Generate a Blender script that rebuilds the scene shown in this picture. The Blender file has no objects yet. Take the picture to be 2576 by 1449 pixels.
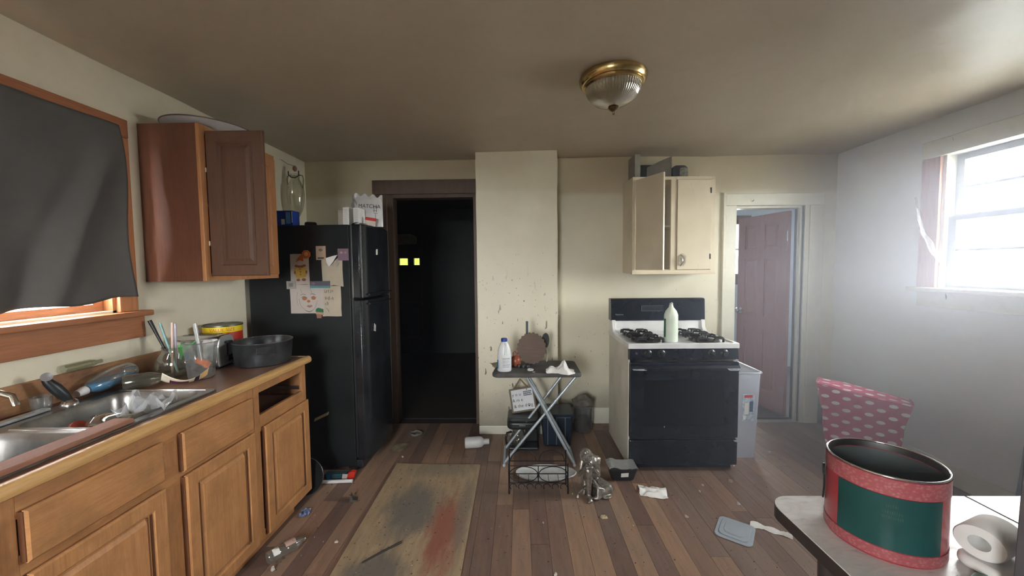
import bpy, bmesh, math, random
from mathutils import Matrix, Vector, noise as mnoise
random.seed(7)
PI = math.pi
scene = bpy.context.scene
COL = scene.collection

# ------------------------------------------------------------------ camera
cam_d = bpy.data.cameras.new('camera')
cam_d.sensor_width = 36.0
cam_d.lens = 968.9 / 2576 * 36.0
cam_d.clip_start = 0.02
cam = bpy.data.objects.new('camera', cam_d)
COL.objects.link(cam)
cam.matrix_world = Matrix(((0.99977319, 0.00936576, 0.01912713, 1.9466),
                           (0.01858363, 0.05503272, -0.9983116, 0.0),
                           (-0.01040257, 0.99844063, 0.05484619, 1.4602),
                           (0, 0, 0, 1)))
scene.camera = cam

# ------------------------------------------------------------------ daylight: an even overcast sky
world = bpy.data.worlds.new('overcast_sky')
scene.world = world
world.use_nodes = True
bg = world.node_tree.nodes['Background']
bg.inputs[0].default_value = (0.965, 0.975, 1.0, 1)
bg.inputs[1].default_value = 12.0
scene.view_settings.view_transform = 'Standard'
scene.view_settings.look = 'None'
scene.view_settings.gamma = 1.0
scene.view_settings.use_curve_mapping = False
scene.view_settings.exposure = 2.2
scene.cycles.max_bounces = 7
scene.cycles.diffuse_bounces = 4
scene.cycles.glossy_bounces = 3
scene.cycles.transparent_max_bounces = 14
scene.cycles.use_adaptive_sampling = True
scene.cycles.adaptive_threshold = 0.12
scene.cycles.adaptive_min_samples = 16
scene.cycles.volume_step_rate = 2.0
scene.cycles.volume_max_steps = 64
scene.cycles.caustics_reflective = False
scene.cycles.caustics_refractive = False
scene.cycles.sample_clamp_indirect = 6.0

def portal(name, loc, rot, sx, sy):
    # a sampling guide in a window opening: it gives off no light of its own
    l = bpy.data.lights.new(name, 'AREA')
    l.shape = 'RECTANGLE'; l.size = sx; l.size_y = sy
    l.cycles.is_portal = True
    o = bpy.data.objects.new(name, l)
    o.location = loc; o.rotation_euler = rot
    COL.objects.link(o)
portal('window_portal', (4.93, 2.22, 1.72), (0, PI/2, 0), 0.9, 0.92)
portal('window_portal.001', (1.10, -1.64, 1.45), (PI/2, 0, 0), 0.7, 1.1)
portal('window_portal.002', (4.75, 5.62, 1.68), (-PI/2, 0, 0), 0.8, 0.8)

# ------------------------------------------------------------------ room sizes
W, D, H = 4.786, 3.53, 2.434        # right wall x, far wall y, ceiling z
YB = -1.5                           # wall behind the camera

# ------------------------------------------------------------------ materials
def nt(name):
    m = bpy.data.materials.new(name); m.use_nodes = True
    t = m.node_tree; b = t.nodes['Principled BSDF']
    return m, t, b
def setb(b, **k):
    for a, v in k.items():
        b.inputs[a].default_value = v
def c4(c): return (c[0], c[1], c[2], 1)
def coords(t, scale=(1, 1, 1), rot=(0, 0, 0)):
    tc = t.nodes.new('ShaderNodeTexCoord'); mp = t.nodes.new('ShaderNodeMapping')
    mp.inputs['Scale'].default_value = scale; mp.inputs['Rotation'].default_value = rot
    t.links.new(tc.outputs['Object'], mp.inputs[0])
    return mp.outputs[0]
def noise_n(t, vec, scale, detail=4, rough=0.6, dist=0.0):
    n = t.nodes.new('ShaderNodeTexNoise')
    n.inputs['Scale'].default_value = scale; n.inputs['Detail'].default_value = detail
    n.inputs['Roughness'].default_value = rough; n.inputs['Distortion'].default_value = dist
    t.links.new(vec, n.inputs['Vector'])
    return n.outputs['Fac']
def ramp(t, fac, stops):
    r = t.nodes.new('ShaderNodeValToRGB')
    e = r.color_ramp.elements
    while len(e) < len(stops): e.new(0.5)
    for i, (p, c) in enumerate(stops):
        e[i].position = p; e[i].color = c4(c)
    t.links.new(fac, r.inputs[0])
    return r.outputs[0]
def mixc(t, fac, a, b, mode='MIX'):
    m = t.nodes.new('ShaderNodeMix'); m.data_type = 'RGBA'; m.blend_type = mode
    for s, v in ((0, fac), (6, a), (7, b)):
        if hasattr(v, 'links'): t.links.new(v, m.inputs[s])
        else: m.inputs[s].default_value = v if not isinstance(v, tuple) else c4(v)
    return m.outputs[2]
def bump(t, b, fac, strength=0.2, dist=0.01):
    n = t.nodes.new('ShaderNodeBump')
    n.inputs['Strength'].default_value = strength; n.inputs['Distance'].default_value = dist
    t.links.new(fac, n.inputs['Height']); t.links.new(n.outputs[0], b.inputs['Normal'])
MATS = {}
def plain(name, col, rough=0.5, metal=0.0, var=0.12, scale=12, bmp=0.0, bscale=60, spec=0.5):
    """flat colour with a little procedural variation"""
    if name in MATS: return MATS[name]
    m, t, b = nt(name)
    v = coords(t)
    f = noise_n(t, v, scale)
    lo = tuple(max(0, c*(1-var)) for c in col); hi = tuple(min(1, c*(1+var)) for c in col)
    t.links.new(ramp(t, f, [(0.3, lo), (0.7, hi)]), b.inputs['Base Color'])
    setb(b, Roughness=rough, Metallic=metal)
    b.inputs['Specular IOR Level'].default_value = spec
    if bmp: bump(t, b, noise_n(t, v, bscale), bmp)
    MATS[name] = m
    return m
def wood(name, c1, c2, axis='z', rough=0.45, fine=34, stretch=14, bmp=0.12, dirt=None):
    """grain running along one axis"""
    if name in MATS: return MATS[name]
    m, t, b = nt(name)
    sc = {'x': (1, stretch, stretch), 'y': (stretch, 1, stretch), 'z': (stretch, stretch, 1)}[axis]
    v = coords(t, sc)
    f1 = noise_n(t, v, fine/14, 8, 0.7, 0.6)
    f2 = noise_n(t, v, fine/3.2, 5, 0.6)
    col = mixc(t, 0.5, ramp(t, f1, [(0.32, c1), (0.68, c2)]), ramp(t, f2, [(0.35, c1), (0.65, c2)]))
    if dirt:
        vv = coords(t)
        df = ramp(t, noise_n(t, vv, 5.5, 6, 0.7), [(0.45, (0, 0, 0)), (0.72, (1, 1, 1))])
        col = mixc(t, df, col, dirt)
    t.links.new(col, b.inputs['Base Color'])
    setb(b, Roughness=rough)
    bump(t, b, f2, bmp, 0.004)
    MATS[name] = m
    return m
def thin_clear(name, tint=(0.92, 0.95, 0.95), refl=0.16, rough=0.08, haze=0.0, hazecol=(0.7, 0.72, 0.72)):
    """thin glass or clear plastic: see-through with a sheen"""
    if name in MATS: return MATS[name]
    m, t, b = nt(name)
    out = t.nodes['Material Output']
    tr = t.nodes.new('ShaderNodeBsdfTransparent'); tr.inputs[0].default_value = c4(tint)
    gl = t.nodes.new('ShaderNodeBsdfGlossy'); gl.inputs['Roughness'].default_value = rough
    gl.inputs[0].default_value = (0.95, 0.97, 1, 1)
    lw = t.nodes.new('ShaderNodeLayerWeight'); lw.inputs[0].default_value = 0.35
    r = t.nodes.new('ShaderNodeMapRange'); r.inputs[3].default_value = refl*0.35; r.inputs[4].default_value = min(1, refl*3.2)
    t.links.new(lw.outputs['Facing'], r.inputs[0])
    mx = t.nodes.new('ShaderNodeMixShader')
    t.links.new(r.outputs[0], mx.inputs[0]); t.links.new(tr.outputs[0], mx.inputs[1]); t.links.new(gl.outputs[0], mx.inputs[2])
    last = mx.outputs[0]
    if haze > 0:
        df = t.nodes.new('ShaderNodeBsdfDiffuse'); df.inputs[0].default_value = c4(hazecol)
        tl = t.nodes.new('ShaderNodeBsdfTranslucent'); tl.inputs[0].default_value = c4(hazecol)
        ad = t.nodes.new('ShaderNodeMixShader'); ad.inputs[0].default_value = 0.5
        t.links.new(df.outputs[0], ad.inputs[1]); t.links.new(tl.outputs[0], ad.inputs[2])
        m2 = t.nodes.new('ShaderNodeMixShader'); m2.inputs[0].default_value = haze
        t.links.new(last, m2.inputs[1]); t.links.new(ad.outputs[0], m2.inputs[2]); last = m2.outputs[0]
    t.links.new(last, out.inputs['Surface'])
    MATS[name] = m
    return m
def wall_paint(name, col, stain, spots=True, stain_amt=0.5, rough=0.55, speck=0.70):
    m, t, b = nt(name)
    v = coords(t)
    f = noise_n(t, v, 1.6, 5, 0.6)
    c = mixc(t, ramp(t, f, [(0.42, (0, 0, 0)), (0.78, (stain_amt,)*3)]), col, stain)
    f3 = noise_n(t, v, 22, 4, 0.6)
    c = mixc(t, ramp(t, f3, [(0.5, (0, 0, 0)), (0.9, (0.35,)*3)]), c, stain)
    if spots:
        v2 = coords(t, (26, 26, 7))
        s1 = ramp(t, noise_n(t, v2, 1.0, 2, 0.5), [(speck, (0, 0, 0)), (speck+0.03, (1, 1, 1))])
        c = mixc(t, s1, c, (0.10, 0.085, 0.06))
    t.links.new(c, b.inputs['Base Color'])
    setb(b, Roughness=rough)
    bump(t, b, noise_n(t, coords(t), 7, 5, 0.6), 0.10, 0.02)
    MATS[name] = m
    return m

M_WALL = wall_paint('cream_wall_paint', (0.745, 0.685, 0.54), (0.60, 0.51, 0.35), True, 0.5, speck=0.74)
M_WALLR = wall_paint('glare_pale_wall_paint', (0.76, 0.76, 0.76), (0.64, 0.63, 0.62), False, 0.4)  # window glare is put into this paler, cooler wall colour
M_CEIL = wall_paint('dim_tan_ceiling_paint', (0.485, 0.415, 0.325), (0.385, 0.315, 0.23), False, 0.6, 0.45)  # off-white ceiling; its dim, warm bounce light is put into the tan
M_TRIMW = wall_paint('cream_gloss_trim', (0.72, 0.70, 0.60), (0.50, 0.45, 0.33), True, 0.4, 0.35, 0.76)
M_OAK_V = wood('honey_oak_upright', (0.43, 0.185, 0.066), (0.62, 0.315, 0.130), 'z', 0.42, dirt=(0.33, 0.16, 0.065))
M_OAK_H = wood('honey_oak_level', (0.43, 0.185, 0.066), (0.62, 0.315, 0.130), 'y', 0.42, dirt=(0.33, 0.16, 0.065))
M_OAK_EDGE = wood('pale_oak_nosing', (0.50, 0.27, 0.095), (0.72, 0.44, 0.18), 'y', 0.38)
M_OAK_DARK = wood('dark_routed_oak', (0.10, 0.035, 0.015), (0.19, 0.075, 0.03), 'z', 0.5)
M_CARCASS_SHADE = wood('shaded_red_cabinet_wood', (0.098, 0.031, 0.013), (0.150, 0.052, 0.023), 'z', 0.5)  # redder side panels, with the cabinet's shadow also put into the brown
M_LEAF_SHADE = wood('shaded_cabinet_door_wood', (0.086, 0.036, 0.018), (0.125, 0.056, 0.028), 'z', 0.6)  # shaded copy of the door oak, for the open leaf
M_CASING = wood('stained_pine_casing', (0.34, 0.125, 0.048), (0.50, 0.22, 0.09), 'z', 0.4)
M_CASING_H = wood('stained_pine_sill', (0.27, 0.095, 0.04), (0.43, 0.175, 0.075), 'y', 0.4)
M_DARKTRIM = wood('dark_brown_door_trim', (0.085, 0.05, 0.032), (0.14, 0.085, 0.055), 'z', 0.5)
M_BLACK = plain('black_enamel', (0.012, 0.014, 0.017), 0.22, var=0.5, scale=5)
M_BLACKP = plain('black_plastic', (0.014, 0.015, 0.017), 0.38, var=0.3)
M_FRIDGE = plain('black_textured_steel', (0.010, 0.012, 0.012), 0.42, var=0.4, scale=3, bmp=0.06, bscale=400, spec=0.22)
M_CHROME = plain('chrome', (0.75, 0.75, 0.76), 0.16, 1.0, 0.05)
M_STEEL = plain('brushed_steel', (0.36, 0.35, 0.34), 0.33, 1.0, 0.28, 9)
M_BRASS = plain('polished_brass', (0.58, 0.43, 0.20), 0.24, 1.0, 0.1)
M_WHITEE = plain('white_enamel', (0.78, 0.78, 0.76), 0.25, var=0.06)
M_PAPER = plain('white_paper', (0.74, 0.72, 0.68), 0.8, var=0.06)
M_TISSUE = plain('white_tissue', (0.82, 0.81, 0.79), 0.9, var=0.05)
M_GLASS = thin_clear('clear_glass', (0.90, 0.92, 0.88), 0.2, 0.04)
M_PLASTIC = thin_clear('clear_plastic', (0.80, 0.82, 0.80), 0.2, 0.12, 0.16)
M_PANE = thin_clear('window_pane', (0.97, 0.985, 0.98), 0.08, 0.02)

# ------------------------------------------------------------------ mesh builder
WL = {}
class G:
    def __init__(s, M=None):
        s.v = []; s.f = []; s.M = M
    def add(s, vs, fs):
        n = len(s.v)
        for p in vs:
            p = Vector(p)
            s.v.append(s.M @ p if s.M is not None else p)
        s.f += [tuple(i+n for i in f) for f in fs]
        return s
    def box(s, x0, x1, y0, y1, z0, z1):
        return s.add([(x0,y0,z0),(x1,y0,z0),(x1,y1,z0),(x0,y1,z0),(x0,y0,z1),(x1,y0,z1),(x1,y1,z1),(x0,y1,z1)],
                     [(0,3,2,1),(4,5,6,7),(0,1,5,4),(1,2,6,5),(2,3,7,6),(3,0,4,7)])
    def taper(s, x0, x1, y0, y1, z0, z1, k, ky=None):
        """box whose bottom is scaled by k about its centre"""
        ky = k if ky is None else ky
        cx, cy = (x0+x1)/2, (y0+y1)/2
        q = [(x0,y0),(x1,y0),(x1,y1),(x0,y1)]
        lo = [(cx+(a-cx)*k, cy+(b-cy)*ky, z0) for a, b in q]; hi = [(a, b, z1) for a, b in q]
        return s.add(lo+hi, [(0,3,2,1),(4,5,6,7),(0,1,5,4),(1,2,6,5),(2,3,7,6),(3,0,4,7)])
    def tube(s, pts, r, seg=10, closed=False, caps=True, flat=1.0):
        pts = [Vector(p) for p in pts]; n = len(pts)
        rr = r if isinstance(r, (list, tuple)) else [r]*n
        tang = []
        for i in range(n):
            a = pts[i-1] if (i > 0 or closed) else pts[i]
            b = pts[(i+1) % n] if (i < n-1 or closed) else pts[i]
            tang.append((b-a).normalized() if (b-a).length > 1e-9 else Vector((0,0,1)))
        up = Vector((0,0,1)) if abs(tang[0].z) < 0.9 else Vector((1,0,0))
        nrm = (up - tang[0]*up.dot(tang[0])).normalized()
        vs = []
        for i in range(n):
            if i:
                nrm = (nrm - tang[i]*nrm.dot(tang[i]))
                nrm = nrm.normalized() if nrm.length > 1e-6 else Vector((1,0,0))
            bi = tang[i].cross(nrm)
            for k in range(seg):
                a = 2*PI*k/seg
                vs.append(pts[i] + nrm*math.cos(a)*rr[i] + bi*math.sin(a)*rr[i]*flat)
        fs = []
        for i in range(n if closed else n-1):
            j = (i+1) % n
            for k in range(seg):
                l = (k+1) % seg
                fs.append((i*seg+k, i*seg+l, j*seg+l, j*seg+k))
        if caps and not closed:
            fs.append(tuple(range(seg-1, -1, -1))); fs.append(tuple((n-1)*seg+k for k in range(seg)))
        return s.add(vs, fs)
    def lathe(s, prof, seg=32, c=(0,0,0), rib=0.0, nrib=0, sx=1, sy=1, caps=False):
        vs = []; fs = []
        m = len(prof)
        for i, (r, z) in enumerate(prof):
            for k in range(seg):
                a = 2*PI*k/seg
                q = r*(1+rib*math.cos(nrib*a)) if rib else r
                vs.append((c[0]+q*math.cos(a)*sx, c[1]+q*math.sin(a)*sy, c[2]+z))
        for i in range(m-1):
            for k in range(seg):
                l = (k+1) % seg
                fs.append((i*seg+k, i*seg+l, (i+1)*seg+l, (i+1)*seg+k))
        if caps:
            fs.append(tuple(range(seg-1, -1, -1))); fs.append(tuple((m-1)*seg+k for k in range(seg)))
        return s.add(vs, fs)
    def ell(s, c, r, seg=16, rings=10, M=None):
        vs = [(0,0,-1)]; fs = []
        for i in range(1, rings):
            t = PI*i/rings - PI/2
            for k in range(seg):
                a = 2*PI*k/seg
                vs.append((math.cos(t)*math.cos(a), math.cos(t)*math.sin(a), math.sin(t)))
        vs.append((0,0,1)); last = len(vs)-1
        for k in range(seg):
            l = (k+1) % seg
            fs.append((0, 1+l, 1+k)); fs.append((last, last-seg+k, last-seg+l))
        for i in range(rings-2):
            for k in range(seg):
                l = (k+1) % seg
                fs.append((1+i*seg+k, 1+i*seg+l, 1+(i+1)*seg+l, 1+(i+1)*seg+k))
        vs = [Vector((x*r[0], y*r[1], z*r[2])) for x, y, z in vs]
        if M is not None: vs = [M @ p for p in vs]
        return s.add([p + Vector(c) for p in vs], fs)
    def prism(s, poly, h0, h1, M=None):
        """polygon in local XY raised from h0 to h1, placed by M"""
        n = len(poly)
        vs = [Vector((a, b, h0)) for a, b in poly] + [Vector((a, b, h1)) for a, b in poly]
        if M is not None: vs = [M @ p for p in vs]
        fs = [tuple(range(n-1, -1, -1)), tuple(range(n, 2*n))]
        fs += [(i, (i+1) % n, n+(i+1) % n, n+i) for i in range(n)]
        return s.add(vs, fs)
    def grid(s, fn, nu, nv):
        vs = [fn(i/nu, j/nv) for j in range(nv+1) for i in range(nu+1)]
        fs = [(j*(nu+1)+i, j*(nu+1)+i+1, (j+1)*(nu+1)+i+1, (j+1)*(nu+1)+i) for j in range(nv) for i in range(nu)]
        return s.add(vs, fs)
    def build(s, name, mat, parent=None, smooth=None, bevel=0, bseg=2, solid=0, sub=0, remesh=0, origin=None, fixn=False):
        if not s.v: raise ValueError(name)
        lo = Vector((min(p.x for p in s.v), min(p.y for p in s.v), min(p.z for p in s.v)))
        hi = Vector((max(p.x for p in s.v), max(p.y for p in s.v), max(p.z for p in s.v)))
        org = Vector(origin) if origin else Vector(((lo.x+hi.x)/2, (lo.y+hi.y)/2, lo.z))
        me = bpy.data.meshes.new(name)
        me.from_pydata([p-org for p in s.v], [], s.f)
        if fixn:
            bm = bmesh.new(); bm.from_mesh(me); bmesh.ops.recalc_face_normals(bm, faces=bm.faces); bm.to_mesh(me); bm.free()
        me.update()
        if smooth is not None:
            me.polygons.foreach_set('use_smooth', [True]*len(me.polygons))
            me.set_sharp_from_angle(angle=math.radians(smooth))
        me.materials.append(MATS[mat] if isinstance(mat, str) else mat)
        o = bpy.data.objects.new(name, me)
        COL.objects.link(o)
        pl = WL[parent.name] if parent else Vector()
        o.parent = parent; o.location = org - pl
        WL[o.name] = org
        if remesh:
            m = o.modifiers.new('join', 'REMESH'); m.mode = 'VOXEL'; m.voxel_size = remesh; m.use_smooth_shade = True
            k = o.modifiers.new('soften', 'SMOOTH'); k.factor = 0.5; k.iterations = 3
        if solid:
            m = o.modifiers.new('thickness', 'SOLIDIFY'); m.thickness = solid; m.offset = 0
        if bevel:
            m = o.modifiers.new('edge', 'BEVEL'); m.width = bevel; m.segments = bseg; m.limit_method = 'ANGLE'; m.angle_limit = math.radians(40)
        if sub:
            m = o.modifiers.new('soft', 'SUBSURF'); m.levels = sub; m.render_levels = sub
        return o
def tag(o, label, cat=None, group=None, kind=None):
    o['label'] = label
    if cat: o['category'] = cat
    if group: o['group'] = group
    if kind: o['kind'] = kind
    return o
def thing(name, label, cat, loc, group=None):
    o = bpy.data.objects.new(name, None); o.empty_display_size = 0.05
    o.location = loc; COL.objects.link(o); WL[o.name] = Vector(loc)
    return tag(o, label, cat, group)
def struct(o, label): return tag(o, label, None, None, 'structure')
def root(name, label, loc):
    o = bpy.data.objects.new(name, None); o.empty_display_size = 0.05
    o.location = loc; COL.objects.link(o); WL[o.name] = Vector(loc)
    return struct(o, label)
def B(name, mat, parent, x0, x1, y0, y1, z0, z1, bevel=0.0, **k):
    return G().box(x0, x1, y0, y1, z0, z1).build(name, mat, parent, bevel=bevel, **k)
def T(x=0, y=0, z=0, rx=0, ry=0, rz=0):
    return Matrix.Translation((x, y, z)) @ Matrix.Rotation(rz, 4, 'Z') @ Matrix.Rotation(ry, 4, 'Y') @ Matrix.Rotation(rx, 4, 'X')
def rrect(x0, x1, y0, y1, r, n=6):
    out = []
    for cx, cy, a0 in ((x1-r, y1-r, 0), (x0+r, y1-r, PI/2), (x0+r, y0+r, PI), (x1-r, y0+r, 1.5*PI)):
        for i in range(n+1):
            a = a0 + PI/2*i/n
            out.append((cx+r*math.cos(a), cy+r*math.sin(a)))
    return out
def text_mesh(body, size, M, ext=0.0004, align='CENTER', bend=None):
    """built lettering, flat in local XY then placed by M (or wrapped round a cylinder of radius bend)"""
    cu = bpy.data.curves.new('lettering', 'FONT'); cu.body = body; cu.size = size
    cu.align_x = align; cu.align_y = 'CENTER'; cu.extrude = ext; cu.resolution_u = 3
    o = bpy.data.objects.new('lettering_tmp', cu); COL.objects.link(o)
    dg = bpy.context.evaluated_depsgraph_get()
    me = bpy.data.meshes.new_from_object(o.evaluated_get(dg))
    g = G()
    vs = []
    for v in me.vertices:
        p = v.co
        if bend:
            a = p.x/bend
            p = Vector((math.sin(a)*(bend+p.z), -math.cos(a)*(bend+p.z), p.y))
        vs.append(M @ p)
    g.v = vs; g.f = [tuple(q.vertices) for q in me.polygons]
    bpy.data.objects.remove(o); bpy.data.meshes.remove(me); bpy.data.curves.remove(cu)
    return g
def nz(x, y, z=0.0, s=1.0): return mnoise.noise(Vector((x*s, y*s, z*s)))
def crumple(c, sx, sy, h, seed, n=14, fold=3.0, rz=0.0, tilt=0.0):
    """a crumpled sheet lying on something at height c[2]"""
    R = Matrix.Rotation(rz, 3, 'Z')
    hs = {}
    def fn(u, v):
        a, b = u-0.5, v-0.5
        k = nz(u*fold+seed, v*fold, seed) + 0.5*nz(u*fold*2.3, v*fold*2.3+seed, seed*2)
        w = 1+0.25*nz(u*2+seed, v*2, 3)
        z = abs(k)*h
        p = R @ Vector((a*sx*w + 0.15*sx*nz(v*3, seed, u*3), b*sy*w + 0.15*sy*nz(u*3, seed+5, v*3), 0))
        return (c[0]+p.x, c[1]+p.y, c[2]+0.001+z+tilt*(u))
    return G().grid(fn, n, n)
def bottle_prof(r, h, neck_r, neck_h, sh=0.25, base=0.006):
    z1 = h*(1-sh)-neck_h
    return [(0.0005, 0), (r*0.9, 0), (r, base), (r, z1), (r*0.93, z1+(h-neck_h-z1)*0.35), (neck_r*1.35, z1+(h-neck_h-z1)*0.85), (neck_r, h-neck_h), (neck_r, h), (0.0005, h)]

# ================================================================== THE SETTING
def wall_with_holes(name, label, mat, axis, p0, p1, a0, a1, z0, z1, holes):
    """axis 'x': slab between x=p0..p1 running along y; axis 'y': slab between y=p0..p1 running along x"""
    g = G()
    cuts = sorted({a0, a1, *[h[0] for h in holes], *[h[1] for h in holes]})
    for i in range(len(cuts)-1):
        b0, b1 = cuts[i], cuts[i+1]
        hs = sorted([h for h in holes if h[0] <= b0+1e-6 and h[1] >= b1-1e-6], key=lambda h: h[2])
        zz = z0
        for h in hs + [(0, 0, z1, z1)]:
            if h[2] > zz+1e-6:
                if axis == 'x': g.box(p0, p1, b0, b1, zz, h[2])
                else: g.box(b0, b1, p0, p1, zz, h[2])
            zz = h[3]
    return struct(g.build(name, mat, origin=(p0, a0, z0) if axis == 'x' else (a0, p0, z0)), label)

# ---- floor: a dark slab with single boards laid on it
m, t, b = nt('worn_floor_board')
oi = t.nodes.new('ShaderNodeObjectInfo')
base = ramp(t, oi.outputs['Random'], [(0.0, (0.120, 0.075, 0.060)), (0.3, (0.155, 0.098, 0.076)), (0.6, (0.200, 0.127, 0.093)), (0.85, (0.260, 0.166, 0.114)), (1.0, (0.150, 0.102, 0.084))])
v = coords(t, (16, 1.6, 1))
va = t.nodes.new('ShaderNodeVectorMath'); va.operation = 'ADD'
t.links.new(v, va.inputs[0]); t.links.new(oi.outputs['Location'], va.inputs[1])
g1 = noise_n(t, va.outputs[0], 2.4, 7, 0.7, 0.5)
cc = mixc(t, ramp(t, g1, [(0.35, (0, 0, 0)), (0.75, (0.85,)*3)]), base, mixc(t, 1.0, base, (1.75, 1.6, 1.45), 'MULTIPLY'))
ge = t.nodes.new('ShaderNodeNewGeometry')
d1 = noise_n(t, ge.outputs['Position'], 2.3, 6, 0.65)
cc = mixc(t, ramp(t, d1, [(0.48, (0, 0, 0)), (0.75, (0.55,)*3)]), cc, (0.205, 0.165, 0.135))
d2 = noise_n(t, ge.outputs['Position'], 55, 3, 0.5)
cc = mixc(t, ramp(t, d2, [(0.66, (0, 0, 0)), (0.74, (0.7,)*3)]), cc, (0.05, 0.035, 0.026))
t.links.new(cc, b.inputs['Base Color'])
rr = t.nodes.new('ShaderNodeMapRange'); rr.inputs[3].default_value = 0.33; rr.inputs[4].default_value = 0.62
t.links.new(d1, rr.inputs[0]); t.links.new(rr.outputs[0], b.inputs['Roughness'])
bump(t, b, g1, 0.08, 0.003)
M_BOARD = m
M_JOINT = plain('floor_joint_dark', (0.018, 0.012, 0.009), 0.9)
floor = struct(G().box(-0.12, W+0.12, YB-0.12, D+0.12, -0.12, -0.006).build('floor', M_JOINT, origin=(0, 0, -0.12)),
               'dark brown worn board floor strewn with litter')
pw = 0.0998
nc = 48
rnd = random.Random(3)
for i in range(nc):
    x0 = i*W/nc; x1 = (i+1)*W/nc
    y = YB - rnd.random()*0.9
    while y < D:
        L = 0.92 + 0.5*rnd.random()
        ya, yb = max(y, YB), min(y+L, D)
        if yb - ya > 0.02:
            dz = rnd.random()*0.0008
            G().box(x0+0.0007, x1-0.0007, ya+0.0008, yb-0.0008, -0.006, -dz).build('plank', M_BOARD, floor)
        y += L

# ---- ground outside
M_GROUND = plain('outside_ground', (0.30, 0.30, 0.28), 0.9, var=0.3, scale=0.6)
struct(G().box(-40, 40, -40, 40, -0.75, -0.7).build('ground', M_GROUND), 'flat ground outside the house')

# ---- ceiling, slightly uneven plaster with old taped seams
def ceil_z(x, y):
    z = H + 0.010*nz(x*0.9, y*0.9, 4.1) + 0.004*nz(x*3, y*3, 1.7)
    for sx in (1.22, 2.44, 3.66):
        z -= 0.0045*math.exp(-((x-sx)/0.10)**2)
    for sy in (1.05, 2.45):
        z -= 0.0035*math.exp(-((y-sy)/0.12)**2)
    return z
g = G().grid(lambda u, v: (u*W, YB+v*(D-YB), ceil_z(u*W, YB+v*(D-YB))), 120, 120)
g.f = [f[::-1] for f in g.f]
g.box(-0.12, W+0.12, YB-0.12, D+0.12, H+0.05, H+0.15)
struct(g.build('ceiling', M_CEIL, smooth=60, origin=(0, 0, H)), 'plaster ceiling toned tan for dim light with faint seams')

# ---- the far wall's paint: smoke-yellowed band at the top, peeling line, soot at the floor, drips
def grime_wall(name, tops):
    m, t, b = nt(name)
    ge = t.nodes.new('ShaderNodeNewGeometry'); sp = t.nodes.new('ShaderNodeSeparateXYZ'); t.links.new(ge.outputs['Position'], sp.inputs[0])
    v = ge.outputs['Position']
    def band(z0, z1, amt, ns, na):
        n = noise_n(t, v, ns, 5, 0.6)
        a = t.nodes.new('ShaderNodeMath'); a.operation = 'MULTIPLY_ADD'; a.inputs[1].default_value = na
        t.links.new(n, a.inputs[0]); t.links.new(sp.outputs['Z'], a.inputs[2])
        r = t.nodes.new('ShaderNodeMapRange')
        for k, q in ((1, z0+na*0.5), (2, z1+na*0.5), (3, 0), (4, amt)): r.inputs[k].default_value = q
        t.links.new(a.outputs[0], r.inputs[0]); return r.outputs[0]
    f = noise_n(t, v, 1.7, 5, 0.6)
    c = mixc(t, ramp(t, f, [(0.42, (0, 0, 0)), (0.78, (0.5,)*3)]), (0.73, 0.69, 0.55), (0.58, 0.51, 0.36))
    c = mixc(t, band(2.08, 2.13, tops, 3.5, 0.10), c, (0.50, 0.40, 0.24))
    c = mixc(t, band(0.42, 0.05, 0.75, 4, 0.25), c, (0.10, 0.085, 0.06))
    for sc, th, zz, col in (((34, 34, 10), 0.70, 1.25, (0.20, 0.17, 0.12)), ((11, 11, 3), 0.765, 1.05, (0.30, 0.26, 0.19)), ((70, 70, 45), 0.715, 1.6, (0.20, 0.17, 0.12))):
        mp = t.nodes.new('ShaderNodeMapping'); mp.inputs['Scale'].default_value = sc; t.links.new(v, mp.inputs[0])
        s1 = ramp(t, noise_n(t, mp.outputs[0], 1.0, 2, 0.5), [(th, (0, 0, 0)), (th+0.03, (1, 1, 1))])
        r = t.nodes.new('ShaderNodeMapRange')
        for k, q in ((1, zz+0.25), (2, zz-0.35), (3, 0), (4, 1)): r.inputs[k].default_value = q
        t.links.new(sp.outputs['Z'], r.inputs[0])
        mu = mixc(t, 1.0, s1, r.outputs[0], 'MULTIPLY')
        c = mixc(t, mu, c, col)
    t.links.new(c, b.inputs['Base Color']); setb(b, Roughness=0.5)
    bump(t, b, noise_n(t, v, 7, 5, 0.6), 0.12, 0.02)
    return m
M_WALLF = grime_wall('smoke_stained_paint', 0.6)
M_WALLC = grime_wall('chimney_paint', 0.22)  # weak top band: shade above the window's light patch, put into the paint
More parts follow.
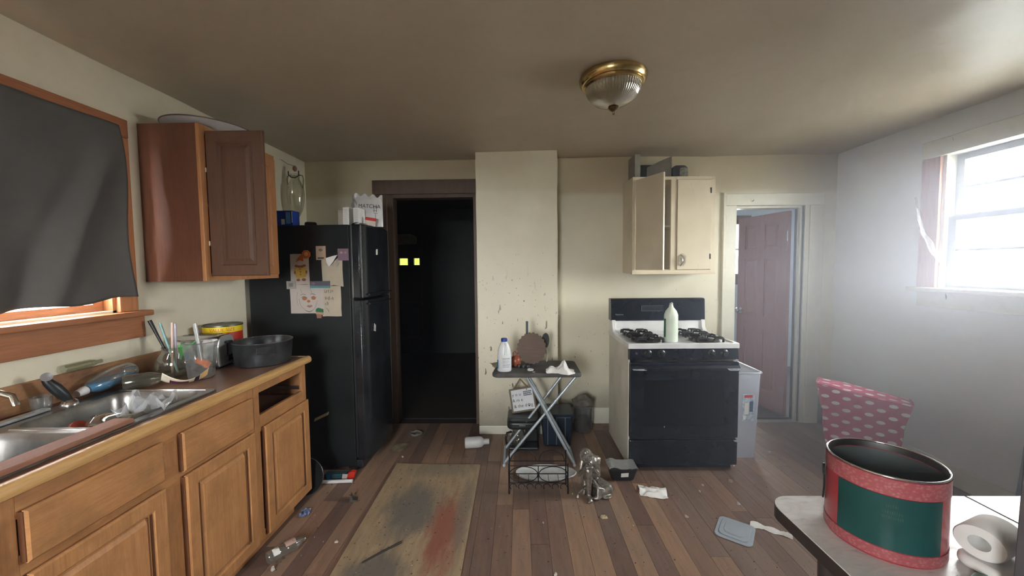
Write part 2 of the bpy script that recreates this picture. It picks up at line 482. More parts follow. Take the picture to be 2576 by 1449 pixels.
# ---- kitchen walls
wall_with_holes('wall_left', 'cream painted wall behind the sink counter', M_WALL, 'x', -0.12, 0.0, YB, D, 0, H+0.06, [(0.95, 1.815, 1.27, 2.11)])
wall_with_holes('wall_right', 'right wall with glare in its pale colour and the bright window', M_WALLR, 'x', W, W+0.12, YB, D+0.12, 0, H+0.06, [(1.78, 2.66, 1.29, 2.17)])
wall_with_holes('wall_far', 'stained cream far wall behind the stove', M_WALLF, 'y', D, D+0.12, -0.12, W, 0, H+0.06,
                [(0.745, 1.56, 0, 2.128), (3.895, 4.505, 0, 1.985)])
wall_with_holes('wall_back', 'cream wall behind the camera', M_WALL, 'y', YB-0.12, YB, -0.12, W+0.12, 0, H+0.06, [(0.75, 1.45, 0.90, 2.00)])
g = G()
for (xa, xb) in ((1.585, 2.275),):
    g.grid(lambda u, v: (xa+u*(xb-xa)+0.003*nz(v*8, u*3, 2)*(1 if u in (0, 1) else 0), 3.305+0.004*nz(u*3, v*7, 9), v*(H+0.02)), 16, 60)
    g.box(xa+0.004, xb-0.004, 3.315, D+0.001, 0, H+0.03)
    g.add([(xa, 3.305, 0), (xa, D, 0), (xa, D, H+0.02), (xa, 3.305, H+0.02)], [(0, 1, 2, 3)])
    g.add([(xb, 3.305, 0), (xb, D, 0), (xb, D, H+0.02), (xb, 3.305, H+0.02)], [(3, 2, 1, 0)])
struct(g.build('wall_chimney', M_WALLC, smooth=50), 'cream boxed chimney breast standing out from the far wall')

# ---- baseboards
def skirt(name, label, boxes, mat=None):
    g = G()
    for q in boxes: g.box(*q)
    return struct(g.build(name, mat or M_TRIMW, bevel=0.004), label)
skirt('baseboard_chimney', 'cream baseboard at the foot of the chimney breast', [(1.585, 2.275, 3.288, 3.305, 0, 0.075)])
skirt('baseboard_far', 'grimy white baseboard behind the stove', [(2.275, 3.80, D-0.018, D, 0, 0.15)])
skirt('baseboard_right', 'white baseboard below the bright window', [(W-0.016, W, YB, D, 0, 0.13)])

# ---- left doorway trim (dark) and right doorway trim (cream)
tr = root('trim_1', 'dark brown casing round the unlit doorway beside the fridge', (1.1, D, 0))
B('casing_head', M_DARKTRIM, tr, 0.62, 1.583, D-0.022, D, 2.128, 2.255, 0.004)
B('casing_upright', M_DARKTRIM, tr, 0.62, 0.745, D-0.022, D, 0, 2.128, 0.004)
B('casing_upright', M_DARKTRIM, tr, 1.535, 1.583, D-0.022, D, 0, 2.128, 0.003)
B('jamb_lining', M_DARKTRIM, tr, 0.745, 0.80, D, D+0.12, 0, 2.128, 0.003)
B('jamb_lining', M_DARKTRIM, tr, 1.535, 1.56, D, D+0.12, 0, 2.128, 0.003)
B('jamb_head', M_DARKTRIM, tr, 0.80, 1.535, D, D+0.12, 2.095, 2.128, 0.003)
tr = root('trim_2', 'cream painted casing round the doorway with the brown door', (4.2, D, 0))
B('casing_head', M_TRIMW, tr, 3.80, 4.665, D-0.022, D, 1.985, 2.09, 0.004)
B('casing_upright', M_TRIMW, tr, 3.80, 3.895, D-0.022, D, 0, 1.985, 0.004)
B('casing_upright', M_TRIMW, tr, 4.545, 4.665, D-0.022, D, 0, 1.985, 0.004)
B('back_band', M_TRIMW, tr, 3.775, 3.80, D-0.030, D, 0, 2.10, 0.004)
B('jamb_lining', M_TRIMW, tr, 3.880, 3.895, D, D+0.12, 0, 1.985, 0.002)
B('jamb_lining', M_TRIMW, tr, 4.505, 4.545, D-0.012, D+0.12, 0, 1.985, 0.003)
B('door_stop', M_TRIMW, tr, 4.485, 4.505, D+0.02, D+0.055, 0, 1.985, 0.002)
B('jamb_head', M_TRIMW, tr, 3.895, 4.505, D+0.02, D+0.12, 1.965, 1.985, 0.002)
B('threshold', plain('pale_threshold_strip', (0.36, 0.33, 0.30), 0.5), tr, 3.895, 4.505, D-0.01, D+0.05, 0, 0.008, 0.002)
g = G().tube([(4.03, D-0.024, 2.022), (4.03, D-0.038, 2.022), (4.03, D-0.040, 2.034)], 0.004, 6)
g.build('hook', M_STEEL, tr, smooth=40)

# ---- dark hall beyond the left doorway
M_HALL = plain('hall_plaster_shade', (0.028, 0.031, 0.028), 0.7, var=0.15, scale=2)  # the hall's lack of light is put into this near-black wall colour
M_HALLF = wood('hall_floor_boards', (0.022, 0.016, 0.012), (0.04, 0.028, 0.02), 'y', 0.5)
HX0, HX1, HY1 = -1.2, 2.2, 6.5
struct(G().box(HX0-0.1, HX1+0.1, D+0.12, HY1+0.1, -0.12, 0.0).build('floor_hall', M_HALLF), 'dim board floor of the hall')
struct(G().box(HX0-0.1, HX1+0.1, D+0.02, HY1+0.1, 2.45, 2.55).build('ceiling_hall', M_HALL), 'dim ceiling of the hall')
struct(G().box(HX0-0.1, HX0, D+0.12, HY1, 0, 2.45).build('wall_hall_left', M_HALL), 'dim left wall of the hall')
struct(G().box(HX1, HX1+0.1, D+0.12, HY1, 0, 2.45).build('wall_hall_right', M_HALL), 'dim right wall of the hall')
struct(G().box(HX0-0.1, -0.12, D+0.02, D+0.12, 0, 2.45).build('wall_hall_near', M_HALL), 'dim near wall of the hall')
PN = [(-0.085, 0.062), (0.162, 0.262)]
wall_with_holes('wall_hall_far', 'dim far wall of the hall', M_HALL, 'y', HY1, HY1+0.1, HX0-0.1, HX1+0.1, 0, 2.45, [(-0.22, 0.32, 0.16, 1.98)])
d2 = root('door_2', 'dark front door with two small lit panes at the end of the hall', (0.05, HY1, 0))
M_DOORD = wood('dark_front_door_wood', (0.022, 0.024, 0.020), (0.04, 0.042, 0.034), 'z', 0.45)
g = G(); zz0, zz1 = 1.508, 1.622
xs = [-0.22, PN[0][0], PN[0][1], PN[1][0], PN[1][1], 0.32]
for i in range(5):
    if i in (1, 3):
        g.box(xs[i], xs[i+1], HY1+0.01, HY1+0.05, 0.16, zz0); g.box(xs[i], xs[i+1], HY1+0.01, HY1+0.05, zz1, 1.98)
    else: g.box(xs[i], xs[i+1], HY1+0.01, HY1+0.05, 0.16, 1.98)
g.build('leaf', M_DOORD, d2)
M_LIT = thin_clear('green_lit_pane', (0.135, 0.150, 0.062), 0.01, 0.1)
for a, c in PN: B('pane', M_LIT, d2, a, c, HY1+0.025, HY1+0.031, zz0, zz1)
for a, c in PN:
    g = G()
    for q in ((a-0.012, a, zz0-0.012, zz1+0.012), (c, c+0.012, zz0-0.012, zz1+0.012), (a, c, zz0-0.012, zz0), (a, c, zz1, zz1+0.012)):
        g.box(q[0], q[1], HY1-0.002, HY1+0.012, q[2], q[3])
    g.build('pane_frame', M_DOORD, d2)
for (a, c, e, f) in ((-0.15, 0.25, 0.28, 0.80), (-0.15, 0.25, 0.90, 1.42)):
    B('door_panel', M_DOORD, d2, a, c, HY1-0.004, HY1+0.012, e, f, 0.008)
g = G().ell((0.24, HY1-0.03, 1.30), (0.014, 0.014, 0.014), 10, 6); g.build('door_knob', M_BRASS, d2, smooth=60)
poly = [(-0.55, 1.86)] + [(0.225, 1.86)] + [(0.225-0.13*(1-math.cos(a)), 1.94+0.085*math.sin(a)) for a in [PI/2*i/6 for i in range(7)]] + [(-0.55, 2.03)]
g = G().prism(poly, 0, 0.03, Matrix(((1, 0, 0, 0), (0, 0, -1, HY1-0.001), (0, 1, 0, 0), (0, 0, 0, 1))))
tag(g.build('arched_panel', plain('pale_hall_plaque', (0.60, 0.60, 0.50), 0.7), fixn=True), 'pale arched panel high on the dim hall wall', 'panel')

# ---- back room beyond the right doorway
M_BLUE = plain('pale_blue_plaster', (0.62, 0.68, 0.74), 0.7, var=0.06, scale=2)
M_BFL = wood('back_room_boards', (0.08, 0.06, 0.052), (0.13, 0.10, 0.085), 'y', 0.5)
BX0, BX1, BY1 = 3.0, 6.4, 5.5
struct(G().box(BX0-0.1, BX1+0.1, D+0.12, BY1+0.1, -0.12, 0.0).build('floor_back_room', M_BFL), 'grey board floor of the room behind the brown door')
struct(G().box(BX0-0.1, BX1+0.1, D+0.02, BY1+0.1, 2.45, 2.55).build('ceiling_back_room', M_BLUE), 'pale blue ceiling of the room behind the brown door')
struct(G().box(BX0-0.1, BX0, D+0.12, BY1, 0, 2.45).build('wall_back_room_left', M_BLUE), 'pale blue left wall of the room behind the brown door')
struct(G().box(BX1, BX1+0.1, D+0.12, BY1, 0, 2.45).build('wall_back_room_right', M_BLUE), 'pale blue right wall of the room behind the brown door')
struct(G().box(W+0.12, BX1, D+0.02, D+0.12, 0, 2.45).build('wall_back_room_near', M_BLUE), 'pale blue near wall of the room behind the brown door')
wall_with_holes('wall_back_room_far', 'pale blue far wall of the room behind the brown door', M_BLUE, 'y', BY1, BY1+0.12, BX0-0.1, BX1+0.1, 0, 2.45, [(4.40, 5.09, 1.33, 2.02)])
w3 = root('window_3', 'small bright window seen past the brown door', (4.75, BY1, 1.3))
M_WD = wood('dark_window_wood', (0.13, 0.075, 0.055), (0.20, 0.12, 0.09), 'z', 0.5)
B('casing_head', M_WD, w3, 4.30, 5.19, BY1-0.03, BY1, 2.02, 2.14, 0.004)
B('casing_upright', M_WD, w3, 4.30, 4.40, BY1-0.02, BY1, 1.33, 2.02, 0.004)
B('casing_upright', M_WD, w3, 5.09, 5.19, BY1-0.02, BY1, 1.33, 2.02, 0.004)
B('sill', M_WD, w3, 4.28, 5.21, BY1-0.06, BY1, 1.29, 1.33, 0.004)
B('apron', M_WD, w3, 4.30, 5.19, BY1-0.02, BY1, 1.18, 1.29, 0.004)
B('meeting_rail', M_WHITEE, w3, 4.40, 5.09, BY1+0.03, BY1+0.06, 1.66, 1.69, 0.003)
B('pane', M_PANE, w3, 4.40, 5.09, BY1+0.05, BY1+0.054, 1.33, 2.02)

# ---- six-panel brown door standing open into the back room
M_DOOR = wood('red_brown_door_wood', (0.30, 0.135, 0.115), (0.40, 0.20, 0.17), 'z', 0.45, bmp=0.06)
dr = root('door_1', 'red-brown six-panel door standing open with a round knob', (4.49, 3.665, 0))
DA = math.radians(100)                       # leaf direction from the hinge
DM = T(4.49, 3.668, 0, rz=math.radians(180-80))
def dbox(g, u0, u1, w0, w1, z0, z1): return g.box(u0, u1, w0, w1, z0, z1)
LW, LH, TH = 0.625, 1.955, 0.036
g = G(DM)
st = 0.10
rows = [(0.20, 0.78), (0.93, 1.52), (1.62, 1.86)]
cols = [(st, LW/2-0.045), (LW/2+0.045, LW-st)]
dbox(g, 0, st, 0, TH, 0.008, LH); dbox(g, LW-st, LW, 0, TH, 0.008, LH); dbox(g, LW/2-0.045, LW/2+0.045, 0, TH, 0.008, LH)
for z0, z1 in ((0.008, 0.20), (0.78, 0.93), (1.52, 1.62), (1.86, LH)):
    dbox(g, st, LW/2-0.045, 0, TH, z0, z1); dbox(g, LW/2+0.045, LW-st, 0, TH, z0, z1)
leaf = g.build('leaf', M_DOOR, dr)
for z0, z1 in rows:
    for u0, u1 in cols:
        g = G(DM)
        e, s2 = 0.012, 0.030
        for sd in (0, 1):
            w = TH-0.009 if sd else 0.009
            w2 = TH-0.003 if sd else 0.003
            g.add([(u0, w, z0), (u1, w, z0), (u1, w, z1), (u0, w, z1), (u0+e, w, z0+e), (u1-e, w, z0+e), (u1-e, w, z1-e), (u0+e, w, z1-e),
                   (u0+s2, w2, z0+s2), (u1-s2, w2, z0+s2), (u1-s2, w2, z1-s2), (u0+s2, w2, z1-s2)],
                  [(0,1,5,4),(1,2,6,5),(2,3,7,6),(3,0,4,7),(4,5,9,8),(5,6,10,9),(6,7,11,10),(7,4,8,11),(8,9,10,11)])
        g.build('door_panel', M_DOOR, dr, fixn=True)
for sg in (-1, 1):
    g = G(DM @ T(LW-0.06, TH if sg > 0 else 0, 0.965, rx=-PI/2*sg))
    g.lathe([(0.0005, 0), (0.03, 0), (0.03, 0.006), (0.011, 0.010), (0.011, 0.03), (0.024, 0.036), (0.028, 0.050), (0.022, 0.062), (0.0005, 0.066)], 20)
    g.build('door_knob', M_CHROME, dr, smooth=50)
for z in (0.25, 1.72):
    g = G(DM); g.tube([(0.0, TH+0.004, z-0.045), (0.0, TH+0.004, z+0.045)], 0.006, 8); g.build('hinge', M_STEEL, dr, smooth=40)

# ---- right-hand window (wall x = W): two sashes with thin bars, plain stained casing
w2 = root('window_2', 'bright double-hung window in the right wall with thin cross bars', (W, 2.22, 1.29))
M_SASH = wood('grey_painted_sash', (0.26, 0.27, 0.29), (0.33, 0.34, 0.36), 'y', 0.45)
B('casing_upright', M_CASING, w2, W-0.022, W, 2.665, 2.785, 1.29, 2.17, 0.004)
B('casing_upright', M_CASING, w2, W-0.022, W, 1.655, 1.775, 1.29, 2.17, 0.004)
B('casing_head', M_TRIMW, w2, W-0.024, W, 1.655, 2.785, 2.17, 2.285, 0.004)
B('stool', M_TRIMW, w2, W-0.075, W+0.05, 1.63, 2.81, 1.262, 1.29, 0.006)
B('apron', M_TRIMW, w2, W-0.018, W, 1.655, 2.785, 1.155, 1.262, 0.004)
B('jamb', M_TRIMW, w2, W, W+0.12, 2.645, 2.66, 1.29, 2.17)
B('jamb', M_TRIMW, w2, W, W+0.12, 1.78, 1.795, 1.29, 2.17)
def sash(parent, wx, y0, y1, z0, z1, bot, top, st=0.045, bar=None):
    s = G().box(wx, wx+0.03, y0, y0+st, z0, z1).box(wx, wx+0.03, y1-st, y1, z0, z1).box(wx, wx+0.03, y0+st, y1-st, z0, z0+bot).box(wx, wx+0.03, y0+st, y1-st, z1-top, z1).build('sash', M_SASH, parent)
    B('pane', M_PANE, s, wx+0.013, wx+0.017, y0+st, y1-st, z0+bot, z1-top)
    if bar: B('glazing_bar', M_SASH, s, wx+0.004, wx+0.026, y0+st, y1-st, bar-0.007, bar+0.007)
    return s
sash(w2, W+0.030, 1.795, 2.645, 1.292, 1.765, 0.045, 0.03, bar=1.54)
sash(w2, W+0.066, 1.795, 2.645, 1.735, 2.168, 0.04, 0.04, bar=1.95)
# ---- left window
w1 = root('window_1', 'stained pine window behind the grey curtain over the sink', (0, 1.38, 1.24))
B('casing_upright', M_CASING, w1, 0, 0.022, 1.815, 1.905, 1.26, 2.11, 0.004)
B('casing_upright', M_CASING, w1, 0, 0.022, 0.86, 0.95, 1.26, 2.11, 0.004)
B('casing_head', M_CASING_H, w1, 0, 0.024, 0.86, 1.905, 2.11, 2.20, 0.004)
B('stool', M_CASING_H, w1, -0.03, 0.062, 0.82, 1.945, 1.232, 1.26, 0.006)
B('apron', M_CASING_H, w1, 0, 0.020, 0.85, 1.935, 1.122, 1.232, 0.004)
B('jamb', M_CASING, w1, -0.12, 0, 1.80, 1.815, 1.26, 2.11)
B('jamb', M_CASING, w1, -0.12, 0, 0.95, 0.965, 1.26, 2.11)
M_SASH0 = M_SASH; M_SASH = M_CASING_H
sash(w1, -0.075, 0.965, 1.80, 1.262, 1.70, 0.042, 0.03)
sash(w1, -0.11, 0.965, 1.80, 1.68, 2.11, 0.03, 0.04)
M_SASH = M_SASH0
# ---- window behind the camera
w4 = root('window_4', 'plain window in the wall behind the camera', (1.10, YB, 0.9))
B('casing_upright', M_CASING, w4, 0.66, 0.75, YB, YB+0.02, 0.9, 2.0)
B('casing_upright', M_CASING, w4, 1.45, 1.54, YB, YB+0.02, 0.9, 2.0)
B('casing_head', M_CASING_H, w4, 0.66, 1.54, YB, YB+0.02, 2.0, 2.1)
B('stool', M_CASING_H, w4, 0.64, 1.56, YB-0.02, YB+0.05, 0.865, 0.9)
B('meeting_rail', M_CASING_H, w4, 0.75, 1.45, YB-0.07, YB-0.04, 1.43, 1.47)
B('pane', M_PANE, w4, 0.75, 1.45, YB-0.06, YB-0.056, 0.9, 2.0)

# ---- torn plastic sheet hanging off the right window
g = G().grid(lambda u, v: (W-0.035-0.05*math.sin(v*3)*(1-abs(u-0.5)), 2.80-0.17*v+(u-0.5)*(0.012+0.085*max(0, v-0.55)**0.6*(1 if v < 0.93 else 0.5))+0.02*nz(u*4, v*5, 3), 1.92-0.47*v+0.03*u*v), 8, 22)
g.build('torn_film', thin_clear('torn_plastic_film', (0.9, 0.92, 0.95), 0.2, 0.2, 0.35, (0.85, 0.87, 0.9)), None, smooth=60)
tag(bpy.data.objects['torn_film'], 'torn clear plastic film hanging beside the bright window', 'plastic film')

# ---- grey curtain over the left window
def curt(u, v):
    y = 0.86 + u*(1.84+0.03*v+0.012*math.sin(v*7)-0.86)
    z = (2.145+0.01*u) - v*(0.822+0.040*(1-u)+0.008*math.sin(u*19))
    x = 0.045 + 0.012*nz(u*6, v*1.5, 2) + 0.012*math.sin(u*16+v*1.5)*0.4*v
    fold = math.exp(-(((u-0.97)+0.34*v)/0.06)**2)            # fold running from the pinned corner
    x += 0.034*fold*min(1, v*2.5) - 0.020*math.exp(-(((u-0.90)+0.34*v)/0.05)**2)*min(1, v*2)
    x += 0.012*v
    return (x, y, z)
g = G().grid(curt, 90, 60)
m, t, b = nt('charcoal_cloth')
vv = coords(t, (1, 1, 1))
f = noise_n(t, vv, 320, 2, 0.5)
t.links.new(mixc(t, ramp(t, noise_n(t, vv, 3, 4), [(0.3, (0, 0, 0)), (0.7, (1, 1, 1))]), (0.085, 0.078, 0.074), (0.115, 0.105, 0.098)), b.inputs['Base Color'])
setb(b, Roughness=0.9); bump(t, b, f, 0.3, 0.002)
tag(g.build('curtain', m, smooth=80, solid=0.002), 'charcoal grey cloth pinned over the left window', 'curtain')

# ================================================================== LEFT SIDE: BASE CABINETS
FX = 0.598       # front of the face frames
def panel_front(parent, name, y0, y1, z0, z1, horiz=False, framed=True, th=0.022, pulls=True):
    """overlay front in the plane x = FX; framed doors get a grooved centre panel"""
    mv = M_OAK_H if horiz else M_OAK_V
    x0, x1 = FX+0.001, FX+th
    g = G()
    e = 0.010
    # slab with a chamfered rim
    def ring(a, x): return [(x, y0+a, z0+a), (x, y1-a, z0+a), (x, y1-a, z1-a), (x, y0+a, z1-a)]
    vs = ring(0.014, x0) + ring(0, x0+0.010) + ring(0, x1-0.005) + ring(0.006, x1)
    fs = [(3, 2, 1, 0)]
    for k in range(3):
        for i in range(4):
            j = (i+1) % 4
            fs.append((k*4+i, k*4+j, (k+1)*4+j, (k+1)*4+i))
    if not framed:
        fs.append((12, 13, 14, 15)); g.add(vs, fs)
    else:
        s = 0.052
        vs += ring(s, x1) + ring(s+0.006, x1-0.007) + ring(s+0.014, x1-0.007) + ring(s+0.030, x1-0.001)
        for k in range(3, 7):
            for i in range(4):
                j = (i+1) % 4
                fs.append((k*4+i, k*4+j, (k+1)*4+j, (k+1)*4+i))
        fs.append((28, 29, 30, 31)); g.add(vs, fs)
    o = g.build(name, mv, parent, fixn=True)
    # dark routed finger-pull down the near edge
    if pulls:
        B('edge_groove', M_OAK_DARK, o, x0-0.0005, x1-0.006, y0-0.003, y0+0.004, z0+0.004, z1-0.004)
        if framed:
            for yy in (y0+0.058, y1-0.066, y1-0.082):
                B('panel_groove', M_OAK_DARK, o, x1-0.0078, x1-0.0052 if yy > y1-0.07 or yy < y0+0.1 else x1-0.0004, yy, yy+(0.008 if yy != y1-0.082 else 0.004), z0+0.062, z1-0.062)
    return o
def base_unit(label, y0, y1, fronts, slot=None, pl_end=None):
    r = thing('base_cabinet', label, 'cabinet', (0.30, (y0+y1)/2, 0.0), 'oak base cabinets under the worktop')
    g = G()
    g.box(0.004, FX-0.018, y0+0.001, y0+0.016, 0.055, 0.874).box(0.004, FX-0.018, y1-0.016, y1-0.001, 0.055, 0.874)
    g.box(0.004, 0.014, y0+0.016, y1-0.016, 0.055, 0.874).box(0.014, FX-0.018, y0+0.016, y1-0.016, 0.055, 0.072)
    g.build('carcass', M_OAK_V, r)
    # face frame: stiles, rails and mullions as pieces
    st = 0.042
    B('stile', M_OAK_V, r, FX-0.018, FX, y0+0.001, y0+st, 0.05, 0.874, 0.001)
    B('stile', M_OAK_V, r, FX-0.018, FX, y1-st, y1-0.001, 0.05, 0.874, 0.001)
    B('rail', M_OAK_H, r, FX-0.018, FX, y0+st, y1-st, slot or 0.80, 0.874, 0.001)
    B('rail', M_OAK_H, r, FX-0.018, FX, y0+st, y1-st, 0.62, 0.700 if not slot else 0.708, 0.001)
    B('rail', M_OAK_H, r, FX-0.018, FX, y0+st, y1-st, 0.05, 0.10, 0.001)
    B('plinth', M_OAK_H, r, FX-0.042, FX-0.024, y0, (pl_end or y1), 0.0, 0.052)
    return r
u1 = base_unit('oak base cabinet under the sink with two doors and two false drawer fronts', 0.925, 1.885, None)
B('mullion', M_OAK_V, u1, FX-0.018, FX-0.0004, 1.368, 1.470, 0.10, 0.62, 0)
B('mullion', M_OAK_V, u1, FX-0.018, FX-0.0004, 1.368, 1.470, 0.70, 0.80, 0)
panel_front(u1, 'drawer_front', 0.972, 1.374, 0.676, 0.823, True, False)
panel_front(u1, 'drawer_front', 1.456, 1.857, 0.664, 0.823, True, False)
panel_front(u1, 'door', 0.972, 1.376, 0.064, 0.645)
panel_front(u1, 'door', 1.460, 1.862, 0.060, 0.645)
u2 = base_unit('oak base cabinet next to the fridge with its drawer missing', 1.885, 2.360, None, slot=0.826, pl_end=2.225)
panel_front(u2, 'door', 1.936, 2.350, 0.066, 0.645)
for yy in (1.902, 2.328): B('drawer_runner', M_STEEL, u2, 0.03, FX-0.02, yy, yy+0.014, 0.715, 0.735)
B('dust_panel', M_OAK_DARK, u2, 0.02, FX-0.02, 1.902, 2.343, 0.675, 0.682)
u3 = base_unit('oak base cabinet nearest the camera, only its edge in view', 0.46, 0.925, None)
panel_front(u3, 'drawer_front', 0.505, 0.88, 0.676, 0.823, True, False)
panel_front(u3, 'door', 0.505, 0.88, 0.064, 0.645)

# ---- worktop, cut round the sink
SX0, SX1, SY0, SY1 = 0.085, 0.572, 0.80, 1.70      # sink rim
m, t, b = nt('brown_laminate_top')
vv = coords(t, (8, 1, 8)); f1 = noise_n(t, vv, 3.5, 6, 0.7, 0.4)
cc = ramp(t, f1, [(0.3, (0.115, 0.048, 0.026)), (0.7, (0.215, 0.10, 0.055))])
f2 = noise_n(t, coords(t), 6, 7, 0.7)
cc = mixc(t, ramp(t, f2, [(0.45, (0, 0, 0)), (0.72, (0.75,)*3)]), cc, (0.085, 0.062, 0.048))
t.links.new(cc, b.inputs['Base Color']); setb(b, Roughness=0.42); bump(t, b, f2, 0.1, 0.003)
M_TOP = m
wt = thing('worktop', 'brown laminate worktop with a pale oak front edge', 'worktop', (0.31, 1.4, 0.876))
g = G()
y0, y1, xf = 0.44, 2.352, 0.612
hx0, hx1, hy0, hy1 = SX0+0.015, SX1-0.015, SY0+0.015, SY1-0.015
g.box(0.0, hx0, y0, y1, 0.876, 0.914).box(hx1, xf, y0, y1, 0.876, 0.914).box(hx0, hx1, y0, hy0, 0.876, 0.914).box(hx0, hx1, hy1, y1, 0.876, 0.914)
g.build('top_slab', M_TOP, wt)
prof = [(0, 0.874), (0.012, 0.874), (0.022, 0.880), (0.026, 0.892), (0.024, 0.906), (0.016, 0.915), (0.004, 0.917), (-0.012, 0.9148)]
n = len(prof)
g = G()
vs = [(xf+a, y0, z) for a, z in prof] + [(xf+a, y1+0.014, z) for a, z in prof]
g.add(vs, [(i, i+1, n+i+1, n+i) for i in range(n-1)] + [tuple(range(n-1, -1, -1)), tuple(range(n, 2*n))])
g.build('front_nosing', M_OAK_EDGE, wt, smooth=40, fixn=True)
B('end_nosing', M_OAK_EDGE, wt, 0.002, xf+0.016, y1, y1+0.016, 0.876, 0.9165, 0.006)
B('backsplash', wood('backsplash_oak', (0.30, 0.14, 0.058), (0.46, 0.235, 0.105), 'y', 0.45, dirt=(0.15, 0.06, 0.035)), wt, 0.001, 0.020, y0, y1, 0.914, 1.028, 0.003)

# ---- double-bowl sink
sk = thing('sink', 'stainless steel double-bowl sink set into the worktop', 'sink', (0.33, 1.25, 0.74))
bowls = [(0.165, 0.540, 0.835, 1.232), (0.165, 0.540, 1.278, 1.665)]
bm = bmesh.new()
def loop(pts, z):
    vs = [bm.verts.new((a, b_, z)) for a, b_ in pts]
    return vs, [bm.edges.new((vs[i], vs[(i+1) % len(vs)])) for i in range(len(vs))]
ZR = 0.9205
vo, eo = loop(rrect(SX0, SX1, SY0, SY1, 0.03), ZR)
allE = list(eo); tops = []
for bw in bowls:
    vb, eb = loop(rrect(*bw, 0.055), ZR); tops.append(vb); allE += eb
bmesh.ops.triangle_fill(bm, use_beauty=True, edges=allE)
for bw, vb in zip(bowls, tops):
    prev = vb
    for ins, z in ((0.004, 0.912), (0.010, 0.89), (0.016, 0.80), (0.026, 0.765), (0.05, 0.748), (0.11, 0.744)):
        nv = [bm.verts.new((a, b_, z)) for a, b_ in rrect(bw[0]+ins, bw[1]-ins, bw[2]+ins, bw[3]-ins, 0.055 if ins < 0.03 else 0.07)]
        for i in range(len(nv)):
            j = (i+1) % len(nv)
            bm.faces.new((prev[i], prev[j], nv[j], nv[i]))
        prev = nv
    bm.faces.new(prev)
# outer lip
lo = [bm.verts.new((a, b_, 0.9150)) for a, b_ in rrect(SX0-0.004, SX1+0.004, SY0-0.004, SY1+0.004, 0.034)]
for i in range(len(lo)):
    j = (i+1) % len(lo)
    bm.faces.new((vo[i], vo[j], lo[j], lo[i]))
bmesh.ops.recalc_face_normals(bm, faces=bm.faces)
g = G(); bm.verts.index_update()
g.v = [v.co.copy() for v in bm.verts]; g.f = [tuple(v.index for v in f.verts) for f in bm.faces]; bm.free()
g.build('basin', M_STEEL, sk, smooth=35)
for cy in (1.033, 1.47):
    G().lathe([(0.042, 0.0), (0.042, 0.004), (0.030, 0.003), (0.028, -0.004), (0.0005, -0.005)], 20, (0.35, cy, 0.7445)).build('drain', M_CHROME, sk, smooth=40)
# bright raised seam between the bowls and round the far rim
for q in ((0.20, 1.255, 0.50), (0.13, 1.683, 0.53)): G().tube([(q[0], q[1], 0.9195), (q[2], q[1], 0.9195)], 0.0045, 8).build('raised_bead', M_CHROME, sk, smooth=60)

# ---- loose wooden strip lying along the sink front
M_STRIP = wood('loose_red_wood_strip', (0.24, 0.10, 0.06), (0.36, 0.17, 0.10), 'y', 0.7)
tag(G(T(0.543, 1.02, 0.921, rz=math.radians(1.5))).box(-0.036, 0.034, -0.32, 0.30, 0, 0.016).build('wood_strip', M_STRIP, bevel=0.003), 'loose reddish wooden strip laid along the front of the sink', 'wood strip')
# ---- metal strip at the back of the sink
tag(G(T(0.118, 1.30, 0.9225, rz=math.radians(5))).box(-0.016, 0.016, -0.20, 0.135, 0, 0.010).build('metal_strip', plain('dull_zinc', (0.58, 0.62, 0.64), 0.4, 0.7, 0.25, 30), bevel=0.002), 'flat grey zinc strip lying behind the near bowl', 'metal strip')
# ---- faucet stump at the very left and the black side sprayer
fc = thing('faucet', 'chrome faucet cut by the left edge of the picture', 'faucet', (0.115, 1.19, 0.9305))
G(T(0.115, 1.16, 0.9305)).lathe([(0.0005, 0), (0.030, 0), (0.030, 0.012), (0.018, 0.022), (0.016, 0.075), (0.020, 0.085), (0.012, 0.10), (0.0005, 0.102)], 20).build('body', M_CHROME, fc, smooth=40)
G().tube([(0.115, 1.16, 1.01), (0.16, 1.17, 1.075), (0.24, 1.18, 1.085), (0.31, 1.19, 1.06), (0.32, 1.19, 1.03)], 0.010, 10).build('spout', M_CHROME, fc, smooth=50)
sp = thing('side_sprayer', 'black side sprayer leaning in its chrome collar', 'sprayer', (0.115, 1.505, 0.92))
G().lathe([(0.0005, 0), (0.030, 0), (0.030, 0.004), (0.022, 0.014), (0.014, 0.022), (0.0005, 0.022)], 22, (0.115, 1.505, 0.9205)).build('collar', M_CHROME, sp, smooth=40)
G().tube([(0.115, 1.505, 0.935), (0.108, 1.490, 0.965), (0.098, 1.472, 1.00), (0.090, 1.458, 1.025), (0.086, 1.452, 1.04)], [0.012, 0.019, 0.020, 0.016, 0.012], 14).build('handle', M_BLACKP, sp, smooth=50)
G(T(0.090, 1.455, 1.046, ry=math.radians(70), rz=math.radians(-40))).lathe([(0.0005, -0.012), (0.013, -0.012), (0.017, 0.006), (0.017, 0.012), (0.012, 0.010), (0.0005, 0.009)], 18).build('nozzle', plain('grey_nozzle', (0.22, 0.2, 0.2), 0.4), sp, smooth=40)

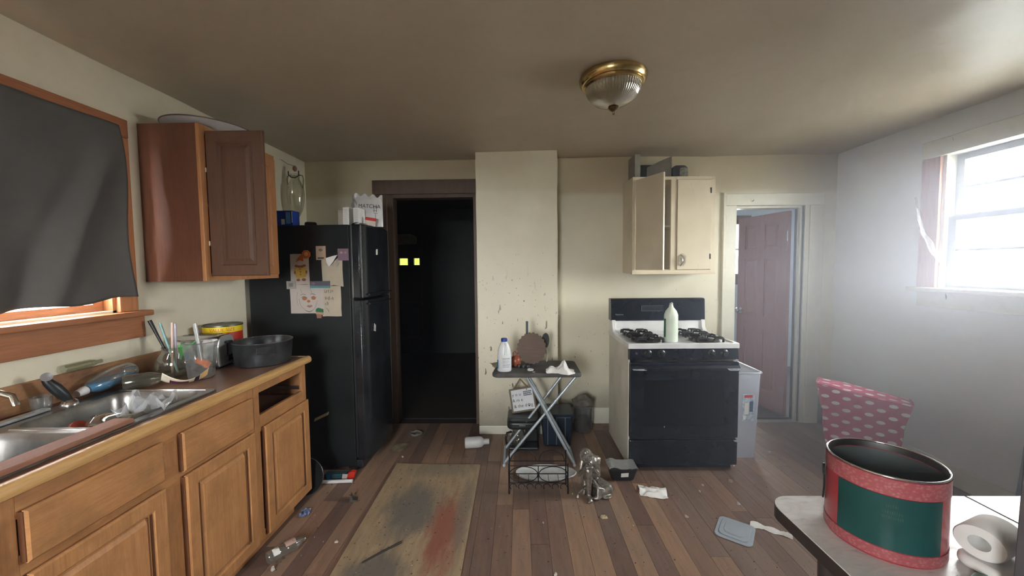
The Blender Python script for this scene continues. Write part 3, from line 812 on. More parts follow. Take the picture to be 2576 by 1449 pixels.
# ---- blue dish-soap bottle lying on its side
BM = T(0.088, 1.60, 0.956, rz=math.radians(8)) @ Matrix.Rotation(math.radians(-90+8), 4, 'X')
soap = thing('soap_bottle', 'clear bottle of blue dish soap lying on its side behind the sink', 'bottle', (0.085, 1.68, 0.92))
pr = [(0.0005, 0.215), (0.036, 0.213), (0.046, 0.198), (0.049, 0.13), (0.045, 0.06), (0.036, 0.02), (0.020, -0.012), (0.013, -0.02), (0.013, -0.03)]
G(BM).lathe(pr, 26, sx=1.0, sy=0.85).build('shell', thin_clear('soap_bottle_plastic', (0.86, 0.90, 0.88), 0.22, 0.08, 0.14), soap, smooth=60)
g = G(BM)
bmx = bmesh.new()
gg = G(BM).lathe([(0.0005, 0.209), (0.034, 0.207), (0.0435, 0.195), (0.0465, 0.13), (0.0425, 0.06), (0.0335, 0.02), (0.018, -0.010), (0.0005, -0.012)], 26, sx=1.0, sy=0.85)
vmap = [bmx.verts.new(p) for p in gg.v]
for f in gg.f: bmx.faces.new([vmap[i] for i in f])
bmesh.ops.remove_doubles(bmx, verts=bmx.verts, dist=0.0008)
cut = bmesh.ops.bisect_plane(bmx, geom=list(bmx.verts)+list(bmx.edges)+list(bmx.faces), plane_co=(0, 0, 0.972), plane_no=(0, 0, 1), clear_outer=True)
bmesh.ops.holes_fill(bmx, edges=[e for e in bmx.edges if e.is_boundary])
bmx.verts.index_update()
g = G(); g.v = [v.co.copy() for v in bmx.verts]; g.f = [tuple(v.index for v in f.verts) for f in bmx.faces]; bmx.free()
m, t, b = nt('blue_dish_soap')
setb(b, Roughness=0.1); b.inputs['Base Color'].default_value = (0.0, 0.16, 0.42, 1)
t.links.new(ramp(t, noise_n(t, coords(t), 8), [(0.3, (0.0, 0.17, 0.42)), (0.7, (0.005, 0.26, 0.55))]), b.inputs['Base Color'])
g.build('soap', m, soap, smooth=40)
G(BM).lathe([(0.0005, -0.055), (0.014, -0.055), (0.016, -0.045), (0.019, -0.026), (0.019, -0.018), (0.0005, -0.017)], 20).build('cap', plain('white_cap', (0.75, 0.72, 0.72), 0.4), soap, smooth=40)
# ---- second pale bottle behind it, against the wall
g = G(T(0.021, 1.565, 1.0475, rz=math.radians(0)) @ Matrix.Rotation(math.radians(-89.5), 4, 'X')).lathe(bottle_prof(0.0175, 0.15, 0.009, 0.02), 20)
tag(g.build('clear_bottle', thin_clear('yellowed_clear_plastic', (0.84, 0.84, 0.70), 0.2, 0.1, 0.25, (0.6, 0.6, 0.45)), smooth=50), 'yellowish clear bottle lying on the backsplash ledge behind the soap', 'bottle')
# ---- clear bottle lying towards the broken label
g = G(T(0.14, 1.69, 0.951, rz=math.radians(-46)) @ Matrix.Rotation(math.radians(-90), 4, 'X')).lathe([(0.0005, 0), (0.028, 0), (0.034, 0.01), (0.034, 0.085), (0.031, 0.10), (0.018, 0.135), (0.013, 0.15), (0.014, 0.175), (0.0005, 0.176)], 22)
tag(g.build('clear_bottle', thin_clear('smoky_clear_plastic', (0.60, 0.60, 0.52), 0.2, 0.12, 0.16, (0.40, 0.38, 0.30)), smooth=50), 'empty smoky clear bottle lying on the worktop beside the far bowl', 'bottle')
# ---- clear plastic tub at the far left
g = G(T(0.06, 1.455, 0.9145)).lathe([(0.0005, 0.001), (0.026, 0.001), (0.030, 0.03), (0.031, 0.055), (0.033, 0.056)], 20)
tag(g.build('plastic_cup', M_PLASTIC, smooth=50), 'small crumpled clear cup beside the black sprayer', 'cup')

# ---- glass globe vase with straws, a toothbrush and plastic greenery
vz = thing('globe_vase', 'round clear glass vase holding straws and green sprigs', 'vase', (0.160, 1.945, 0.9145))
G(T(0.160, 1.945, 0.9145)).lathe([(0.0005, 0.002), (0.045, 0.002), (0.078, 0.028), (0.086, 0.062), (0.078, 0.098), (0.058, 0.122), (0.053, 0.138), (0.056, 0.152)], 30).build('glass_body', thin_clear('dusty_glass', (0.74, 0.74, 0.66), 0.24, 0.06, 0.10, (0.5, 0.5, 0.42)), vz, smooth=60)
G().tube([(0.165, 1.945, 0.93), (0.10, 1.935, 1.08), (0.052, 1.925, 1.205)], [0.006, 0.006, 0.009], 8).build('black_brush_handle', M_BLACKP, vz, smooth=50)
G().tube([(0.17, 1.94, 0.93), (0.085, 1.945, 1.19)], 0.0055, 8).build('teal_straw', plain('teal_straw', (0.35, 0.60, 0.62), 0.4), vz, smooth=50)
G().tube([(0.15, 1.93, 0.93), (0.146, 1.95, 1.19)], 0.0055, 8).build('pink_straw', plain('pink_straw', (0.66, 0.46, 0.40), 0.4), vz, smooth=50)
G().tube([(0.14, 1.96, 0.93), (0.158, 1.955, 1.185)], 0.005, 8).build('grey_straw', plain('lilac_straw', (0.48, 0.44, 0.56), 0.4), vz, smooth=50)
for k in range(6):
    a = -0.5+0.22*k
    g = G().tube([(0.19, 1.94, 1.0), (0.19+0.010*k, 1.935-0.004*k, 1.06), (0.185+0.028*k*0.7, 1.93, 1.075+0.012*(k % 3))], [0.003, 0.008, 0.002], 6, flat=0.35)
    g.build('sprig', plain('plastic_green', (0.05, 0.30, 0.06), 0.4), vz, smooth=50)
# ---- chrome toaster
TM = T(0.165, 2.115, 0.9145, rz=math.radians(6))
to = thing('toaster', 'chrome toaster with a black lever and dial on its end', 'toaster', (0.165, 2.115, 0.9145))
poly = [(-0.072, 0.012), (0.072, 0.012), (0.075, 0.05), (0.073, 0.12), (0.060, 0.165), (0.035, 0.182), (-0.035, 0.182), (-0.060, 0.165), (-0.073, 0.12), (-0.075, 0.05)]
PM = TM @ Matrix(((0, 0, 1, 0), (1, 0, 0, 0), (0, 1, 0, 0), (0, 0, 0, 1)))
G().prism(poly, -0.12, 0.12, PM).build('shell', M_CHROME, to, smooth=35, bevel=0.008, bseg=3)
G().prism([(a*0.94, 0.012+(c-0.012)*0.97) for a, c in poly], 0.119, 0.124, PM).build('end_panel', plain('satin_toaster_end', (0.40, 0.40, 0.40), 0.35, 0.3), to)
for yy in (-0.022, 0.022):
    G(TM).box(-0.085, 0.085, yy-0.009, yy+0.009, 0.1815, 0.1835).build('bread_slot', M_BLACKP, to)
G(TM).box(0.124, 0.1255, -0.0025, 0.0025, 0.06, 0.14).build('lever_slot', M_BLACKP, to)
G(TM).box(0.124, 0.146, -0.022, 0.022, 0.135, 0.147).build('lever', M_BLACKP, to, bevel=0.004)
G(TM @ T(0.124, 0.004, 0.048, ry=PI/2)).lathe([(0.0005, 0), (0.019, 0), (0.017, 0.012), (0.0005, 0.013)], 18).build('dial', M_BLACKP, to, smooth=40)
for yy, z in ((0.038, 0.058), (0.038, 0.038)):
    G(TM @ T(0.124, yy, z, ry=PI/2)).lathe([(0.0005, 0), (0.006, 0), (0.005, 0.004), (0.0005, 0.004)], 10).build('button', M_BLACKP, to)
for sx_ in (-0.1, 0.1):
    G(TM).box(sx_-0.015, sx_+0.015, -0.06, 0.06, 0.0, 0.014).build('foot', M_BLACKP, to)
# ---- clear plastic tumbler with an orange spoon
tb = thing('plastic_pitcher', 'clear plastic pitcher with an orange scraper standing before the toaster', 'pitcher', (0.328, 1.90, 0.9145))
G(T(0.328, 1.90, 0.9145)).lathe([(0.0005, 0.004), (0.050, 0.004), (0.056, 0.012), (0.062, 0.09), (0.074, 0.185), (0.076, 0.186), (0.070, 0.18)], 12).build('shell', thin_clear('cloudy_plastic', (0.84, 0.85, 0.84), 0.26, 0.1, 0.14, (0.6, 0.6, 0.6)), tb, smooth=20)
G().tube([(0.33, 1.90, 0.99), (0.315, 1.905, 1.10), (0.298, 1.91, 1.19)], [0.013, 0.010, 0.012], 10, flat=0.5).build('handle', thin_clear('frosted_handle', (0.8, 0.8, 0.78), 0.2, 0.2, 0.4), tb, smooth=50)
G(T(0.34, 1.895, 0.99, ry=math.radians(25), rx=math.radians(70))).box(-0.038, 0.038, -0.012, 0.020, -0.003, 0.003).build('blade', plain('orange_silicone', (0.62, 0.14, 0.03), 0.4), tb, bevel=0.004)
# ---- value-size can
cn = thing('coffee_can', 'big red can with a yellow VALUE SIZE band behind the toaster', 'can', (0.128, 2.31, 0.9145))
CM = T(0.128, 2.31, 0.9145)
G(CM).lathe([(0.0005, 0), (0.099, 0), (0.099, 0.175)], 40).build('body', plain('red_can_print', (0.55, 0.035, 0.018), 0.35), cn, smooth=40)
G(CM).lathe([(0.1002, 0.172), (0.1002, 0.206)], 40).build('yellow_band', plain('yellow_print', (0.80, 0.58, 0.01), 0.4), cn, smooth=40)
G(CM).lathe([(0.099, 0.206), (0.103, 0.207), (0.103, 0.216), (0.097, 0.216), (0.095, 0.210), (0.0005, 0.209)], 40).build('rim', plain('dull_tin', (0.16, 0.16, 0.12), 0.4, 0.8), cn, smooth=35)
poly = [(0.030*math.cos(a)*(1.0+0.15*math.cos(2*a)), 0.042*math.sin(a)) for a in [2*PI*i/24 for i in range(24)]]
def wrap(g_, M_, r):
    g_.v = [M_ @ Vector((math.sin(p.x/r)*(r+p.z), -math.cos(p.x/r)*(r+p.z), p.y)) for p in g_.v]
    return g_
for aa, sc_, zc in ((0.60, 1.25, 0.115), (1.45, 1.0, 0.07)):
    g = G()
    n_ = 10
    g.grid(lambda u, v: ((u-0.5)*0.075*sc_*math.sin(PI*min(max(v, 0.05), 0.95))+aa*0.1, zc+(v-0.5)*0.085*sc_, 0.0006), 8, 8)
    wrap(g, CM, 0.0998).build('white_print', plain('white_print', (0.75, 0.74, 0.70), 0.4), cn, smooth=60)
G(CM).grid(lambda u, v: (math.sin(1.62+u*0.12)*0.1001, -math.cos(1.62+u*0.12)*0.1001, 0.02+v*0.10), 3, 2).build('white_strip', plain('white_print', (0.75, 0.74, 0.70)), cn)
tm = text_mesh('VALUE SIZE', 0.026, CM @ T(0, 0, 0.189, rz=0.62), 0.0004, 'CENTER', 0.1006)
tm.build('lettering', plain('orange_print', (0.55, 0.14, 0.01), 0.5), cn)
# ---- black pan without handle on the end of the counter
pt = thing('saucepan', 'deep black pan at the end of the worktop', 'pan', (0.437, 2.215, 0.9145))
G(T(0.437, 2.215, 0.9145)).lathe([(0.0005, 0), (0.136, 0), (0.141, 0.004), (0.147, 0.06), (0.152, 0.128), (0.156, 0.133), (0.152, 0.134), (0.147, 0.128), (0.142, 0.06), (0.134, 0.010), (0.0005, 0.008)], 48).build('bowl', plain('worn_black_nonstick', (0.035, 0.036, 0.038), 0.33, 0.35, 0.5, 14), pt, smooth=40)
G(T(0.437, 2.215, 0.9145)).tube([(0.153*math.cos(a), 0.153*math.sin(a), 0.132) for a in [2*PI*i/48 for i in range(48)]], 0.0028, 6, True).build('rim', plain('worn_rim', (0.25, 0.25, 0.26), 0.3, 0.9), pt, smooth=60)
for a in (-0.9,):
    G(T(0.437, 2.215, 0.9145, rz=a)).box(0.146, 0.152, -0.045, 0.045, 0.075, 0.115).build('handle_plate', plain('worn_black_nonstick', (0.035, 0.036, 0.038)), pt, bevel=0.002)
# ---- torn printed label
lb = thing('torn_label', 'curled cream label scrap with purple print on the worktop', 'paper scrap', (0.34, 1.80, 0.9145))
def lab(u, v):
    a = (u-0.5)*2.3
    return (0.335+0.085*math.sin(a)*0.95+0.02*(v-0.5), 1.805+0.05*math.sin(a)-0.012*(v), 0.916+0.052*(1-math.cos(a))*0.9+v*(0.028-0.010*math.cos(a*3)))
G().grid(lab, 24, 5).build('paper', plain('cream_label', (0.74, 0.66, 0.52), 0.6), lb, smooth=60, solid=0.001)
def lab2(u0, u1, v0, v1, off=0.0015):
    def fn(u, v):
        p = lab(u0+u*(u1-u0), v0+v*(v1-v0)); return (p[0]+off*0.5, p[1]-off, p[2])
    return G().grid(fn, 8, 3)
lab2(0.22, 0.56, 0.0, 0.5).build('purple_print', plain('purple_print', (0.10, 0.02, 0.05), 0.6), lb, smooth=60)
lab2(0.66, 0.76, 0.0, 1.0).build('dark_print', plain('dark_print', (0.04, 0.02, 0.03), 0.6), lb, smooth=60)
lab2(0.78, 0.99, 0.0, 1.0).build('tan_print', plain('tan_print', (0.62, 0.38, 0.16), 0.6), lb, smooth=60)
# ---- clear wrapper over the far bowl, glass jar and red cap in the bowl
g = crumple((0.50, 1.45, 0.921), 0.15, 0.17, 0.115, 3.7, 8, 2.6, 0.5)
tag(g.build('clear_wrapper', thin_clear('crinkled_film', (0.88, 0.90, 0.90), 0.5, 0.12, 0.4, (0.78, 0.79, 0.82))), 'crinkled clear wrapper perched on the front rim of the sink', 'wrapper')
jr = thing('glass_jar', 'clear jar with a red lid propped in the far sink bowl', 'jar', (0.43, 1.40, 0.80))
JM = T(0.372, 1.362, 0.887, rz=math.radians(-76)) @ Matrix.Rotation(math.radians(-90), 4, 'X')
G(JM).lathe([(0.0005, 0.14), (0.044, 0.138), (0.048, 0.12), (0.048, 0.03), (0.038, 0.012), (0.038, 0.004), (0.042, 0.0), (0.038, -0.004)], 24).build('glass_body', thin_clear('amber_dusty_glass', (0.72, 0.66, 0.52), 0.25, 0.06, 0.12, (0.5, 0.42, 0.3)), jr, smooth=50)
G(JM @ T(0.03, 0.0, -0.012, rx=0.5)).lathe([(0.0005, 0), (0.041, 0), (0.041, -0.012), (0.0005, -0.012)], 24).build('lid', plain('red_lid', (0.45, 0.06, 0.03), 0.4), jr, smooth=40)
tag(G().lathe([(0.0005, 0), (0.03, 0), (0.034, 0.09), (0.036, 0.091)], 18, (0.435, 1.385, 0.746)).build('tan_cup', plain('tan_card_cup', (0.34, 0.25, 0.16), 0.7), smooth=40), 'tan paper cup standing in the far sink bowl', 'cup')

# ================================================================== UPPER CABINET
uc = thing('upper_cabinet', 'red-brown wall cabinet with one door hanging open', 'cabinet', (0.16, 2.27, 1.40))
ya, yb, xa, xb, za, zb = 1.972, 2.575, 0.002, 0.302, 1.402, 2.21
g = G().box(xa, xb, ya, ya+0.016, za, zb).box(xa, xb, yb-0.016, yb, za, zb).box(xa, xa+0.01, ya+0.016, yb-0.016, za, zb)
g.box(xa+0.01, xb, ya+0.016, yb-0.016, za+0.02, za+0.036).box(xa+0.01, xb, ya+0.016, yb-0.016, zb-0.03, zb-0.014).box(xa+0.01, xb-0.03, ya+0.016, yb-0.016, 1.80, 1.815)
g.build('carcass', M_CARCASS_SHADE, uc)
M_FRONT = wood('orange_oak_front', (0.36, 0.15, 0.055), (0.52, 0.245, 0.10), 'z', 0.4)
B('stile', M_FRONT, uc, xb, xb+0.019, ya, ya+0.035, za, zb, 0.001)
B('stile', M_FRONT, uc, xb, xb+0.019, yb-0.035, yb, za, zb, 0.001)
B('mullion', M_FRONT, uc, xb, xb+0.019, 2.255, 2.29, za+0.04, zb-0.04, 0.001)
B('rail', M_FRONT, uc, xb, xb+0.019, ya+0.035, yb-0.035, za, za+0.04, 0.001)
B('rail', M_FRONT, uc, xb, xb+0.019, ya+0.035, yb-0.035, zb-0.04, zb, 0.001)
def framed_leaf(name, M_, w, z0, z1, th, mat, parent):
    g = G(M_)
    def ring(a, d): return [(a, d, z0+a), (w-a, d, z0+a), (w-a, d, z1-a), (a, d, z1-a)]
    vs = ring(0, th) + ring(0, 0.004) + ring(0.004, 0) + ring(0.055, 0) + ring(0.062, 0.006) + ring(0.075, 0.006) + ring(0.092, 0.001)
    fs = [(0, 1, 2, 3)]
    for k in range(6):
        for i in range(4):
            j = (i+1) % 4
            fs.append((k*4+i, k*4+j, (k+1)*4+j, (k+1)*4+i))
    fs.append((24, 25, 26, 27))
    return g.add(vs, fs).build(name, mat, parent, fixn=True)
# open leaf: hinged on the near stile, standing straight out into the room
framed_leaf('door', T(xb+0.022, 2.004, 0, rz=math.radians(1)), 0.298, 1.428, 2.180, 0.019, M_LEAF_SHADE, uc)
# shut leaf on the far side
LM = T(xb+0.0385, 2.283, 0, rz=PI/2)
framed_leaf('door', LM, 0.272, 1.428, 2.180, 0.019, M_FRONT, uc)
for z in (1.60, 1.98):
    B('hinge', plain('pale_hinge', (0.62, 0.52, 0.42), 0.4), uc, xb+0.012, xb+0.024, 2.000, 2.006, z-0.012, z+0.012, 0.002)
ty = thing('serving_tray', 'big round pale tray lying on top of the upper cabinet', 'tray', (0.185, 2.20, 2.21))
TMx = T(0.215, 2.19, 2.213, rx=math.radians(0.5))
G(TMx).lathe([(0.0005, 0.0), (0.15, 0.0), (0.20, 0.012), (0.232, 0.030), (0.236, 0.032), (0.232, 0.036), (0.20, 0.018), (0.15, 0.006), (0.0005, 0.006)], 48, sx=0.88).build('dish', plain('grey_white_melamine', (0.52, 0.50, 0.50), 0.4), ty, smooth=40)
G(TMx).tube([(0.88*0.235*math.cos(a), 0.235*math.sin(a), 0.034) for a in [2*PI*i/48 for i in range(48)]], 0.0035, 6, True).build('rim', plain('dark_tray_rim', (0.12, 0.09, 0.08), 0.4), ty, smooth=60)

# ================================================================== FRIDGE
fr = thing('fridge', 'black two-door fridge covered in papers and magnets', 'fridge', (0.44, 2.97, 0.0))
FY0, FY1 = 2.69, 3.25
B('body', M_FRIDGE, fr, 0.03, 0.757, FY0, FY1, 0.025, 1.768, 0.008)
B('gasket', M_BLACKP, fr, 0.757, 0.772, FY0+0.012, FY1-0.012, 0.09, 1.765)
def fridge_door(z0, z1, zt):
    n = 14
    poly = []
    for i in range(n+1):
        a = i/n
        yy = FY0 + a*(FY1-FY0)
        e = min(a, 1-a)*(FY1-FY0)
        xx = 0.845 + 0.028*math.sin(PI*a) - (0.018*(1-min(1, e/0.018))**2)
        poly.append((xx, yy))
    poly = [(0.772, FY0), *poly, (0.772, FY1)]
    g = G().prism(poly, z0, z1)
    return g
fz = fridge_door(1.250, 1.770, 0).build('freezer_door', M_BLACK, fr, smooth=30, bevel=0.006)
# domed cap on top of the freezer door
n = 16
g = G().grid(lambda u, v: (0.775+v*(0.072+0.026*math.sin(PI*u)), FY0+0.004+u*(FY1-FY0-0.008), 1.7695+0.028*math.sin(PI*min(1, v*1.0))*0.5+0.016*math.sin(PI*u)*(1-v)), 14, 8)
g.build('door_cap', M_BLACK, fz, smooth=60)
fd = fridge_door(0.075, 1.236, 0).build('fridge_door', M_BLACK, fr, smooth=30, bevel=0.006)
B('kick_plate', M_BLACKP, fr, 0.70, 0.80, FY0+0.01, FY1-0.01, 0.012, 0.07, 0.004)
for (yy) in (FY0+0.05, FY1-0.05):
    for xx in (0.1, 0.70): G().lathe([(0.0005, 0), (0.02, 0), (0.02, 0.028), (0.0005, 0.028)], 12, (xx, yy, 0)).build('foot', M_BLACKP, fr)
def grip(par, z, dz):
    pts = []
    for i in range(9):
        a = i/8
        pts.append((0.868+0.018*math.sin(PI*a), FY0+0.05+a*(FY1-FY0-0.10), z + dz*math.sin(PI*a)))
    G().tube(pts, 0.007, 8, flat=1.4).build('handle', plain('black_gloss_grip', (0.02, 0.022, 0.022), 0.12), par, smooth=50)
grip(fz, 1.272, 0.006); grip(fd, 1.206, -0.006)
B('steel_edge', M_STEEL, fz, 0.7725, 0.7765, FY0-0.0012, FY0+0.0006, 1.252, 1.766)
B('steel_edge', M_STEEL, fz, 0.8405, 0.8435, FY0-0.0008, FY0+0.0010, 1.252, 1.766)
# ---- papers and magnets on its side (plane y = FY0)
SM = lambda y: Matrix(((1, 0, 0, 0), (0, 0, 1, y), (0, 1, 0, 0), (0, 0, 0, 1)))      # local (u, v, h) -> (x, y, z), h towards the wall
def flat(name, mat, parent, poly, y=2.689, th=0.0008, **k):
    return G().prism(poly, -th, 0, SM(y)).build(name, mat, parent, fixn=True, **k)
def sheet(u0, u1, v0, v1, jit=0.004, seed=1):
    r_ = random.Random(seed); p = []
    for (a, c_, e_, f_) in ((u0, v0, u1, v0), (u1, v0, u1, v1), (u1, v1, u0, v1), (u0, v1, u0, v0)):
        for k in range(4):
            q = k/4
            p.append((a+(e_-a)*q+(r_.random()-0.5)*jit, c_+(f_-c_)*q+(r_.random()-0.5)*jit))
    return p
def blob(cx, cy, rx, ry, n=14): return [(cx+rx*math.cos(2*PI*i/n), cy+ry*math.sin(2*PI*i/n)) for i in range(n)]
def stroke(g, pts, w, y=2.6868, th=0.0004):
    for (a, c_) in zip(pts[:-1], pts[1:]):
        dx, dy = c_[0]-a[0], c_[1]-a[1]; L = math.hypot(dx, dy) or 1
        nx, ny = -dy/L*w/2, dx/L*w/2
        g.prism([(a[0]+nx, a[1]+ny), (c_[0]+nx, c_[1]+ny), (c_[0]-nx, c_[1]-ny), (a[0]-nx, a[1]-ny)], -th, 0, SM(y))
    return g
M_DRAW = plain('drawing_paper', (0.50, 0.44, 0.40), 0.75, var=0.08, scale=5)
M_OLDP = plain('yellowed_paper', (0.47, 0.41, 0.31), 0.75, var=0.15, scale=6)
# tall sheet with a clown drawing
p1 = thing('clown_drawing', 'narrow sheet with an orange and yellow clown drawing on the fridge side', 'drawing', (0.40, 2.6888, 1.36))
flat('paper', M_DRAW, p1, sheet(0.334, 0.468, 1.352, 1.566, 0.003, 4), 2.6893)
M_OR = plain('orange_crayon', (0.52, 0.14, 0.02), 0.7); M_YE = plain('yellow_crayon', (0.52, 0.34, 0.05), 0.7); M_BR = plain('brown_crayon', (0.26, 0.08, 0.04), 0.7)
yy = 2.6884
flat('yellow_suit', M_YE, p1, [(0.375, 1.40), (0.362, 1.43), (0.358, 1.455), (0.375, 1.475), (0.400, 1.482), (0.428, 1.478), (0.446, 1.46), (0.452, 1.44), (0.442, 1.405), (0.420, 1.396), (0.408, 1.402), (0.392, 1.392)], yy)
flat('orange_hat', M_OR, p1, [(0.376, 1.510), (0.388, 1.535), (0.408, 1.556), (0.436, 1.578), (0.448, 1.562), (0.428, 1.540), (0.430, 1.515)], yy)
flat('face', M_DRAW, p1, blob(0.404, 1.503, 0.024, 0.018), 2.6879)
g = G()
for q in ((0.378, 1.482, 0.012, 0.009), (0.397, 1.478, 0.012, 0.009), (0.416, 1.478, 0.012, 0.009), (0.434, 1.484, 0.012, 0.009)): g.prism(blob(*q), -0.0004, 0, SM(2.6878))
for q in ((0.403, 1.46, 0.005, 0.005), (0.406, 1.44, 0.005, 0.005), (0.406, 1.422, 0.005, 0.005), (0.388, 1.383, 0.013, 0.009), (0.428, 1.385, 0.015, 0.010), (0.366, 1.436, 0.006, 0.012), (0.448, 1.438, 0.006, 0.012)): g.prism(blob(*q), -0.0004, 0, SM(2.6878))
g.build('brown_marks', M_BR, p1, fixn=True)
# octagon magnet
mg = thing('octagon_magnet', 'orange octagon magnet holding the clown drawing', 'magnet', (0.452, 2.685, 1.56))
G().prism([(0.452+0.031*math.cos(PI/8+PI/4*i), 1.563+0.031*math.sin(PI/8+PI/4*i)) for i in range(8)], -0.006, 0, SM(2.6882)).build('plate', M_OR, mg, fixn=True)
G().prism(blob(0.454, 1.565, 0.014, 0.014), -0.001, 0, SM(2.6822)).build('badge', plain('peach_print', (0.66, 0.34, 0.2), 0.5), mg, fixn=True)
# torn sheet right
p2 = thing('torn_sheet', 'torn yellowed sheet with pencil scrawl high on the fridge side', 'paper', (0.63, 2.6888, 1.33))
flat('paper', M_OLDP, p2, [(0.560, 1.36), (0.556, 1.52), (0.588, 1.535), (0.592, 1.505), (0.608, 1.475), (0.630, 1.490), (0.655, 1.520), (0.690, 1.548), (0.706, 1.545), (0.704, 1.45), (0.708, 1.333), (0.64, 1.345), (0.60, 1.338)], 2.6893)
flat('curled_corner', plain('bright_paper', (0.74, 0.73, 0.70), 0.7), p2, [(0.590, 1.535), (0.593, 1.505), (0.610, 1.474), (0.634, 1.500), (0.672, 1.556), (0.64, 1.55)], 2.6884, 0.002)
g = G(); rs = random.Random(5)
for k in range(16):
    u0 = 0.63+0.055*rs.random(); v0 = 1.47+0.035*rs.random()
    stroke(g, [(u0, v0), (u0+0.008*(rs.random()-0.5), v0+0.02+0.01*rs.random())], 0.0012, 2.6884)
g.build('scrawl', plain('pencil_grey', (0.19, 0.17, 0.14), 0.8), p2, fixn=True)
# the big face drawing and the sheet behind it
p3 = thing('lettered_sheet', 'yellowed sheet with inked letters beside the face drawing', 'paper', (0.62, 2.689, 1.13))
flat('paper', M_OLDP, p3, sheet(0.552, 0.688, 1.124, 1.338, 0.003, 9), 2.6884)
g = G(); rs = random.Random(8)
for row, vv_ in enumerate((1.300, 1.252, 1.215)):
    u = 0.572
    for k in range(5 if row < 2 else 2):
        h = 0.026
        pts = [(u+0.010*rs.random(), vv_-h/2+h*rs.random()) for _ in range(5)]
        stroke(g, pts, 0.0022, 2.6876)
        u += 0.013
stroke(g, [(0.576, 1.185), (0.596, 1.168), (0.600, 1.15)], 0.002, 2.6876)
g.build('ink_letters', plain('ink', (0.07, 0.06, 0.06), 0.7), p3, fixn=True)
p4 = thing('face_drawing', 'sheet with a pencilled face with orange eyes on the fridge side', 'drawing', (0.44, 2.688, 1.14))
flat('paper', M_DRAW, p4, sheet(0.327, 0.566, 1.146, 1.352, 0.003, 11), 2.6876)
yy = 2.6868
g = G()
for q in ((0.428, 1.252, 0.018, 0.013), (0.492, 1.254, 0.016, 0.012), (0.456, 1.232, 0.012, 0.010)): g.prism(blob(*q), -0.0004, 0, SM(yy))
g.build('orange_pencil', plain('orange_pencil', (0.42, 0.16, 0.07), 0.7), p4, fixn=True)
g = G()
stroke(g, [(0.398, 1.276), (0.418, 1.283), (0.440, 1.278)], 0.003); stroke(g, [(0.470, 1.282), (0.490, 1.285), (0.508, 1.276)], 0.003)
stroke(g, [(0.405, 1.258), (0.420, 1.267), (0.446, 1.258)], 0.003); stroke(g, [(0.474, 1.260), (0.492, 1.268), (0.512, 1.258)], 0.003)
stroke(g, [(0.388, 1.250), (0.394, 1.215), (0.408, 1.190), (0.436, 1.165), (0.460, 1.160), (0.484, 1.168), (0.506, 1.195), (0.516, 1.235)], 0.0018)
stroke(g, [(0.430, 1.166), (0.458, 1.156), (0.482, 1.166)], 0.004)
stroke(g, [(0.400, 1.320), (0.410, 1.290)], 0.0015); stroke(g, [(0.470, 1.325), (0.480, 1.290), (0.500, 1.275)], 0.0015)
stroke(g, [(0.380, 1.30), (0.372, 1.25), (0.380, 1.20)], 0.0012)
g.build('pencil_lines', plain('pencil_grey', (0.19, 0.17, 0.14), 0.8), p4, fixn=True)
g = G().prism([(0.440, 1.196), (0.452, 1.206), (0.462, 1.202), (0.474, 1.206), (0.484, 1.197), (0.462, 1.186)], -0.0004, 0, SM(yy))
g.build('lips', plain('dusky_pink_pencil', (0.34, 0.16, 0.12), 0.7), p4, fixn=True)
def magnet(name, label, u0, u1, v0, v1, mat, marks=(), th=0.006, y=2.6866):
    r_ = thing(name, label, 'magnet', ((u0+u1)/2, y, v0))
    G().prism([(u0, v0), (u1, v0), (u1, v1), (u0, v1)], -th, 0, SM(y)).build('plate', mat, r_, fixn=True)
    for (nm, mt, poly) in marks:
        G().prism(poly, -0.0005, 0, SM(y-th)).build(nm, mt, r_, fixn=True)
    return r_
magnet('tan_magnet', 'tan rectangular magnet at the top of the fridge papers', 0.523, 0.590, 1.523, 1.620, plain('tan_magnet', (0.46, 0.34, 0.24), 0.6),
       [('dark_print', plain('ink', (0.07, 0.06, 0.06)), [(0.535, 1.530), (0.578, 1.530), (0.578, 1.541), (0.535, 1.541)]), ('sketch_print', plain('pencil_grey', (0.19, 0.17, 0.14)), blob(0.556, 1.592, 0.014, 0.010))], y=2.6892)
magnet('purple_magnet', 'purple square magnet near the fridge door edge', 0.677, 0.752, 1.517, 1.600, plain('purple_magnet', (0.21, 0.12, 0.18), 0.5),
       [('pale_spot', plain('pale_spot', (0.45, 0.30, 0.22), 0.5), blob(0.703, 1.572, 0.011, 0.008)), ('dull_spot', plain('dull_spot', (0.34, 0.24, 0.2), 0.5), blob(0.732, 1.572, 0.010, 0.008))], y=2.6880)
magnet('grey_magnet', 'small grey square magnet left of the face drawing', 0.306, 0.370, 1.320, 1.376, plain('grey_magnet', (0.36, 0.34, 0.31), 0.5),
       [('grey_print', plain('darker_grey_print', (0.22, 0.2, 0.18), 0.5), [(0.322, 1.336), (0.352, 1.336), (0.352, 1.362), (0.322, 1.362)])])
magnet('seascape_magnet', 'long blue and purple magnet above the face drawing', 0.473, 0.614, 1.326, 1.374, plain('slate_print', (0.10, 0.09, 0.12), 0.4),
       [('teal_band', plain('teal_print', (0.08, 0.26, 0.28), 0.4), [(0.473, 1.326), (0.614, 1.328), (0.614, 1.340), (0.473, 1.344)]), ('mauve_patch', plain('mauve_print', (0.22, 0.12, 0.20), 0.4), blob(0.497, 1.357, 0.014, 0.010))])
gm = thing('green_magnet', 'small green-topped tan magnet below the drawings', 'magnet', (0.531, 2.685, 1.115))
G().prism([(0.508, 1.14), (0.558, 1.135), (0.558, 1.162), (0.512, 1.166)], -0.006, 0, SM(2.6862)).build('tan_block', plain('tan_magnet_b', (0.44, 0.28, 0.18), 0.5), gm, fixn=True)
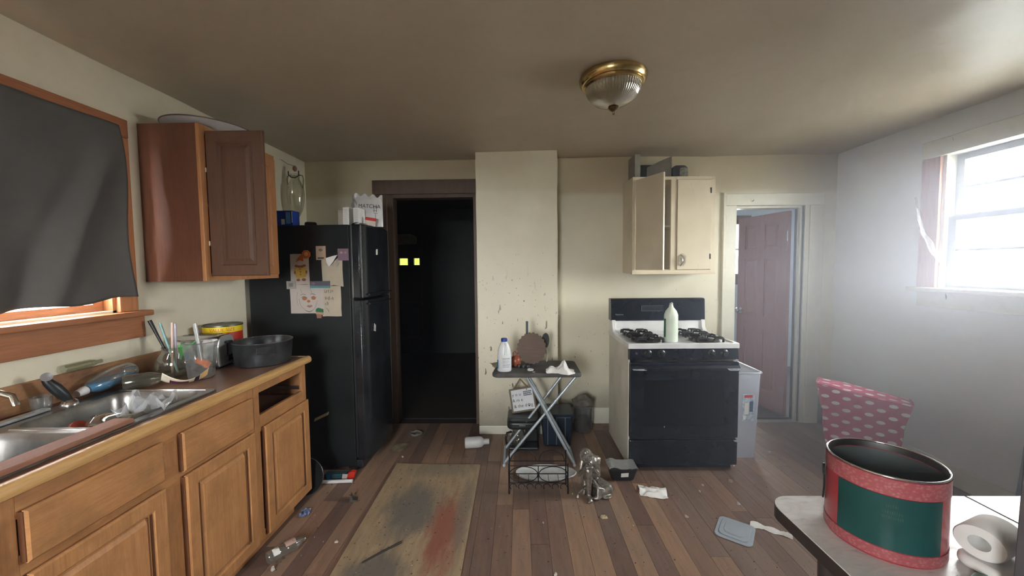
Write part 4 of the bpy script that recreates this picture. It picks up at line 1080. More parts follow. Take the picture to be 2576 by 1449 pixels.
G().prism([(0.514, 1.112), (0.545, 1.112), (0.548, 1.14), (0.512, 1.14)], -0.006, 0, SM(2.6862)).build('brown_block', plain('brown_magnet', (0.30, 0.14, 0.09), 0.5), gm, fixn=True)
G().prism([(0.508, 1.158), (0.560, 1.152), (0.560, 1.175), (0.524, 1.185), (0.510, 1.176)], -0.008, 0, SM(2.6862)).build('green_cap', plain('green_magnet', (0.02, 0.14, 0.05), 0.5), gm, fixn=True)
tag(G().prism([(0.459, 0.362), (0.467, 0.386), (0.572, 0.436), (0.565, 0.412)], -0.001, 0, SM(2.689)).build('tape_scrap', plain('tan_tape', (0.33, 0.28, 0.16), 0.5), fixn=True), 'strip of tan tape low on the fridge side', 'tape')
XM = lambda x: Matrix(((0, 0, 1, x), (1, 0, 0, 0), (0, 1, 0, 0), (0, 0, 0, 1)))     # local (u, v, h) -> (y, z, x)
tag(G().prism([(2.885, 1.560), (2.915, 1.563), (2.917, 1.605), (2.887, 1.602)], 0, 0.002, XM(0.8715)).build('white_sticker', M_PAPER, fixn=True), 'small white sticker on the freezer door', 'sticker')
tag(G().prism([(2.80, 1.00), (2.838, 0.99), (2.845, 1.035), (2.812, 1.055)], 0, 0.002, XM(0.8690)).build('photo_sticker', plain('grey_photo', (0.5, 0.47, 0.46), 0.4, var=0.5, scale=90), fixn=True), 'crumpled grey sticker on the lower fridge door', 'sticker')
# ---- things standing on the fridge
FT = 1.7685
bb = thing('blue_carton', 'small blue printed carton on the fridge', 'carton', (0.30, 2.77, FT))
B('box', plain('blue_print', (0.012, 0.05, 0.32), 0.35), bb, 0.212, 0.350, 2.715, 2.80, FT, FT+0.105, 0.001)
B('light_blue_panel', plain('light_blue_print', (0.10, 0.30, 0.62), 0.35), bb, 0.300, 0.335, 2.7140, 2.7155, FT+0.012, FT+0.095)
B('white_panel', plain('white_print', (0.75, 0.74, 0.70)), bb, 0.268, 0.292, 2.7140, 2.7155, FT+0.008, FT+0.045)
B('stripe', plain('white_print', (0.75, 0.74, 0.70)), bb, 0.343, 0.347, 2.7140, 2.7155, FT+0.02, FT+0.10)
B('end_panel', plain('dark_carton_end', (0.02, 0.018, 0.03), 0.5), bb, 0.2105, 0.2125, 2.716, 2.799, FT+0.001, FT+0.104)
tag(G(T(0.415, 2.83, FT)).lathe([(0.0005, 0), (0.036, 0), (0.042, 0.02), (0.036, 0.034), (0.0005, 0.036)], 20).build('dark_dish', plain('dark_stoneware', (0.06, 0.058, 0.05), 0.4), smooth=50), 'small dark round dish on the fridge', 'dish')
for i, (xx, nm, w) in enumerate(((0.716, 'white medicine carton at the front of the fridge top', 0.043), (0.790, 'second white carton, nearest the matcha bag', 0.042))):
    r_ = thing('white_carton', nm, 'carton', (xx, 2.78, FT), 'white cartons on the fridge')
    B('box', M_WHITEE, r_, xx-w/2, xx+w/2, 2.745, 2.85, FT, FT+0.128-0.004*i, 0.001)
    g = G()
    for k in range(7): g.box(xx-w*0.36, xx+w*0.30, 2.7440, 2.7452, FT+0.02+0.014*k, FT+0.026+0.014*k)
    g.build('print_lines', plain('pale_print', (0.55, 0.55, 0.56), 0.6), r_)
r_ = thing('pale_carton', 'pale grey carton turned sideways behind the white one', 'carton', (0.66, 2.84, FT))
B('box', plain('pale_card', (0.42, 0.37, 0.31), 0.7), r_, 0.632, 0.690, 2.80, 2.90, FT, FT+0.125, 0.002)
B('flap', plain('pale_card', (0.42, 0.37, 0.31)), r_, 0.632, 0.690, 2.785, 2.80, FT+0.118, FT+0.120)
# matcha pouch
mb = thing('matcha_pouch', 'white foil pouch printed MATCHA on the fridge', 'pouch', (0.82, 2.88, FT))
def pouch(u, v):
    th = 0.034*math.sin(PI*u)**0.5*(1-v)**0.6
    w = 0.215*(1-0.03*v)
    top = 0.012*math.sin(u*21)*(1 if v > 0.98 else 0)
    return (0.825+(u-0.5)*w, 2.885-th+0.01*v, FT+v*(0.245+top-0.02*u))
g = G().grid(pouch, 28, 14)
g.grid(lambda u, v: (lambda p: (p[0], 2.885+(2.885-p[1])*0.9+0.012*v, p[2]))(pouch(1-u, v)), 28, 14)
g.build('foil', plain('white_foil', (0.62, 0.62, 0.62), 0.35, 0.1), mb, smooth=50)
def on_pouch(tm_):
    out = []
    for p in tm_.v:
        u = (p.x-0.825)/0.215+0.5; v = min(1, max(0, (p.z-FT)/0.235))
        out.append(Vector((p.x, pouch(min(1, max(0, u)), v)[1]-0.0015-abs(p.y-2.8)*0.0, p.z)))
    tm_.v = out; return tm_
PXZ = lambda x, z, rot=0: Matrix.Translation((x, 2.8, z)) @ Matrix.Rotation(rot, 4, 'Y') @ Matrix.Rotation(PI/2, 4, 'X')
on_pouch(text_mesh('MATCHA', 0.040, PXZ(0.835, FT+0.152, 0.06), 0.0)).build('lettering', plain('ink', (0.07, 0.06, 0.06)), mb)
g = G()
for a in ((0.872, 0.132, 0.003, 0.05), (0.890, 0.130, 0.003, 0.045), (0.881, 0.118, 0.026, 0.003), (0.884, 0.100, 0.026, 0.003), (0.884, 0.075, 0.003, 0.04), (0.884, 0.055, 0.03, 0.003)):
    g.box(a[0]-a[2]/2, a[0]+a[2]/2, 2.8, 2.8, FT+a[1]-a[3]/2, FT+a[1]+a[3]/2)
on_pouch(g).build('brush_marks', plain('ink', (0.07, 0.06, 0.06)), mb)
g = G().grid(lambda u, v: (0.905-0.185*u*0+0.02*0-(0.5-u)*0.03-0.225+0.0, 2.90, FT+0.05+v*0.19), 4, 8)
g = G().grid(lambda u, v: (0.700+0.05*u+0.006*math.sin(v*9), 2.892+0.012*math.sin(v*12+u*4), FT+0.10+v*0.145-0.02*u), 5, 10)
g.build('clear_fold', thin_clear('crinkled_film', (0.86, 0.88, 0.88), 0.5), mb, smooth=50)
r_ = thing('red_packet', 'small red and white packet leaning on the matcha pouch', 'packet', (0.865, 2.80, FT))
KM = T(0.865, 2.79, FT+0.001, ry=math.radians(10))
G(KM).box(-0.036, 0.036, 0.0, 0.018, 0, 0.058).build('pack', plain('cream_pack', (0.66, 0.58, 0.50), 0.6), r_, bevel=0.002)
G(KM).box(-0.0363, 0.0363, -0.0006, 0.0183, 0.036, 0.0583).build('red_band', plain('red_band', (0.55, 0.025, 0.02), 0.5), r_)
# ---- glass amphora hanging in the corner above the fridge
am = thing('hanging_amphora', 'clear glass amphora hung by wire in the corner above the fridge', 'vase', (0.10, 3.20, 1.86))
AM = T(0.10, 3.20, 1.86)
G(AM).lathe([(0.0005, 0.0), (0.012, 0.004), (0.020, 0.03), (0.045, 0.085), (0.062, 0.16), (0.067, 0.22), (0.060, 0.28), (0.040, 0.325), (0.030, 0.345), (0.032, 0.372), (0.040, 0.385)], 30).build('glass_body', thin_clear('amphora_glass', (0.86, 0.86, 0.78), 0.3, 0.04, 0.06, (0.5, 0.5, 0.4)), am, smooth=60)
for s_ in (-1, 1):
    G(AM).tube([(s_*0.034, 0, 0.375), (s_*0.060, 0, 0.372), (s_*0.068, 0, 0.345), (s_*0.064, 0, 0.29), (s_*0.058, 0, 0.27)], 0.005, 8).build('handle', thin_clear('handle_glass', (0.70, 0.72, 0.58), 0.35, 0.05, 0.15, (0.5, 0.5, 0.4)), am, smooth=50)
G(AM).tube([(-0.050, -0.01, 0.405), (-0.040, -0.025, 0.375), (-0.015, -0.035, 0.352), (0.02, -0.03, 0.35), (0.035, -0.01, 0.37), (0.03, 0.0, 0.41)], 0.0045, 8).build('wire_hook', M_BLACKP, am, smooth=50)
G(AM).ell((0.0, 0.0, 0.43), (0.018, 0.016, 0.024), 12, 8).build('bead', plain('pink_bead', (0.42, 0.22, 0.17), 0.5), am, smooth=60)
G(AM).tube([(0.0, 0.0, 0.45), (-0.06, 0.0, 0.47), (-0.10, -0.02, 0.50)], 0.002, 6).build('hanging_wire', M_STEEL, am, smooth=50)

# ================================================================== PLYWOOD SHEET ON THE FLOOR
m, t, b = nt('stained_plywood')
vv = coords(t, (7, 1.2, 1)); f1 = noise_n(t, vv, 4, 7, 0.7, 0.3)
cc = ramp(t, f1, [(0.3, (0.29, 0.205, 0.125)), (0.7, (0.43, 0.32, 0.205))])
v0 = coords(t)
def patch(cx, cy, rx, ry, col, amt, ns, soft=0.5):
    global cc
    mp = t.nodes.new('ShaderNodeMapping'); mp.vector_type = 'TEXTURE'
    mp.inputs['Location'].default_value = (cx, cy, 0); mp.inputs['Scale'].default_value = (rx, ry, 1)
    t.links.new(v0, mp.inputs[0])
    ln = t.nodes.new('ShaderNodeVectorMath'); ln.operation = 'LENGTH'
    t.links.new(mp.outputs[0], ln.inputs[0])
    nn = noise_n(t, coords(t, (3, 0.8, 1)), ns, 6, 0.7)
    ad = t.nodes.new('ShaderNodeMath'); ad.operation = 'MULTIPLY_ADD'; ad.inputs[1].default_value = 1.6
    t.links.new(nn, ad.inputs[0]); t.links.new(ln.outputs['Value'], ad.inputs[2])
    k = ramp(t, ad.outputs[0], [(0.0, (amt,)*3), (1.0, (amt,)*3)])
    mr = t.nodes.new('ShaderNodeMapRange'); mr.inputs[1].default_value = 1.25; mr.inputs[2].default_value = 1.25+soft; mr.inputs[3].default_value = amt; mr.inputs[4].default_value = 0
    t.links.new(ad.outputs[0], mr.inputs[0])
    cc = mixc(t, mr.outputs[0], cc, col)
# offsets are from the sheet's middle (x 1.345, y 2.03)
patch(0.17, 0.0, 0.13, 0.42, (0.27, 0.075, 0.052), 0.8, 5)
patch(-0.06, 0.20, 0.20, 0.34, (0.13, 0.128, 0.12), 0.8, 4)
patch(-0.10, -0.28, 0.20, 0.16, (0.115, 0.113, 0.108), 0.75, 4)
patch(0.26, 0.18, 0.06, 0.42, (0.18, 0.155, 0.13), 0.6, 6)
patch(0.02, 0.66, 0.33, 0.14, (0.17, 0.15, 0.12), 0.5, 6)
f3 = noise_n(t, v0, 60, 3, 0.6)
cc = mixc(t, ramp(t, f3, [(0.62, (0, 0, 0)), (0.70, (0.8,)*3)]), cc, (0.09, 0.065, 0.045))
t.links.new(cc, b.inputs['Base Color']); setb(b, Roughness=0.6); bump(t, b, f1, 0.1, 0.004)
g = G(T(1.345, 2.03, 0.001, rz=math.radians(0.6)))
poly = [(-0.308, -0.73), (0.308, -0.73), (0.310, 0.715), (0.15, 0.722), (0.05, 0.720), (-0.312, 0.742)]
g.prism(poly, 0, 0.012)
tag(g.build('plywood_sheet', m, origin=(1.345, 2.03, 0.001)), 'stained plywood sheet with red paint lying on the floor', 'plywood')

# ================================================================== STOVE
stv = thing('stove', 'white gas stove with black front and four burners', 'stove', (3.093, 2.97, 0))
sx0, sx1, sy0, sy1 = 2.712, 3.474, 2.705, 3.29
M_STSIDE = plain('yellowed_white_enamel', (0.60, 0.57, 0.49), 0.4, var=0.15, scale=4)
M_STBLK = plain('black_enamel_blue_sheen', (0.010, 0.014, 0.022), 0.25, var=0.5, scale=4)  # black enamel with the window's bluish sheen put into its colour
g = G().box(sx0, sx0+0.012, sy0, sy1, 0.02, 0.875).box(sx1-0.012, sx1, sy0, sy1, 0.02, 0.875).box(sx0+0.012, sx1-0.012, sy1-0.012, sy1, 0.02, 0.875).box(sx0+0.012, sx1-0.012, sy0+0.06, sy1-0.012, 0.05, 0.07)
g.build('side_panels', M_STSIDE, stv, bevel=0.003)
# cooktop with a lip and shallow wells
M_COOK = plain('cooktop_enamel', (0.70, 0.70, 0.70), 0.25, var=0.12, scale=6)
def ring4(x0, x1, y0, y1, z): return [(x0, y0, z), (x1, y0, z), (x1, y1, z), (x0, y1, z)]
g = G()
ZC = 0.913
vs = ring4(sx0-0.004, sx1+0.004, 2.688, sy1, 0.877) + ring4(sx0-0.004, sx1+0.004, 2.688, sy1, ZC-0.004) + ring4(sx0, sx1, 2.692, sy1-0.004, ZC) + ring4(sx0+0.018, sx1-0.018, 2.708, sy1-0.02, ZC) + ring4(sx0+0.026, sx1-0.026, 2.716, sy1-0.03, ZC-0.008)
fs = [(3, 2, 1, 0)] + [(k*4+i, k*4+(i+1) % 4, (k+1)*4+(i+1) % 4, (k+1)*4+i) for k in range(4) for i in range(4)] + [(16, 17, 18, 19)]
g.add(vs, fs).build('cooktop', M_COOK, stv)
# white splash rise and black backguard
g = G().prism([(3.10, ZC-0.008), (3.17, ZC+0.004), (3.195, ZC+0.03), (3.205, 1.005), (3.29, 1.005), (3.29, ZC-0.008)], sx0+0.004, sx1-0.004, Matrix(((0, 0, 1, 0), (1, 0, 0, 0), (0, 1, 0, 0), (0, 0, 0, 1))))
g.build('splash_rise', M_COOK, stv, smooth=40, fixn=True)
for (a, c_) in ((sx0-0.002, sx0+0.030), (sx1-0.030, sx1+0.002)):
    G().prism([(3.06, ZC-0.004), (3.15, ZC+0.010), (3.180, ZC+0.04), (3.19, 1.01), (3.285, 1.01), (3.285, ZC-0.004)], a, c_, Matrix(((0, 0, 1, 0), (1, 0, 0, 0), (0, 1, 0, 0), (0, 0, 0, 1)))).build('side_cheek', M_WHITEE, stv, smooth=40, fixn=True, bevel=0.004)
bgd = G().prism([(3.196, 1.003), (3.215, 1.003), (3.290, 1.003), (3.290, 1.185), (3.225, 1.187), (3.206, 1.180)], sx0-0.006, sx1+0.006, Matrix(((0, 0, 1, 0), (1, 0, 0, 0), (0, 1, 0, 0), (0, 0, 0, 1)))).build('backguard', M_STBLK, stv, fixn=True, bevel=0.004)
B('display_window', plain('dark_display', (0.03, 0.035, 0.045), 0.15), bgd, 2.958, 3.135, 3.1945, 3.2005, 1.085, 1.125)
g = G()
for q in ((2.957, 2.959, 1.083, 1.127), (2.957, 3.135, 1.126, 1.128), (2.957, 3.135, 1.083, 1.085)): g.box(q[0], q[1], 3.193, 3.1985, q[2], q[3])
g.build('display_frame', plain('grey_line', (0.18, 0.2, 0.22), 0.4), bgd)
text_mesh('Kenmore', 0.017, T(2.775, 3.1985, 1.055, rx=PI/2), 0.0005).build('lettering', plain('grey_letter', (0.35, 0.36, 0.38), 0.4), bgd)
# control panel and knobs
cp = G().prism([(2.686, 0.800), (2.694, 0.872), (2.72, 0.876), (2.72, 0.795)], sx0, sx1, Matrix(((0, 0, 1, 0), (1, 0, 0, 0), (0, 1, 0, 0), (0, 0, 0, 1)))).build('control_panel', M_STBLK, stv, fixn=True, bevel=0.003)
for k, xx in enumerate((2.843, 2.936, 3.284, 3.374)):
    KM = T(xx, 2.6895, 0.842, rx=PI/2)
    kn = G(KM).lathe([(0.0005, 0), (0.026, 0), (0.024, 0.008), (0.018, 0.012), (0.017, 0.022), (0.0005, 0.023)], 22).build('knob', M_BLACKP, cp, smooth=40)
    G(KM @ T(0, 0, 0, rz=0.5*k)).box(-0.004, 0.004, -0.018, 0.018, 0.010, 0.030).build('knob_grip', M_BLACKP, cp, bevel=0.002)
    G(KM).tube([(0.0265*math.cos(a), 0.0265*math.sin(a), 0.004) for a in [2*PI*i/24 for i in range(24)]], 0.0012, 6, True).build('knob_ring', plain('silver_ring', (0.5, 0.52, 0.55), 0.2, 1.0), cp, smooth=60)
G(T(2.763, 2.6895, 0.845, rx=PI/2)).lathe([(0.0005, 0), (0.008, 0), (0.008, 0.01), (0.0005, 0.011)], 12).build('knob_stem', plain('bare_stem', (0.3, 0.32, 0.35), 0.3, 1.0), cp, smooth=40)
# oven door with wide grip, worn to white at the ends
od = G().box(sx0+0.003, sx1-0.003, 2.672, 2.704, 0.245, 0.782).build('oven_door', M_STBLK, stv, bevel=0.006)
B('door_glass', plain('oven_glass', (0.006, 0.009, 0.014), 0.10), od, sx0+0.10, sx1-0.10, 2.6705, 2.673, 0.33, 0.66, 0.001)
gp = G().prism([(2.672, 0.722), (2.652, 0.726), (2.648, 0.745), (2.660, 0.762), (2.672, 0.764)], sx0+0.006, sx1-0.006, Matrix(((0, 0, 1, 0), (1, 0, 0, 0), (0, 1, 0, 0), (0, 0, 0, 1)))).build('door_grip', M_STBLK, od, fixn=True, bevel=0.003)
M_CHIP = plain('worn_bare_metal', (0.38, 0.40, 0.42), 0.5, 0.2, 0.5, 60)
def chip(nm, poly, y, par): G().prism(poly, -0.0007, 0, SM(y)).build(nm, M_CHIP, par, fixn=True)
chip('paint_chip', [(2.722, 0.742), (2.80, 0.744), (2.826, 0.733), (2.78, 0.732), (2.735, 0.735)], 2.6482, od)
chip('paint_chip', [(3.375, 0.744), (3.465, 0.746), (3.466, 0.730), (3.40, 0.728), (3.385, 0.734)], 2.6482, od)
chip('paint_chip', [(3.43, 0.794), (3.472, 0.797), (3.472, 0.784), (3.445, 0.783)], 2.6868, cp)
for (a, c_, e) in ((3.335, 0.445, 0.055), (2.955, 0.32, 0.14), (2.892, 0.355, 0.04)):
    chip('paint_scratch', [(a, c_), (a+0.005, c_), (a+0.004, c_+e), (a+0.001, c_+e)], 2.6716, od)
bd = G().box(sx0+0.003, sx1-0.003, 2.674, 2.704, 0.045, 0.228).build('broiler_drawer', M_STBLK, stv, bevel=0.008)
chip('paint_chip', [(3.44, 0.226), (3.468, 0.228), (3.468, 0.214), (3.45, 0.216)], 2.6735, bd)
B('drawer_gap', plain('gap_black', (0.004, 0.004, 0.005), 0.8), stv, sx0+0.01, sx1-0.01, 2.69, 2.704, 0.226, 0.247)
B('toe_space', plain('gap_black', (0.004, 0.004, 0.005)), stv, sx0+0.02, sx1-0.02, 2.73, 2.75, 0.002, 0.045)
for xx in (sx0+0.04, sx1-0.04):
    for yy in (2.76, 3.25): G().lathe([(0.0005, 0), (0.018, 0), (0.018, 0.021), (0.0005, 0.021)], 10, (xx, yy, 0)).build('foot', M_BLACKP, stv)
# burners: drip bowl, cap and a cast grate each
M_IRON = plain('cast_iron', (0.014, 0.014, 0.015), 0.55, var=0.4, bmp=0.1)
M_DRIP = plain('greasy_drip_bowl', (0.10, 0.085, 0.06), 0.5, 0.5, 0.4, 30)
for bx, by in ((2.872, 2.825), (2.872, 3.055), (3.296, 2.825), (3.296, 3.055)):
    G().lathe([(0.105, 0.004), (0.09, 0.001), (0.05, -0.001), (0.0005, -0.001)], 26, (bx, by, ZC-0.0065)).build('drip_bowl', M_DRIP, stv, smooth=50)
    G().lathe([(0.0005, 0), (0.034, 0), (0.036, 0.012), (0.026, 0.020), (0.0005, 0.021)], 20, (bx, by, ZC-0.006)).build('burner_cap', M_IRON, stv, smooth=40)
    g = G(T(bx, by, ZC-0.006, rz=0.03*(bx-by)))
    hh = 0.034
    for k in range(4):
        a = PI/4 + k*PI/2
        ca, sa = math.cos(a), math.sin(a)
        g.tube([(ca*0.118*1.1, sa*0.118*1.1, 0.004), (ca*0.118*1.1, sa*0.118*1.1, hh-0.006), (ca*0.110, sa*0.110, hh), (ca*0.030, sa*0.030, hh), (ca*0.024, sa*0.024, hh-0.010)], 0.0075, 6)
    for k in range(4):
        a = k*PI/2; ca, sa = math.cos(a), math.sin(a)
        p = lambda u, v, z: (ca*u-sa*v, sa*u+ca*v, z)
        g.tube([p(0.096, -0.092, 0.006), p(0.096, -0.092, hh-0.008), p(0.096, -0.080, hh-0.002), p(0.096, -0.030, hh-0.002), p(0.096, -0.020, 0.012), p(0.096, 0.020, 0.012), p(0.096, 0.030, hh-0.002), p(0.096, 0.080, hh-0.002), p(0.096, 0.092, hh-0.008), p(0.096, 0.092, 0.006)], 0.0065, 6)
    g.build('burner_grate', M_IRON, stv, smooth=40)
# ---- translucent bottle standing between the burners
db = thing('detergent_bottle', 'pale translucent green-tinted bottle standing on the stove', 'bottle', (3.045, 2.80, ZC-0.008))
DBM = T(3.045, 2.80, ZC-0.0075)
m, t, b = nt('milky_green_plastic')
setb(b, Roughness=0.35); b.inputs['Subsurface Weight'].default_value = 0.4; b.inputs['Subsurface Radius'].default_value = (0.03, 0.04, 0.03)
t.links.new(ramp(t, noise_n(t, coords(t), 9), [(0.3, (0.66, 0.74, 0.62)), (0.7, (0.76, 0.82, 0.72))]), b.inputs['Base Color'])
G(DBM).lathe([(0.0005, 0), (0.046, 0), (0.050, 0.006), (0.050, 0.10), (0.047, 0.13), (0.050, 0.16), (0.049, 0.195), (0.038, 0.225), (0.022, 0.245), (0.016, 0.252), (0.016, 0.262), (0.0005, 0.263)], 30, sy=0.8).build('body', m, db, smooth=50)
G(DBM).tube([(0, 0, 0.258), (0, 0, 0.275), (0.008, -0.004, 0.282)], [0.014, 0.012, 0.008], 12).build('torn_cap', plain('pale_cap', (0.66, 0.70, 0.62), 0.5), db, smooth=50)
G(DBM).grid(lambda u, v: (-0.0503*math.cos(u*0.55-0.05)*(1.0), -0.0405*math.sin(u*0.55-0.05), 0.035+v*0.135), 5, 6).build('green_label', plain('green_label', (0.01, 0.13, 0.05), 0.4), db, smooth=60)

# ================================================================== CREAM WALL CABINET OVER THE STOVE
wc = thing('wall_cabinet', 'cream painted wall cabinet with one door ajar over the stove', 'cabinet', (3.226, 3.38, 1.396))
m, t, b = nt('old_cream_paint')
f1 = noise_n(t, coords(t), 3, 5, 0.6); f2 = noise_n(t, coords(t, (14, 14, 3)), 3, 5, 0.7)
cc = mixc(t, ramp(t, f1, [(0.4, (0, 0, 0)), (0.75, (0.6,)*3)]), (0.68, 0.60, 0.45), (0.52, 0.43, 0.29))
cc = mixc(t, ramp(t, f2, [(0.62, (0, 0, 0)), (0.8, (0.5,)*3)]), cc, (0.30, 0.22, 0.13))
t.links.new(cc, b.inputs['Base Color']); setb(b, Roughness=0.4)
M_OLDC = m
cx0, cx1, cy0, cz0, cz1 = 2.888, 3.567, 3.235, 1.398, 2.188
g = G().box(cx0, cx0+0.018, cy0+0.018, D-0.001, cz0, cz1).box(cx1-0.018, cx1, cy0+0.018, D-0.001, cz0, cz1).box(cx0+0.018, cx1-0.018, cy0+0.018, D-0.001, cz1-0.018, cz1).box(cx0+0.018, cx1-0.018, cy0+0.018, D-0.001, cz0+0.012, cz0+0.03).box(cx0+0.018, cx1-0.018, D-0.012, D-0.001, cz0+0.03, cz1-0.018)
g.build('carcass', M_OLDC, wc)
for (a, c_) in ((cx0, 2.924), (3.205, 3.252), (3.534, cx1)): B('stile', M_OLDC, wc, a, c_, cy0, cy0+0.018, cz0, cz1, 0.001)
for (a, c_) in ((2.924, 3.205), (3.252, 3.534)):
    B('rail', M_OLDC, wc, a, c_, cy0, cy0+0.018, cz1-0.025, cz1, 0.001)
    B('rail', M_OLDC, wc, a, c_, cy0, cy0+0.018, cz0, cz0+0.022, 0.001)
B('bottom_lip', M_OLDC, wc, cx0-0.006, cx1+0.004, cy0-0.014, cy0+0.02, cz0-0.012, cz0+0.002, 0.003)
B('shelf', M_OLDC, wc, 2.906, 3.549, cy0+0.04, D-0.012, 1.78, 1.795)
# right leaf, shut
ld = B('door', M_OLDC, wc, 3.255, 3.532, cy0-0.012, cy0+0.004, 1.424, 2.160, 0.002)
g = G().tube([(3.283, cy0-0.012, 1.455), (3.286, cy0-0.026, 1.468), (3.290, cy0-0.034, 1.500), (3.286, cy0-0.026, 1.532), (3.283, cy0-0.012, 1.545)], [0.006, 0.005, 0.008, 0.005, 0.006], 8)
g.build('pull_handle', M_CHROME, ld, smooth=50)
for z in (2.07, 1.53):
    B('hinge', plain('black_hinge', (0.05, 0.045, 0.04), 0.5, 0.5), wc, 3.518, 3.531, cy0-0.014, cy0-0.004, z-0.022, z+0.022, 0.002)
def smudge(M_, par):
    """grime worn round a handle: a thin film of dirt with a shape of its own"""
    mm, tt, bb_ = nt('hand_grime')
    vv_ = coords(tt); ln_ = tt.nodes.new('ShaderNodeVectorMath'); ln_.operation = 'LENGTH'
    mp_ = tt.nodes.new('ShaderNodeMapping'); mp_.inputs['Scale'].default_value = (1/0.045, 1, 1/0.075)
    tt.links.new(vv_, mp_.inputs[0]); tt.links.new(mp_.outputs[0], ln_.inputs[0])
    n_ = noise_n(tt, vv_, 60, 4, 0.7)
    ad_ = tt.nodes.new('ShaderNodeMath'); ad_.operation = 'MULTIPLY_ADD'; ad_.inputs[1].default_value = 0.9
    tt.links.new(n_, ad_.inputs[0]); tt.links.new(ln_.outputs['Value'], ad_.inputs[2])
    mr_ = tt.nodes.new('ShaderNodeMapRange'); mr_.inputs[1].default_value = 0.55; mr_.inputs[2].default_value = 1.25; mr_.inputs[3].default_value = 0.75; mr_.inputs[4].default_value = 0.0
    tt.links.new(ad_.outputs[0], mr_.inputs[0]); tt.links.new(mr_.outputs[0], bb_.inputs['Alpha'])
    bb_.inputs['Base Color'].default_value = (0.12, 0.09, 0.06, 1); setb(bb_, Roughness=0.7)
    g_ = G(M_).add([(-0.055, 0, -0.09), (0.055, 0, -0.09), (0.055, 0, 0.09), (-0.055, 0, 0.09)], [(0, 1, 2, 3)])
    o_ = g_.build('grime_patch', mm, par)
    off = Vector((0, 0, 0.09))
    for v_ in o_.data.vertices: v_.co -= off
    o_.location += off
smudge(T(3.300, cy0-0.0128, 1.505), ld)
# left leaf, swung out about 65 degrees
OM = T(2.924, cy0-0.004, 0, rz=-math.radians(66))
ol = G(OM).box(0.003, 0.305, -0.015, 0.001, 1.424, 2.160).build('door', M_OLDC, wc, bevel=0.002)
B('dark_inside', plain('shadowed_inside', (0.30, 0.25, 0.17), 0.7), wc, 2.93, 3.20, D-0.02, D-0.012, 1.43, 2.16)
for z in (2.02, 1.53): G(OM).tube([(0.0, 0.004, z-0.02), (0.0, 0.004, z+0.02)], 0.005, 8).build('hinge', plain('black_hinge', (0.05, 0.045, 0.04)), wc, smooth=40)
# ---- junk on top of it
CT = cz1+0.0005
cb = thing('cardboard_box', 'open grey cardboard box with a raised flap on the wall cabinet', 'box', (3.05, 3.38, CT))
M_CARD = plain('grey_cardboard', (0.16, 0.14, 0.12), 0.8, var=0.2)
M_CARD2 = plain('pale_cardboard_edge', (0.28, 0.27, 0.24), 0.8)
g = G().box(2.915, 2.962, 3.27, 3.46, CT, CT+0.195)
g.build('side_slab', M_CARD2, cb, bevel=0.002)
G().box(2.965, 3.205, 3.33, 3.46, CT, CT+0.12).build('carton', plain('dark_green_card', (0.03, 0.04, 0.035), 0.6), cb, bevel=0.002)
g = G().prism([(3.02, CT), (3.225, CT), (3.225, CT+0.178), (3.12, CT+0.135), (3.02, CT+0.085)], 0, 0.004, SM(3.285)); g.build('flap', M_CARD, cb, fixn=True)
dc = thing('dark_tin', 'dark oval tin with a faded label on the wall cabinet', 'tin', (3.305, 3.34, CT))
g = G(T(3.305, 3.35, CT)).prism(rrect(-0.066, 0.066, 0.0, 0.108, 0.04), -0.045, 0.045, Matrix(((1, 0, 0, 0), (0, 0, 1, 0), (0, 1, 0, 0), (0, 0, 0, 1))))
g.build('body', plain('dark_tin_paint', (0.025, 0.023, 0.026), 0.4), dc, smooth=40, fixn=True, bevel=0.004)
G(T(3.305, 3.35, CT)).prism(rrect(-0.005, 0.064, 0.004, 0.088, 0.02), -0.0458, -0.044, Matrix(((1, 0, 0, 0), (0, 0, 1, 0), (0, 1, 0, 0), (0, 0, 0, 1)))).build('label_panel', plain('faded_label', (0.22, 0.22, 0.17), 0.6, var=0.6, scale=40), dc, fixn=True)

# ================================================================== CEILING LAMP
cl = thing('ceiling_lamp', 'brass and ribbed glass ceiling lamp', 'lamp', (2.438, 2.05, H))
LMx = Matrix.Translation((2.438, 2.05, 2.426)) @ Matrix.Rotation(math.radians(-1.5), 4, 'Y')
G(LMx).lathe([(0.060, 0.006), (0.168, 0.006), (0.172, -0.004), (0.168, -0.022), (0.158, -0.034), (0.150, -0.036), (0.150, -0.046), (0.143, -0.052), (0.132, -0.050)], 64).build('brass_pan', M_BRASS, cl, smooth=35)
bowl = G(LMx).lathe([(0.138, -0.040), (0.139, -0.052), (0.134, -0.075), (0.118, -0.100), (0.092, -0.122), (0.058, -0.138), (0.022, -0.146), (0.010, -0.147)], 192, rib=0.010, nrib=64)
m, t, b = nt('ribbed_smoked_glass')
setb(b, Roughness=0.14); b.inputs['Transmission Weight'].default_value = 0.35; b.inputs['IOR'].default_value = 1.45
t.links.new(ramp(t, noise_n(t, coords(t), 8), [(0.3, (0.30, 0.26, 0.17)), (0.7, (0.38, 0.33, 0.23))]), b.inputs['Base Color'])
bowl.build('glass_bowl', m, cl, smooth=25)
G(LMx).lathe([(0.0005, -0.132), (0.016, -0.134), (0.026, -0.142), (0.028, -0.152), (0.020, -0.163), (0.009, -0.168), (0.006, -0.174), (0.006, -0.184), (0.0005, -0.187)], 24).build('finial', plain('aged_brass', (0.20, 0.15, 0.08), 0.3, 1.0), cl, smooth=45)

